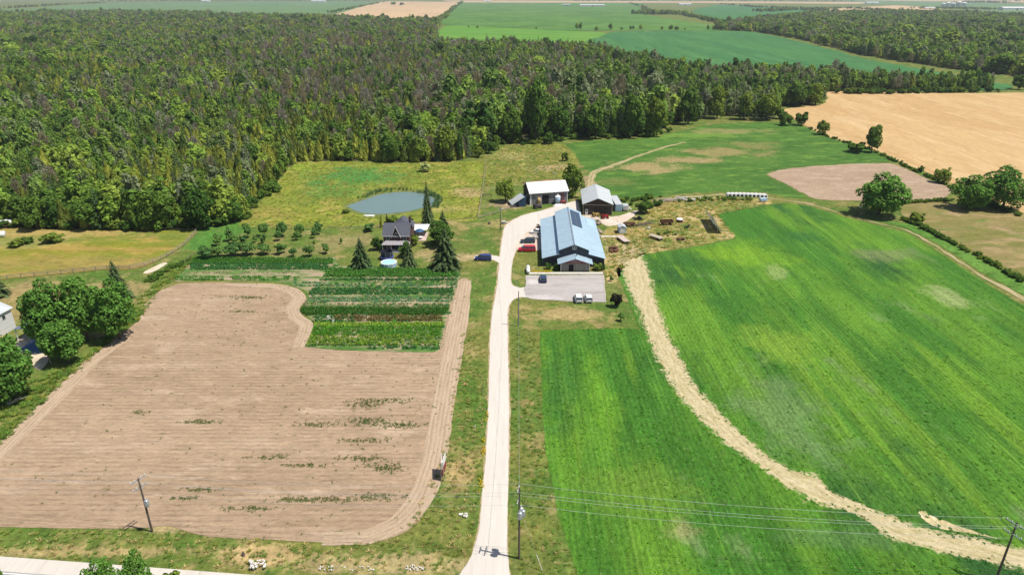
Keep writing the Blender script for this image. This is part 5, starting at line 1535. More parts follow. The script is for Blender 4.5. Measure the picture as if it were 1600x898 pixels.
# ---- neighbour's house cut by the left edge
nb = thing('neighbour_house', 'white sided two-storey house cut off by the left edge', 'house', G(4, 524), math.radians(-8))
MB().prism([(-9, -.05), (-9, 5.2), (-4.4, 7.0), (0, 5.2), (0, -.05)], 'y', -3.5, 4).build('wall', boards('white_siding', (.62, .61, .6), .25, 2, .7, .06, .75), nb)
gable_roof(nb, -9.4, .4, -3.9, 4.4, 5.1, 7.2, M['white_roof_y'])
for (wy, wz) in ((-2.2, 1.6), (-2.2, 3.9), (1.6, 3.9)):
    gw = MB().box(.04, wy, wz, .08, 1.0, 1.1).build('window', M['trim'], nb)
    MB().box(.1, wy, wz, .04, .8, .9).build('pane', M['glass'], gw)
for (wx, wz) in ((-1.6, 1.5), (-1.6, 3.8)):
    gw = MB().box(wx, -3.54, wz, 1.0, .08, 1.1).build('window', M['trim'], nb)
    MB().box(wx, -3.6, wz, .8, .04, .9).build('pane', M['glass'], gw)
dk = thing('gazebo', 'open garden gazebo with slate-blue roof beside the neighbour house', 'gazebo', G(50, 527))
MB().add([(-2.2, -1.8, 3.0), (2.6, -1.8, 3.0), (2.9, 3.2, 3.2), (-1.6, 3.2, 3.2), (.4, .6, 4.3)], [(0, 1, 4), (1, 2, 4), (2, 3, 4), (3, 0, 4), (3, 2, 1, 0)]).build('roof', plain('blue_slate', (.12, .15, .2), .6, var=.15), dk)
for (a, b) in ((-2, -1.6), (2.4, -1.6), (2.6, 3), (-1.5, 3)):
    MB().box(a, b, 1.5, .16, .16, 3.0).build('post', M['trim'], dk)
MB().box(.3, .6, .15, 4.8, 5.2, .3).build('deck', M['pale_wood'], dk)
tp = thing('tarp_cover', 'dark blue tarp cover stretched beside the maples', 'tarp', G(58, 545), math.radians(-12))
MB().add([(-2.6, -1.4, .5), (2.6, -1.8, .6), (2.4, 2.2, 1.5), (-2.4, 2.4, 1.7), (0, .3, 1.9), (-2.6, -1.4, 0), (2.6, -1.8, 0), (2.4, 2.2, 0), (-2.4, 2.4, 0)], [(0, 1, 4), (1, 2, 4), (2, 3, 4), (3, 0, 4), (0, 5, 6, 1), (1, 6, 7, 2), (2, 7, 8, 3), (3, 8, 5, 0)]).build('sheet', M['tarp_blue'], tp)
tag(sheet('paved_yard', [(20, 540), (40, 527), (62, 522), (78, 540), (74, 566), (62, 578), (40, 560)], .06, m_lane, '', .3), 'pale paved yard between the neighbour house and the maples', None, None, 'structure')
yt = thing('yard_post', 'leaning wooden post at the corner of the neighbour yard', 'post', G(80, 568), 0)
MB().tube([(0, 0, 0), (-.5, .1, 3.1)], [.09, .07], 6).build('shaft', M['pale_wood'], yt)

# ================================================================== VEHICLES
def car(name, label, cat, x, y, rz, L=4.6, W=1.85, Hh=1.5, col=(.5, .5, .5), style='suv', spec=.5):
    root = thing(name, label, cat, G(x, y), rz)
    pm = bpy.data.materials.get('paint_%s_%s' % (name, label[:12])) or plain('paint_%s_%s' % (name, label[:12]), col, .3, .0, .04, spec=spec)
    hw = W / 2
    bz = .28
    hood = Hh * .58
    belt = Hh * .62

    def ring(xp, zl, zh, w):
        return [(xp, -w * .9, zl), (xp, -w, zl + .14), (xp, -w, zh - .12), (xp, -w * .9, zh), (xp, w * .9, zh), (xp, w, zh - .12), (xp, w, zl + .14), (xp, w * .9, zl)]
    f = L / 2
    st = {'suv': [(-f, .45, belt * .93, .86), (-f * .94, bz, belt, .97), (-f * .3, bz, belt, 1), (f * .35, bz, belt, 1), (f * .45, bz, hood, 1), (f * .9, bz, hood * .9, .95), (f, .42, hood * .74, .84)],
          'van': [(-f, .45, belt * .93, .88), (-f * .96, bz, belt, .98), (0, bz, belt, 1), (f * .5, bz, belt, 1), (f * .62, bz, hood, 1), (f * .92, bz, hood * .9, .95), (f, .42, hood * .75, .86)]}
    st = st.get(style, st['suv'])
    MB().rings([ring(a, b, c, w * hw) for a, b, c, w in st]).build('body', pm, root)
    if style == 'pickup':
        g = [(-f * .12, -f * .08), (f * .42, f * .18)]
    elif style == 'van':
        g = [(-f * .96, -f * .9), (f * .66, f * .3)]
    elif style == 'sedan':
        g = [(-f * .72, -f * .4), (f * .42, f * .1)]
    else:
        g = [(-f * .97, -f * .82), (f * .45, f * .12)]
    (b0, b1), (f0, f1) = g
    wl0, wl1 = hw * .94, hw * .76
    gb = MB().rings([[(b0, -wl0, belt - .02), (f0, -wl0, belt - .02), (f0, wl0, belt - .02), (b0, wl0, belt - .02)], [(b1, -wl1, Hh - .05), (f1, -wl1, Hh - .05), (f1, wl1, Hh - .05), (b1, wl1, Hh - .05)]]).build('windows', M['glass'], root)
    MB().rings([[(b1 - .05, -wl1 - .03, Hh - .09), (f1 + .05, -wl1 - .03, Hh - .09), (f1 + .05, wl1 + .03, Hh - .09), (b1 - .05, wl1 + .03, Hh - .09)], [(b1 + .08, -wl1 + .08, Hh), (f1 - .1, -wl1 + .08, Hh), (f1 - .1, wl1 - .08, Hh), (b1 + .08, wl1 - .08, Hh)]]).build('roof', pm, root)
    for s in (-1, 1):
        for q in (0.02, .5, .98):
            xa, xb = b0 + (f0 - b0) * q, b1 + (f1 - b1) * q
            MB().tube([(xa, s * (wl0 + .005), belt - .03), (xb, s * (wl1 + .01), Hh - .06)], .045, 4).build('pillar', pm, root)
        for wx in (-f * .6, f * .62):
            o = MB().lathe([(.06, -.11), (.33, -.11), (.35, 0), (.33, .11), (.06, .11)], 14).build('wheel', M['tyre'], root)
            o.matrix_basis = Matrix.Translation((wx, s * (hw - .09), .35)) @ Matrix.Rotation(math.pi / 2, 4, 'X')
            r_ = MB().lathe([(.01, -.12), (.2, -.12), (.2, .12), (.01, .12)], 10).build('rim', M['rim'], o)
        MB().box(f - .1, s * hw * .62, hood * .72, .12, .34, .14).build('headlight', M['lamp_w'], root)
        MB().box(-f + .05, s * hw * .72, belt * .8, .1, .22, .3).build('taillight', M['lamp_r'], root)
        MB().box(f1 + .25, s * (hw + .1), belt + .06, .12, .2, .14).build('mirror', pm, root)
    MB().box(-f - .0, 0, .5, .06, W * .5, .12).build('bumper_trim', M['blackish'], root)
    return root


HALF = math.pi / 2
car('parked_suv', 'white SUV, left one of the two parked at the lower edge of the parking lot', 'car', 903.6, 469, HALF, 4.6, 1.9, 1.7, (.74, .74, .74))
car('parked_car', 'white car, right one of the two parked at the lower edge of the parking lot', 'car', 919.3, 469, HALF, 4.4, 1.85, 1.6, (.76, .76, .75))
car('parked_hatchback', 'dark navy hatchback parked at the upper left of the parking lot', 'car', 848.6, 438.3, HALF, 4.3, 1.85, 1.55, (.03, .045, .13))
car('parked_van', 'blue minivan parked on the gravel spur left of the driveway', 'van', 755, 406.3, math.pi - .06, 4.9, 1.95, 1.75, (.025, .04, .17), 'van')
car('parked_van', 'bright red van parked nose-out beside the barn', 'van', 823.5, 392.4, math.pi, 5.3, 1.95, 1.85, (.5, .012, .03), 'van')
car('parked_suv', 'dark blue-black SUV parked just above the red van', 'car', 824.5, 379.2, math.pi, 4.6, 1.9, 1.65, (.03, .045, .065))
car('parked_car', 'white vehicle squeezed between the dark SUV and the barn corner', 'car', 838, 364.5, math.pi, 4.2, 1.8, 1.5, (.68, .68, .68))


def tractor(name, label, x, y, rz, col, s=1.0):
    r = thing(name, label, 'tractor', G(x, y), rz, None, (s, s, s))
    pm = plain('paint_' + name + str(int(x)), col, .4)
    MB().box(.75, 0, 1.1, 1.7, .75, .65).build('hood', pm, r)
    MB().box(-.5, 0, .95, 1.1, .9, .5).build('chassis', M['blackish'], r)
    MB().box(-.55, 0, 1.35, .5, .55, .2).build('seat', M['blackish'], r)
    MB().tube([(.0, 0, 1.2), (-.15, 0, 1.75)], .05, 5).build('steering_column', M['blackish'], r)
    MB().tube([(.9, 0, 1.4), (.9, 0, 2.1)], .05, 6).build('exhaust', M['galv'], r)
    for sy in (-1, 1):
        MB().box(-.6, sy * .75, 1.5, 1.2, .35, .06).build('fender', pm, r)
        for wx, rad, wd in ((-.6, .75, .4), (1.25, .45, .26)):
            o = MB().lathe([(.1, -wd / 2), (rad * .94, -wd / 2), (rad, 0), (rad * .94, wd / 2), (.1, wd / 2)], 16).build('wheel', M['tyre'], r)
            o.matrix_basis = Matrix.Translation((wx, sy * .75, rad)) @ Matrix.Rotation(math.pi / 2, 4, 'X')
            MB().lathe([(.02, -wd * .52), (rad * .5, -wd * .52), (rad * .5, wd * .52), (.02, wd * .52)], 10).build('rim', pm, o)
    return r


tractor('tractor', 'dark old tractor standing at the left front of the old barn', 839, 325.5, .3, (.12, .1, .1))
tractor('tractor', 'small red tractor parked before the drive shed', 944, 341.5, .1, (.4, .02, .02), .9)
tractor('tractor', 'small yellow loader tractor at the drive shed door', 930, 338.5, .0, (.6, .4, .1), .85)
tractor('tractor', 'dusty red tractor at the right front of the old barn', 878, 318.5, .4, (.35, .08, .08), .85)
hull = thing('boat', 'small upturned white boat by the old barn front', 'boat', G(872, 321.5), .2)
MB().rings([[(-2.0, 0, .1), (-2.0, .05, .15), (-2, 0, .2), (-2, -.05, .15)], [(-1, -.75, 0), (-1, .0, .75), (-1, .75, 0), (-1, 0, -.02)], [(1, -.8, 0), (1, 0, .7), (1, .8, 0), (1, 0, -.02)], [(1.8, -.6, 0), (1.8, 0, .5), (1.8, .6, 0), (1.8, 0, -.02)]]).build('hull', M['trim'], hull)


def wagon(name, label, x, y, rz, L=5.0, W=2.2, bed=None, cat='wagon', side=0.0, zb=.95):
    r = thing(name, label, cat, G(x, y), rz)
    for i in range(7):
        MB().box(0, -W / 2 + W * (i + .5) / 7, zb, L, W / 7 - .03, .08).build('plank', bed or M['pale_wood'], r)
    for sx in (-1, 1):
        MB().box(sx * L * .3, 0, zb - .18, .14, W * .9, .2).build('axle', M['rust'], r)
        for sy in (-1, 1):
            o = MB().lathe([(.05, -.1), (.4, -.1), (.4, .1), (.05, .1)], 12).build('wheel', M['tyre'], r)
            o.matrix_basis = Matrix.Translation((sx * L * .3, sy * W * .42, .4)) @ Matrix.Rotation(math.pi / 2, 4, 'X')
        if side:
            MB().box(sx * (L / 2 - .03), 0, zb + side / 2 + .04, .06, W, side).build('end_board', bed or M['pale_wood'], r)
    if side:
        for sy in (-1, 1):
            MB().box(0, sy * (W / 2 - .03), zb + side / 2 + .04, L - .14, .06, side).build('side_board', bed or M['rust'], r)
    MB().tube([(L / 2, 0, .5), (L / 2 + 1.4, 0, .35)], .06, 5).build('drawbar', M['rust'], r)
    return r


wagon('hay_wagon', 'grey flat-bed hay wagon lying in the dry weeds', 1025, 373.5, math.radians(-52), 5.0, 2.0)
wagon('flat_trailer', 'pinkish flat trailer beside the small pale blue shed', 973, 377, math.radians(-72), 6.0, 2.1, plain('pink_planks', (.52, .42, .37), .9, var=.2))
wagon('rusty_wagon', 'rusty brown high-sided wagon in the weeds', 1041, 351.5, .08, 4.2, 1.7, M['rust'], side=.8)
wagon('rusty_cart', 'dark rusty machine frame near the gravel track', 983, 354, .15, 3.6, 1.8, M['rust'], side=.35)
wagon('rusty_cart', 'small rusty harrow lying near the edge of the green field', 1063, 375.5, .1, 2.6, 1.2, M['rust'], zb=.6)
wt = thing('water_tank', 'round white-topped tank standing in the golden weeds', 'tank', G(1061.5, 347))
MB().lathe([(1.15, -.05), (1.15, 1.1)], 18).build('drum', M['rust'], wt)
MB().lathe([(1.2, 1.1), (1.0, 1.3), (.02, 1.38)], 18).build('lid', M['trim'], wt)
gt = thing('propane_tank', 'white lying propane tank on the lawn beside the parking lot', 'gas tank', G(825, 424.5), HALF)
MB().rings([[(xp, .55 * r * math.cos(a * math.pi / 6), .85 + .55 * r * math.sin(a * math.pi / 6)) for a in range(12)] for xp, r in ((-2.2, .1), (-2.1, .55), (-1.85, .9), (-1.6, 1), (1.6, 1), (1.85, .9), (2.1, .55), (2.2, .1))]).build('drum', M['trim'], gt, True)
for sx in (-1, 1):
    MB().box(sx * 1.2, 0, .2, .3, .9, .5).build('saddle', M['galv'], gt)
MB().lathe([(.2, 0), (.2, .25), (.02, .3)], 10, (0, 0, 1.38)).build('valve_cover', M['trim'], gt)
# planks, junk and machinery
def junk(name, label, x, y, cat, parts, rz=0.0):
    r = thing(name, label, cat, G(x, y), rz)
    for nm, mat, b in parts:
        MB().box(*b).build(nm, mat, r)
    return r
def pile(name, label, x, y, w, d, h, n, mat, cat, seed, elem='log', long=True):
    """a loose heap: each piece its own part"""
    rg = random.Random(seed)
    r = thing(name, label, cat, G(x, y))
    for i in range(n):
        L = rg.uniform(.5, 1.0) * (w if long else min(w, d) * (.45 if n < 20 else .26))
        MB().box(rg.uniform(-.3, .3) * w, rg.uniform(-.45, .45) * d, rg.uniform(.08, h), L, rg.uniform(.15, .35) if long else L * rg.uniform(.5, .9), rg.uniform(.08, .22) if long else L * .5, rg.uniform(-.3, .3) if long else rg.uniform(0, 3), rg.uniform(-.1, .1), rg.uniform(-.08, .08)).build(elem, mat, r)
    return r
pile('lumber_pile', 'stack of pale grey boards along the track above the weeds', 1045, 314, 9, 2.2, .9, 14, M['pale_wood'], 'lumber', 1, 'board').rotation_euler = (0, 0, .22)
pile('lumber_pile', 'long pale stack of boards at the left end of the track', 1062, 311, 6, 1.6, .8, 9, plain('bleached_board', (.55, .5, .44), .9), 'lumber', 2, 'board').rotation_euler = (0, 0, .25)
pile('scrap_heap', 'mixed pale scrap heap in the green weeds', 1075, 315, 7, 3, .8, 12, M['limestone'], 'scrap', 3, 'slab', False)
pile('scrap_heap', 'rusty odds and ends on the dirt below the pinkish trailer', 958, 392, 3.5, 5, .6, 12, M['rust'], 'scrap', 34, 'scrap', False)
pile('pallet_pile', 'pale pallets stacked at the rear right corner of the barn', 934, 350, 2.4, 3, 1.2, 9, M['pale_wood'], 'pallets', 35, 'pallet', False)
pile('scrap_heap', 'dark machine parts in the weeds between wagon and tank', 1072, 356, 4, 2, .7, 8, M['blackish'], 'scrap', 36, 'scrap', False)
pile('scrap_heap', 'white slabs and drums strewn left of the calf hutches', 1098, 311, 10, 1.8, .7, 14, M['trim'], 'scrap', 33, 'slab', False)
pile('log_pile', 'thin dark logs lying from the willow bush into the weeds', 1005, 351, 9, 2.0, .4, 7, M['pole_wood'], 'logs', 4, 'log').rotation_euler = (0, 0, .35)
pile('scrap_heap', 'dark scrap and branches under the willow bush', 996, 343, 4, 2.5, .8, 11, M['blackish'], 'scrap', 5, 'scrap', False)
pile('stone_heap', 'little white stone heap among the yard weeds', 1013, 357.5, 2, 1.6, .5, 7, M['limestone'], 'stones', 6, 'stone', False)
pile('pallet_pile', 'pale crates and pallets along the right wall of the barn', 937, 366, 2.2, 7, 1.0, 14, M['pale_wood'], 'pallets', 7, 'board', False)
pile('pallet_pile', 'jumble of pale crates between the dark SUV and the barn', 836, 372, 2.4, 3.6, 1.0, 10, M['limestone'], 'crates', 8, 'crate', False)
pile('scrap_heap', 'reddish scrap at the rear left corner of the barn', 843, 355, 3, 2, 1.0, 8, M['rust'], 'scrap', 9, 'scrap', False)
pile('stone_heap', 'white boulders at the base of the yard light pole', 788.5, 349, 2.6, 2.2, .9, 7, M['limestone'], 'stones', 10, 'stone', False)
pile('brick_heap', 'long heap of broken red bricks behind the old barn', 832, 287, 15, 2.5, .8, 40, plain('red_brick', (.32, .13, .085), .9, var=.3), 'bricks', 11, 'brick', False)
pile('pale_slab', 'flat grey metal sheets lying in the rough pasture, right ones', 864, 272, 4.5, 2.4, .4, 4, M['galv'], 'sheets', 12, 'sheet', False)
pile('pale_slab', 'flat grey metal sheets lying in the rough pasture, left ones', 838, 268, 3.2, 2.0, .4, 3, M['galv'], 'sheets', 13, 'sheet', False)
pile('stone_heap', 'white boulders at the farm track bend behind the barn', 980, 327.5, 6, 2, .8, 10, M['limestone'], 'stones', 14, 'stone', False)
pile('stone_heap', 'small white pile of stones on the grass left of the driveway', 724, 806, 1.6, 1.0, .5, 8, M['limestone'], 'stones', 15, 'stone', False)
pile('stone_heap', 'single white stone on the grass strip left of the driveway', 741, 667.5, .8, .6, .4, 3, M['limestone'], 'stones', 16, 'stone', False)
pile('stone_heap', 'white limestone rubble heap above the roadside, left of centre', 402, 884, 4.2, 1.6, .7, 26, M['limestone'], 'stones', 17, 'stone', False)
pile('stone_heap', 'string of pale rubble stones along the roadside', 540, 889, 13, .9, .35, 34, M['limestone'], 'stones', 18, 'stone', False)
pile('stone_heap', 'bright white rubble patch left of the driveway mouth', 648, 888, 4.2, 1.0, .4, 26, M['limestone'], 'stones', 19, 'stone', False)
st_ = thing('tree_stump', 'dark little stump on the dry mound by the road', 'stump', G(380.5, 867.5))
MB().lathe([(.25, -.02), (.2, .3), (.16, .7), (.05, .75)], 8).build('wood', M['pole_wood'], st_)
st_ = thing('tree_stump', 'dark stump on the lawn by the farmyard', 'stump', G(764.5, 350))
MB().lathe([(.6, -.02), (.45, .4), (.4, .7), (.05, .75)], 9).build('wood', M['pole_wood'], st_)
wc = thing('concrete_slab', 'white slab on the near shore of the pond', 'slab', G(577, 338))
MB().box(0, 0, .2, 3.6, 1.3, .3, -.05).build('slab', M['trim'], wc)
# paved path to the small shed
tag(MB().box(G(955, 370).x, G(955, 370).y, .08, 8.2, 1.4, .12, -.02).build('footpath', m_conc), 'pale paved path from the barn to the small blue shed', None, None, 'structure')

# calf hutches
HU = 'row of white calf hutches by the track'
ordn = ['leftmost', 'second', 'third', 'fourth', 'fifth', 'sixth', 'seventh', 'eighth', 'ninth', 'rightmost']
hm = MB().rings([[(1.0 * s * math.cos(a * math.pi / 8) , yy, 1.35 * s * max(0, math.sin(a * math.pi / 8)) ** .8) for a in range(9)] for yy, s in ((-1.0, .93), (-.9, 1), (.7, 1), (1.0, .85))]).mesh('shell', M['trim'])
hd = MB().prism([(-.42, 0), (.42, 0), (.42, .7), (0, 1.0), (-.42, .7)], 'y', -1.06, -1.0).mesh('opening', M['dark'])
hv = MB().lathe([(.16, 0), (.16, .12), (.02, .16)], 8).mesh('vent_cap', M['trim'])
for i in range(10):
    x = 1138.5 + i * 6.15
    y = 306.0 + .006 * (i - 3) ** 2 * 4 + i * .12
    h_ = thing('calf_hutch', '%s of the ten white calf hutches, counted from the left' % ordn[i] if 0 < i < 9 else '%s of the ten white calf hutches beside the track' % ordn[i], 'calf hutch', G(x, y), .15 + .02 * i, HU)
    link('shell', hm, h_)
    link('opening', hd, h_)
    link('vent_cap', hv, h_, (0, .2, 1.33))
gc = thing('feed_trailer', 'small pale blue trailer below the calf hutches', 'trailer', G(1192, 315.5), .2)
MB().box(0, 0, 1.0, 2.6, 1.4, .9).build('box', M['ltblue'], gc)
for sx in (-.8, .8):
    MB().box(sx, 0, .3, .16, 1.3, .6).build('leg', M['galv'], gc)
# ground-mounted solar array
sa = thing('solar_array', 'long tilted solar panel array standing in the golden weeds', 'solar panels', G(1121, 365.5), math.radians(-5))
for i in range(9):
    for j in range(2):
        u = -1.05 + j * 2.1
        t_ = math.radians(42)
        MB().box(u * math.cos(t_), .9 + i * 1.72, 2.0 - u * math.sin(t_), 2.04, 1.66, .06, 0, 0, t_).build('solar_panel', M['solar'], sa)
for i in range(5):
    MB().tube([(0, .9 + i * 3.4, 0), (0, .9 + i * 3.4, 1.9)], .09, 6).build('post', M['galv'], sa)
for u in (-1.1, 1.1):
    MB().tube([(u * .74, 0, 1.9 - u * .67), (u * .74, 15.6, 1.9 - u * .67)], .06, 5).build('rail', M['alu'], sa)
MB().tube([(-2.1 * .74, 0, 2.0 + 2.1 * .67), (-2.1 * .74, 15.6, 2.0 + 2.1 * .67)], .07, 5).build('top_edge', M['alu'], sa)
# chairs under the right maple
for i, x in enumerate((1344, 1349, 1354)):
    ch = thing('garden_chair', ('left', 'middle', 'right')[i] + ' one of three white garden chairs under the spreading maple', 'chair', G(x, 324.5 + i * .9), -.3, 'white chairs under the maple')
    MB().box(0, 0, .42, .7, .7, .08).build('seat', M['trim'], ch)
    MB().box(0, .35, .85, .7, .08, .9, 0, -.25).build('backrest', M['trim'], ch)
    for sx in (-.3, .3):
        for sy in (-.3, .3):
            MB().box(sx, sy, .2, .07, .07, .42).build('leg', M['trim'], ch)
# neighbour's things on the far left
lv = thing('camper', 'red and white camper at the foot of the wood, far left', 'camper', G(10, 354.5))
MB().rings([[(a, -1.1, .5), (a, -1.1, 2.2 * s), (a, -.8, 2.6 * s), (a, .8, 2.6 * s), (a, 1.1, 2.2 * s), (a, 1.1, .5)] for a, s in ((-2.8, .8), (-2.4, 1), (2.2, 1), (2.7, .85))]).build('body', M['trim'], lv)
MB().box(1.3, -1.13, 1.3, 2.4, .05, 1.2).build('stripe', plain('red_paint', (.5, .05, .05), .5), lv)
for sx in (-1, 1.2):
    MB().lathe([(.05, -.1), (.35, -.1), (.35, .1), (.05, .1)], 12).build('wheel', M['tyre'], lv).matrix_basis = Matrix.Translation((sx, -1, .35)) @ Matrix.Rotation(HALF, 4, 'X')
bl = thing('wrapped_bale', 'white wrapped bale cut by the left edge of the paddock', 'bale', G(3, 370.5), .3)
MB().rings([[(a, 1.0 * r * math.cos(k * math.pi / 7), 1.0 + 1.0 * r * math.sin(k * math.pi / 7)) for k in range(14)] for a, r in ((-1.1, .9), (-1.0, 1), (1.0, 1), (1.1, .9))]).build('wrap', M['trim'], bl, True)
for (x, yb, yt, w, lab) in ((83, 379, 364, 35, 'dense dark green bush in the paddock'), (45, 380, 369, 22, 'middle small bush in the paddock, left of the dense one'), (25, 386, 373, 26, 'pale weedy bush near the white bale in the paddock')):
    T('bush', lab, x, yb, yt, w, SHRUB, cat='bush')

# ================================================================== ROADSIDE SIGN
sgn = thing('field_sign', 'V-shaped roadside sign, white above dark red, seen edge-on', 'sign', G(691.5, 752))
for sx in (-1, 1):
    a = sx * .12
    o = MB().box(sx * .18, 1.35, 3.0, .07, 2.7, 1.4, -a).build('upper_board', M['trim'], sgn)
    MB().box(sx * .185, 1.35, 1.65, .08, 2.7, 1.28, -a).build('lower_board', plain('sign_red_%d' % sx, (.25, .03, .05), .6), sgn)
    for yy in (.1, 2.6):
        MB().box(sx * .18, yy, 1.85, .1, .1, 3.7).build('post', M['pale_wood'], sgn)
for yy in (.2, 2.5):
    MB().box(0, yy, .8, .5, .08, .08).build('brace', M['pale_wood'], sgn)

# ================================================================== UTILITY POLES AND WIRES
def pole(label, x, y, h, arms, transformers=0, rz=0.0, arml=2.4, lamp=False):
    r = thing('utility_pole', label, 'utility pole', G(x, y), rz)
    MB().tube([(0, 0, -.1), (0, 0, h * .5), (0, 0, h)], [.17, .14, .1], 9).build('shaft', M['pole_wood'], r)
    for (z, hl) in arms:
        a_ = MB().box(0, .14, z, hl, .1, .12).build('crossarm', M['galv'], r)
        for dx in (-.46, -.2, .2, .46):
            MB().lathe([(.04, 0), (.07, .06), (.04, .12), (.06, .2), (.02, .24)], 8, (dx * hl, .14, z + .06)).build('insulator', M['trim'], a_)
        for sx in (-1, 1):
            MB().tube([(0, .1, z - .55), (sx * hl * .32, .14, z - .05)], .03, 4).build('brace', M['galv'], r)
    for k in range(transformers):
        a = -HALF + (k - (transformers - 1) / 2) * 1.25
        tx, ty = .5 * math.cos(a), .5 * math.sin(a)
        o = MB().lathe([(.3, 0), (.32, .1), (.32, 1.0), (.26, 1.08), (.02, 1.12)], 14, (tx, ty, h - 4.7)).build('transformer', M['galv'], r, True)
        MB().tube([(tx, ty, h - 3.6), (tx, ty, h - 3.25)], .05, 6).build('bushing', M['trim'], o)
    if lamp:
        MB().tube([(0, 0, h - 1.0), (.7, -.2, h - .5)], .035, 5).build('lamp_arm', M['galv'], r)
        MB().lathe([(.02, 0), (.2, .05), (.14, .25), (.02, .28)], 10, (.75, -.2, h - .62)).build('lamp_head', M['trim'], r)
    return r


AZ = math.radians(62)
PO = [pole('leaning-looking utility pole with two crossarms at the tilled field edge, left', 238, 830, 9.6, ((9.3, 2.4), (8.0, 2.2)), 1, AZ),
      pole('tall utility pole carrying three grey transformers beside the driveway mouth', 811, 872, 12.2, ((11.9, 1.2), (10.2, 1.8)), 3, math.radians(80), 1.8),
      pole('utility pole with two crossarms in the lower right corner', 1556, 905, 9.8, ((9.5, 2.4), (7.9, 2.2)), 0, math.radians(118)),
      pole('plain dark pole by the parking lot entrance', 810, 509, 8.9, (), 0),
      pole('farmyard pole with a lamp left of the drive bend', 782, 360, 8.0, ((7.3, .9),), 0, .2, lamp=True)]
M['wire'] = plain('wire', (.5, .5, .5), .4, .3)


def wire(label, a, b, sag, r=.016):
    pts = []
    for i in range(25):
        f = i / 24
        p = Vector(a).lerp(Vector(b), f)
        p.z -= sag * 4 * f * (1 - f)
        pts.append(p)
    o = MB().tube(pts, r, 4).build('power_line', M['wire'])
    return tag(o, label, 'wire', 'power lines along the road')


A, B, C_, D_, E_ = (o.location.copy() for o in PO)
up = lambda p, z, dx=0, dy=0: Vector((p.x + dx, p.y + dy, z))
nm4 = ('topmost', 'second', 'third', 'lowest')
for i, (za, zb, zc, off) in enumerate(((9.6, 12.3, 9.8, .9), (9.6, 12.1, 9.8, -.9), (8.3, 10.5, 8.2, .7), (7.0, 9.4, 7.2, 0))):
    dA = Vector((math.cos(AZ), math.sin(AZ), 0)) * off
    dB = Vector((.1, 1, 0)) * off * .8
    dC = Vector((math.cos(math.radians(118)), math.sin(math.radians(118)), 0)) * -off * -1
    wire(nm4[i] + ' wire from the left pole across the driveway to the transformer pole', up(A, za) + dA, up(B, zb) + dB, 1.0)
    wire(nm4[i] + ' wire from the transformer pole over the green field to the right pole', up(B, zb) + dB, up(C_, zc) + dC, 1.1)
    q = up(A, za) + dA
    wire(nm4[i] + ' wire running off to the left from the left pole', q + Vector((-62, 5.6, .3)), q, 1.0)
wire('service wire along the driveway from the transformer pole to the plain dark pole', up(B, 9.8), up(D_, 8.7), .9)
wire('service wire from the plain dark pole to the farmyard pole', up(D_, 8.7), up(E_, 7.4), .9)
wire('service wire from the farmyard pole to the old barn', up(E_, 7.2), old.location + Vector((1, 0, 5.2)), .5)
gy = wire('guy wire slanting down beside the transformer pole', up(B, 9.0), G(848, 892), 0, .012)
gg = thing('guy_guard', 'pale plastic guard on the guy wire right of the transformer pole', 'guy guard', G(848, 892))
dv = (up(B, 9.0) - G(848, 892)).normalized()
MB().tube([dv * .2, dv * 2.6], .05, 6).build('sleeve', M['limestone'], gg)

# ================================================================== FENCES
def fence(label, pts, gap, hp_, rails, mat, cat='fence', pw=.13):
    P = [G(*p) for p in pts]
    r = thing('fence', label, cat, P[0])
    o0 = P[0]
    seg = []
    for a, b in zip(P, P[1:]):
        n = max(1, round((b - a).length / gap))
        seg += [a.lerp(b, k / n) for k in range(n)]
    seg.append(P[-1])
    pm = MB().box(0, 0, hp_ / 2 - .05, pw, pw, hp_ + .1).mesh('post', mat)
    for p in seg:
        link('post', pm, r, p - o0)
    for a, b in zip(seg, seg[1:]):
        d = b - a
        for z in rails:
            MB().box(*((a + b) / 2 - o0 + Vector((0, -.08, z))), d.length + .02, .05, .14, math.atan2(d.y, d.x)).build('rail', mat, r)
    return r


M['fence_wood'] = plain('fence_wood', (.30, .25, .2), .9, var=.25, scale=3)
fence('weathered board fence curving round the paddock', [(-30, 441), (12, 436), (96, 428), (168, 421), (204, 421), (226, 416), (252, 406), (270, 396), (288, 384), (300, 372), (307, 364)], 3.2, 1.35, (.45, .85, 1.25), M['fence_wood'])
fence('dark wire and post fence along the foot of the wood behind the paddock', [(170, 358.5), (230, 359.5), (306, 363)], 4.0, 1.2, (1.0,), M['pole_wood'], pw=.1)
fence('straight pale rail fence between pasture and farmyard', [(747, 342), (750, 325), (753, 306), (756, 282), (760, 254)], 3.6, 1.5, (.6, 1.3), M['pale_wood'])
fence('low post fence along the pond pasture behind the house', [(747, 344), (700, 348), (660, 351), (600, 356), (540, 359), (470, 358), (400, 357)], 5.5, 1.15, (.95,), M['fence_wood'], pw=.11)
fence('low farmyard fence from the pasture corner to the old barn', [(747, 342), (770, 335), (793, 327), (808, 323)], 4.0, 1.1, (.5, 1.0), M['fence_wood'])
fence('short dark board fence under the round yard tree', [(754, 308), (768, 308)], 2.6, 1.4, (.4, .8, 1.2), M['pole_wood'])
fence('thin post fence by the orchard hedge', [(288, 412), (298, 404), (312, 396)], 3.0, 1.2, (.9,), M['pole_wood'], pw=.1)

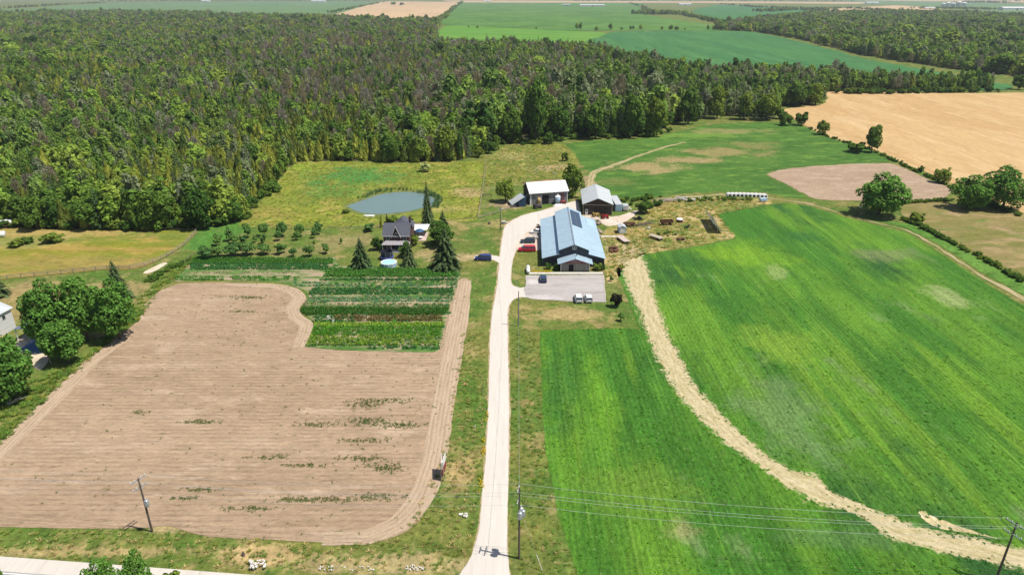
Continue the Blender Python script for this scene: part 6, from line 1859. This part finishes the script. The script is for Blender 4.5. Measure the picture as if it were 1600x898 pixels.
# ================================================================== FAR BUILDINGS
def far_building(label, x, yb, L, Wd, h, wall=None, roof=None, rz=0.0):
    r = thing('farm_building', label, 'building', G(x, yb), rz)
    MB().prism([(-Wd / 2, -.1), (-Wd / 2, h * .7), (0, h), (Wd / 2, h * .7), (Wd / 2, -.1)], 'x', -L / 2, L / 2).build('wall', wall or M['trim'], r)
    MB().slab([(-L / 2 - .5, -Wd / 2 - .6, h * .66), (L / 2 + .5, -Wd / 2 - .6, h * .66), (L / 2 + .5, 0, h * 1.05), (-L / 2 - .5, 0, h * 1.05)], .2).build('roof', roof or M['white_roof'], r)
    MB().slab([(-L / 2 - .5, 0, h * 1.051), (L / 2 + .5, 0, h * 1.051), (L / 2 + .5, Wd / 2 + .6, h * .66), (-L / 2 - .5, Wd / 2 + .6, h * .66)], .2).build('roof', roof or M['white_roof'], r)
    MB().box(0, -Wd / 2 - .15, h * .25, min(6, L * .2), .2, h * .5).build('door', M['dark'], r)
    return r


far_building('long white barn under the horizon, centre', 925, 10.5, 150, 26, 12, rz=.02)
far_building('small grey shed left of the long far barn', 885, 9.5, 50, 20, 10, M['galv'])
far_building('white far shed right of the narrow tree line', 1070, 9.0, 80, 30, 12)
far_building('pale far house at the corner of the far green field', 762, 3.2, 60, 30, 14)
far_building('far white house at the left under the horizon', 322, 3.6, 70, 30, 16)
far_building('far white farmstead at the top left of the wood', 498, 4.0, 120, 36, 16)
far_building('long white far barn at the right edge', 1585, 16.5, 130, 36, 15)
far_building('white far shed left of the grain bins', 1452, 14.5, 50, 20, 9)
far_building('far pale roof beyond the wood, right of the stubble', 1362, 6.5, 90, 30, 14)
far_building('white farmhouse in the clump of trees on the far grain field', 626, 8.6, 22, 14, 9)
for i, (x, yb, rd, hh, lab) in enumerate(((1474, 10.5, 13, 20, 'leftmost grain bin of the far farmstead'), (1481, 10.8, 12, 26, 'second far grain bin from the left'), (1489, 10.4, 14, 22, 'third far grain bin from the left'), (1498, 10.6, 15, 30, 'tallest far grain bin, right of the middle'), (1506, 10.2, 15, 24, 'rightmost grain bin of the far farmstead'))):
    g_ = thing('grain_bin', lab, 'grain bin', G(x, yb), 0, 'grain bins of the far farmstead')
    MB().lathe([(rd, -.1), (rd, hh * .75)], 16).build('drum', M['galv'], g_)
    MB().lathe([(rd * 1.03, hh * .75), (rd * .1, hh), (.1, hh * 1.02)], 16).build('cone_roof', M['trim'], g_)
# ================================================================== CROPS, WEEDS AND ROUGH GRASS
def clump_quads(seed, n, h, r, leaf, upright=0.3):
    rg = np.random.default_rng(seed)
    P = rg.normal(size=(n, 3)) * np.array([r * .5, r * .5, 0])
    P[:, 2] = rg.uniform(.25, 1.0, n) * h * (1 - .5 * (P[:, 0] ** 2 + P[:, 1] ** 2) / (r * r + 1e-6)).clip(.3, 1)
    N_ = unit(np.concatenate([P[:, :2] / r + rg.normal(size=(n, 2)) * .5, np.full((n, 1), 1.0 - upright)], 1))
    return leaf_quads(P, N_, leaf, rg)


def blade_quads(seed, n, h, r, w):
    rg = np.random.default_rng(seed)
    a = rg.uniform(0, 6.28, n)
    b = rg.uniform(0, r, n)
    base = np.stack([np.cos(a) * b * .5, np.sin(a) * b * .5, np.zeros(n)], 1)
    tip = base + np.stack([np.cos(a) * r * rg.uniform(.3, 1, n), np.sin(a) * r * rg.uniform(.3, 1, n), h * rg.uniform(.6, 1.1, n)], 1)
    s = np.stack([-np.sin(a), np.cos(a), np.zeros(n)], 1) * w
    return np.stack([base - s, base + s, tip + s * .35, tip - s * .35], 1)


def in_field(poly, n, d0, d1, seed):
    rg = np.random.default_rng(seed)
    P = np.stack([rg.uniform(-140, 190, n), rg.uniform(d0, d1, n)], 1)
    px = to_px(P)
    return P[inside(px, poly) & (px[:, 0] > -120) & (px[:, 0] < 1720)]


soy = [proto(quads_mesh('crop_clump', clump_quads(200 + i, 10, .1, .34, .15, .0), M['crop_leaf'])) for i in range(3)]


def sow(name, poly, n, d0, d1, seed, label, s0=.7, s1=1.3, protos=None, z=.04, cat='crop', thin=None):
    P = in_field(poly, n, d0, d1, seed)
    rg = np.random.default_rng(seed + 1)
    if thin is not None:
        P = P[thin(P, rg)]
    m = len(P)
    s = rg.uniform(s0, s1, m)
    pr_ = protos or soy
    return scatter(name, np.concatenate([P, np.full((m, 1), z)], 1), rg.uniform(0, 6.28, m), np.stack([s, s, s * rg.uniform(.8, 1.3, m)], 1), rg.integers(0, len(pr_), m), pr_, label, cat)


sow('crop_plants', CROP_MID, 20000, 64, 150, 31, 'leafy green crop standing in the field beside the driveway', .5, 1.15)
sow('crop_plants', CROP_BIG, 22000, 64, 215, 32, 'leafy green crop standing in the big right-hand field', .5, 1.2, thin=lambda P, rg: rg.random(len(P)) < np.clip((205 - P[:, 1]) / 95, 0, 1))


def veg_mat(name, col, var=.3):
    return foliage(name, tuple(c * (1 - var * .5) for c in col), tuple(c * (1 + var * .5) for c in col), None, leafvar=.4, trans=.4)


V_ = {'green': veg_mat('veg_green', (.1, .26, .045)), 'dark': veg_mat('veg_dark', (.06, .18, .05)), 'blue': veg_mat('veg_bluegreen', (.13, .27, .13)), 'pale': veg_mat('veg_pale', (.34, .36, .18)),
      'corn': veg_mat('veg_corn', (.14, .36, .035)), 'lime': veg_mat('veg_lime', (.25, .38, .05)), 'brown': veg_mat('veg_brown', (.18, .15, .055)), 'white': veg_mat('veg_white', (.55, .55, .5))}
m_bed = land('garden_soil', (.36, .28, .18), (.2, .21, .09), (.08, .17, .035), .1, .2, 2.2, .42, .6, .25, (.5, 1.6, 1), bump=.6)
sheet('garden_soil', [(478, 541), (490, 522), (493, 506), (482, 494), (470, 486), (483, 466), (480, 455), (456, 446), (425, 440), (330, 438), (272, 440), (285, 425), (300, 411), (400, 406), (521, 402), (530, 414), (620, 420), (718, 425), (714, 443), (703, 479), (695, 510), (685, 547), (660, 551), (560, 548)], .06, m_bed, 'tilled earth of the vegetable garden', .3)
GARDEN = [(478, 541), (490, 522), (493, 506), (482, 494), (470, 486), (483, 466), (486, 455), (500, 440), (512, 424), (520, 414), (620, 419), (718, 425), (714, 443), (703, 479), (695, 510), (685, 547)]


def span(poly, y):
    xs_ = []
    for (x0, y0), (x1, y1) in zip(poly, poly[1:] + poly[:1]):
        if (y0 > y) != (y1 > y):
            xs_.append(x0 + (x1 - x0) * (y - y0) / (y1 - y0))
    return (min(xs_), max(xs_)) if len(xs_) >= 2 else None


def bed(label, y0, y1, col, spacing=1.0, gap=.38, h=.5, r=.4, leaf=.26, xr=None, fill=.95, blades=False, seed=0):
    rg = np.random.default_rng(int(y0 * 10) + seed)
    base = blade_quads(seed + 5, 14, h, r, .06) if blades else clump_quads(seed + 5, 16, h, r, leaf)
    Ya, Yb = G(800, y1).y, G(800, y0).y
    pts = []
    rows_ = max(1, int((Yb - Ya) / spacing))
    for i in range(rows_):
        Y = Ya + (i + .5) * (Yb - Ya) / rows_
        yy = to_px(np.array([[0, Y]]))[0, 1]
        sp_ = xr or span(GARDEN, yy)
        if not sp_:
            continue
        xa, xb = (sp_[0] - 800) / px_m(yy), (sp_[1] - 800) / px_m(yy)
        n = int((xb - xa) / gap)
        X = xa + (np.arange(n) + rg.uniform(-.3, .3, n)) * gap
        gapn = np.sin(X * .35 + i * 1.7) + np.sin(X * .83 + i) + rg.normal(size=n) * .5
        k = (rg.random(n) < fill) & (gapn > -2.3 + (1 - fill) * 2)
        X = X[k]
        pts.append(np.stack([X, Y + rg.normal(size=len(X)) * .12, np.full(len(X), .05)], 1))
    P = np.concatenate(pts)
    m = len(P)
    a = rg.uniform(0, 6.28, m)
    s = rg.uniform(.7, 1.25, m)
    ca, sa_ = np.cos(a), np.sin(a)
    Q = np.broadcast_to(base, (m,) + base.shape)
    X = (Q[..., 0] * ca[:, None, None] - Q[..., 1] * sa_[:, None, None]) * s[:, None, None] + P[:, 0][:, None, None]
    Y = (Q[..., 0] * sa_[:, None, None] + Q[..., 1] * ca[:, None, None]) * s[:, None, None] + P[:, 1][:, None, None]
    Z = Q[..., 2] * s[:, None, None] + P[:, 2][:, None, None]
    me = quads_mesh('vegetable_rows', np.stack([X, Y, Z], -1).reshape(-1, 4, 3), V_[col])
    return tag(link('vegetable_rows', me), label, 'vegetables', 'vegetable rows of the garden', 'stuff')


bed('dense green top rows of the vegetable garden', 421, 433, 'green', .9, .34, .7)
bed('dark leafy rows second from the top of the garden', 434.5, 441, 'dark', 1.5, .5, .55, .42)
bed('sparse pale green row above the middle of the garden', 443, 449, 'blue', 1.7, .6, .4, .35, fill=.75)
bed('dark green rows in the upper middle of the garden', 451, 461, 'dark', 1.3, .42, .6, .45)
bed('bluish cabbage rows in the middle of the garden', 464, 473, 'blue', 1.5, .5, .4, .4)
bed('thin sparse rows with bare straw in the middle of the garden', 474, 481, 'pale', 1.3, .5, .35, .35, fill=.6)
bed('grassy mid-green rows below the middle of the garden', 482, 493, 'green', .75, .32, .8, .4, blades=True)
bed('dark brownish row of tall heads in the lower garden', 494.5, 503, 'brown', 1.3, .42, .8, .42, xr=(524, 694))
bed('dark green row under the brownish heads', 494, 506, 'dark', 2.0, .5, .6, .42, xr=(494, 560))
bed('white flowering patch at the left of the lower garden', 496, 507, 'white', .8, .7, .7, .3, .2, xr=(512, 527), fill=.7)
bed('yellow-green strip below the brownish heads', 505, 511, 'lime', 1.0, .36, .6, .35)
bed('upper rows of tall green corn at the bottom of the garden', 511, 526, 'corn', 1.05, .36, .8, .5, blades=True, fill=.85)
bed('lower rows of tall green corn at the bottom of the garden', 526, 541, 'lime', 1.1, .4, .75, .45, blades=True, seed=3, fill=.82)
sow('garden_weeds', GARDEN, 60000, 125, 185, 45, 'low mixed greenery between the rows of the garden', .6, 1.5, [proto(quads_mesh('weed', clump_quads(260 + q, 10, .28, .4, .2, .1), V_[cn_])) for q, cn_ in enumerate(('green', 'blue', 'dark', 'pale'))], .06, 'weeds', lambda P, rg: (rg.random(len(P)) < .6) & (smooth_noise(P * np.array([.4, 2.5]), .5, 99) > -.35))
bed('sparse dark plants along the bottom edge of the garden', 541, 548, 'dark', 1.3, .8, .5, .4, fill=.6, xr=(575, 684))
bed('green bed at the top left of the garden below the orchard', 404, 413, 'green', .9, .34, .7, .42, xr=(303, 521), blades=True)
bed('white-dotted rows at the top left of the garden', 412, 422, 'dark', 1.2, .45, .5, .4, xr=(298, 515))
bed('thin yellowish row at the far left of the garden', 424, 429, 'pale', 1.5, .7, .4, .35, xr=(285, 500), fill=.6)
bed('broken green row next to the tilled loop of the field', 432, 439, 'green', 1.6, .6, .45, .38, xr=(276, 470), fill=.75)
bed('short broken row at the end of the tilled loop', 440, 449, 'blue', 1.6, .6, .4, .36, xr=(462, 505), fill=.75)

# weeds on the tilled field: low patches in the rows
weed = [proto(quads_mesh('weed', clump_quads(230 + i, 8, .18, .3, .15, .1), veg_mat('weed_green_%d' % i, ((.13, .19, .055), (.19, .2, .08), (.1, .15, .045))[i]))) for i in range(3)]


def weedy(P, rg):
    n = smooth_noise(P * np.array([.35, 1.6]), .35, 77) + .55 * smooth_noise(P * np.array([.5, 2.2]), 1.0, 78)
    px = to_px(P)
    n = n + .6 * np.clip((px[:, 0] - 380) / 250, -1, 1)
    return ((n > 1.4) & (rg.random(len(P)) < .22)) | ((rg.random(len(P)) < .06) & (n > -.6))


sow('weeds', PLOUGH, 60000, 70, 175, 41, 'patches of green weeds along the rows of the tilled field', .35, .95, weed, .04, 'weeds', weedy)
SPOTS = [(315, 659, 5, .8), (219, 645, 2, .6), (575, 659, 5, 1.6), (568, 632, 4, 1.2), (570, 688, 5, .8), (562, 716, 5, .7), (600, 731, 4, 1.4), (310, 765, 4, .6), (290, 778, 3, .5), (390, 795, 5, .6), (480, 727, 5, .5), (420, 714, 4, .5), (630, 665, 4, 1.2), (590, 776, 5, .7), (390, 465, 6, .9), (380, 487, 4, .5), (600, 626, 6, 1.0), (500, 664, 5, .7), (520, 780, 6, .7), (460, 780, 5, .7)]
rgw = np.random.default_rng(5)
P = []
for (x, y, rx, ry) in SPOTS:
    p = G(x, y)
    n = int(16 * rx * ry) + 8
    P.append(np.stack([p.x + rgw.normal(size=n) * rx * .45, p.y + rgw.normal(size=n) * ry * .5, np.full(n, .04)], 1))
P = np.concatenate(P)
scatter('weeds', P, rgw.uniform(0, 6.28, len(P)), np.repeat(rgw.uniform(.5, 1.05, (len(P), 1)), 3, 1), rgw.integers(0, 3, len(P)), weed, 'dense green weed islands dotted over the tilled field', 'weeds')

# rough grass tufts: verges, pasture, scrub yard, hedge bank
def tuft(i, col, h, r=.5):
    return proto(quads_mesh('tuft', blade_quads(240 + i, 16, h, r, .05), veg_mat('tuft_%d' % i, col, .4)))


tf_g, tf_y, tf_t = tuft(0, (.15, .25, .045), .3), tuft(1, (.3, .32, .06), .34), tuft(2, (.55, .43, .2), .36)
tf_r = tuft(3, (.13, .22, .1), 1.3, .6)


def in_px(poly, dens, seed):
    rg = np.random.default_rng(seed)
    W = np.array([G(*p)[:2] for p in poly])
    lo, hi = W.min(0), W.max(0)
    n = int((hi - lo).prod() * dens)
    P = rg.uniform(lo, hi, (n, 2))
    return P[inside(P, [tuple(w) for w in W])]


def rough(name, poly, dens, protos, w, seed, label, s0=.6, s1=1.4, z=.05):
    P = in_px(poly, dens, seed)
    P = P[(np.abs(P[:, 0] - 67.5) > 4.2) | (np.abs(P[:, 1] - 219) > 9.5)]
    rg = np.random.default_rng(seed)
    m = len(P)
    s = rg.uniform(s0, s1, m)
    k = rg.choice(len(protos), m, p=w)
    return scatter(name, np.concatenate([P, np.full((m, 1), z)], 1), rg.uniform(0, 6.28, m), np.stack([s, s, s], 1), k, protos, label, 'grass')


rough('grass_tufts', [(374, 352), (400, 322), (430, 289), (464, 254), (560, 252), (640, 255), (722, 252), (758, 253), (755, 285), (746, 344), (690, 346), (684, 326), (692, 312), (668, 299), (640, 296), (585, 300), (536, 322), (560, 337), (600, 340), (540, 356), (440, 357)], .35, [tf_y, tf_g, tf_t], (.55, .2, .25), 51, 'long grass tufts of the pond pasture')
rough('grass_tufts', [(760, 253), (800, 226), (884, 228), (905, 272), (850, 280), (758, 290)], .45, [tf_y, tf_g, tf_t], (.45, .25, .3), 52, 'weedy grass tufts of the rough pasture behind the old barn', .7, 1.6)
rough('grass_tufts', [(946, 372), (990, 346), (1030, 318), (1135, 308), (1206, 318), (1122, 336), (1147, 368), (1060, 388), (1003, 398), (950, 440)], .6, [tf_t, tf_y, tf_g], (.45, .3, .25), 53, 'tall golden weeds of the machinery yard', .7, 1.8)
rough('grass_tufts', [(-60, 757), (108, 590), (218, 500), (250, 455), (300, 412), (310, 396), (260, 428), (215, 470), (195, 500), (120, 570), (60, 590), (-60, 660)], 1.5, [tf_g, tf_y], (.8, .2), 54, 'rank green grass of the verge along the tilled field', .8, 1.7)
rough('reeds', [(636, 300), (672, 300), (692, 313), (684, 326), (674, 321), (682, 313), (668, 304), (644, 300)], 1.6, [tf_r], (1.0,), 55, 'grey-green reeds on the right shore of the pond', .8, 1.3)
rough('reeds', [(560, 314), (588, 304), (616, 299.5), (642, 299), (642, 296), (614, 295), (585, 299), (556, 310)], .8, [tf_r], (1.0,), 56, 'reeds along the far shore of the pond', .6, 1.0)
rough('grass_tufts', [(0, 826), (235, 826), (300, 836), (520, 852), (630, 840), (690, 720), (722, 520), (760, 520), (756, 700), (738, 860), (700, 895), (300, 888), (0, 866)], 1.2, [tf_g, tf_y, tf_t], (.5, .22, .28), 57, 'uneven grass of the roadside and driveway verge', .4, .9)
rough('grass_tufts', [(800, 520), (842, 520), (846, 640), (860, 760), (905, 905), (815, 905), (798, 800), (798, 600)], 1.0, [tf_g, tf_y, tf_t], (.7, .2, .1), 58, 'uneven grass between the driveway and the green field', .4, .9)
rge = np.random.default_rng(120)
for line, side in ((SW_L, 'left'), (SW_R, 'right')):
    C = outline(line, 0.0, step=.5, closed=False)
    i = rge.integers(len(C) // 6, len(C), 2600)[:520]
    P = C[i] + rge.normal(size=(520, 2)) * .5
    sz = rge.uniform(.35, .9, (520, 1))
    scatter('crop_plants', np.concatenate([P, np.full((520, 1), .06)], 1), rge.uniform(0, 6.28, 520), np.repeat(sz, 3, 1), rge.integers(0, 3, 520), soy, 'crop plants straggling over the %s edge of the straw swath' % side, 'crop')
hedge = [proto(m) for m in SHRUB]


def hedge_line(label, px, breadth, n, h, seed, protos=None):
    rg = np.random.default_rng(seed)
    C = np.array([G(*p)[:2] for p in px])
    tt = rg.random(n) * (len(C) - 1)
    i = np.minimum(tt.astype(int), len(C) - 2)
    f = (tt - i)[:, None]
    P = C[i] * (1 - f) + C[i + 1] * f + rg.normal(size=(n, 2)) * breadth * .5
    s = rg.uniform(h[0], h[1], n)
    pr_ = protos or hedge
    scatter('hedge', np.concatenate([P, np.zeros((n, 1))], 1), rg.uniform(0, 6.28, n), np.stack([s * 1.5, s * 1.5, s], 1), rg.integers(0, len(pr_), n), pr_, label, 'hedge')


hedge_line('low dark hedge bank dividing the green strip from the hay field', [(1415, 345), (1431, 351), (1480, 376), (1540, 407), (1600, 441), (1720, 512)], 1.0, 170, (.8, 1.6), 81)
hedge_line('weedy bank along the lower edge of the wheat field', [(1262, 200), (1292, 214), (1370, 238), (1400, 253), (1450, 276), (1487, 293), (1540, 316), (1600, 340)], 1.6, 200, (.7, 1.5), 82)
hedge_line('narrow green hedge between the bare field and the hay field', [(1405, 318), (1440, 315.5), (1490, 313)], 1.0, 60, (.8, 1.5), 83)
hedge_line('bushy undergrowth at the foot of the strip of trees above the wheat', [(1296, 146), (1400, 146), (1545, 143)], 5, 90, (2.5, 5), 84)
hedge_line('thicket of young growth at the foot of the wood behind the pasture', [(770, 225), (830, 224), (900, 216), (1000, 215), (1040, 206)], 4, 60, (1.2, 3.2), 85)
hedge_line('leafy thicket along the foot of the wood behind the paddock', [(-40, 352), (120, 356), (250, 357), (340, 352), (378, 340), (430, 290)], 3, 120, (1.5, 4.0), 86)
hedge_line('rank green weeds along the fence beside the lane', [(232, 440), (246, 430), (266, 420), (292, 410)], 1.4, 60, (.6, 1.2), 87)
hedge_line('low green scrub along the track above the machinery yard', [(1062, 316), (1090, 313), (1120, 312), (1150, 312), (1175, 314)], 2.2, 46, (.6, 1.5), 88)
hedge_line('green weedy patches in the middle of the machinery yard', [(1030, 364), (1052, 366)], 2.0, 22, (.4, .9), 89)
hedge_line('leafy scrub beside the container and the white trailer', [(978, 316), (1000, 312), (1020, 308)], 3.0, 26, (.8, 1.8), 90)
# yellow flowers on the driveway verge
fl = proto(quads_mesh('flowers', clump_quads(250, 9, .4, .3, .14), veg_mat('yellow_flowers', (.55, .42, .02))))
rgf = np.random.default_rng(91)
n = 150
yy = rgf.uniform(640, 800, n)
xf = np.interp(yy, [640, 713, 800], [761, 756, 749]) + rgf.normal(size=n) * 2 - 1
P = np.array([G(a, b) for a, b in zip(xf, yy)])
keep = np.sin(yy * .11) + rgf.normal(size=n) * .4 > .3
P = P[keep]
scatter('flowers', P, rgf.uniform(0, 6.28, len(P)), np.repeat(rgf.uniform(.5, 1.1, (len(P), 1)), 3, 1), np.zeros(len(P), int), [fl], 'yellow flowers along the left edge of the driveway', 'flowers')
P = np.array([G(a, b) for a, b in zip(rgf.uniform(830, 862, 90), rgf.uniform(423, 426.5, 90))])
scatter('flowers', P, rgf.uniform(0, 6.28, 90), np.repeat(rgf.uniform(.6, 1.1, (90, 1)), 3, 1), np.zeros(90, int), [fl], 'yellow flower bed left of the barn walkway', 'flowers')

# ================================================================== AIR
hz = MB().box(0, 5750, 70, 18200, 12600, 142).build('haze', None)
hz.data.materials.clear()
tn = NT('haze_air')
pv = tn.n('ShaderNodeVolumePrincipled')
pv.inputs['Color'].default_value = (.86, .92, 1.0, 1)
pv.inputs['Density'].default_value = 0.00007
pv.inputs['Anisotropy'].default_value = 0.2
tn.l(pv.outputs[0], tn.out.inputs['Volume'])
hz.data.materials.append(tn.m)
tag(hz, 'thin pale summer haze over the whole landscape', 'haze', None, 'stuff')
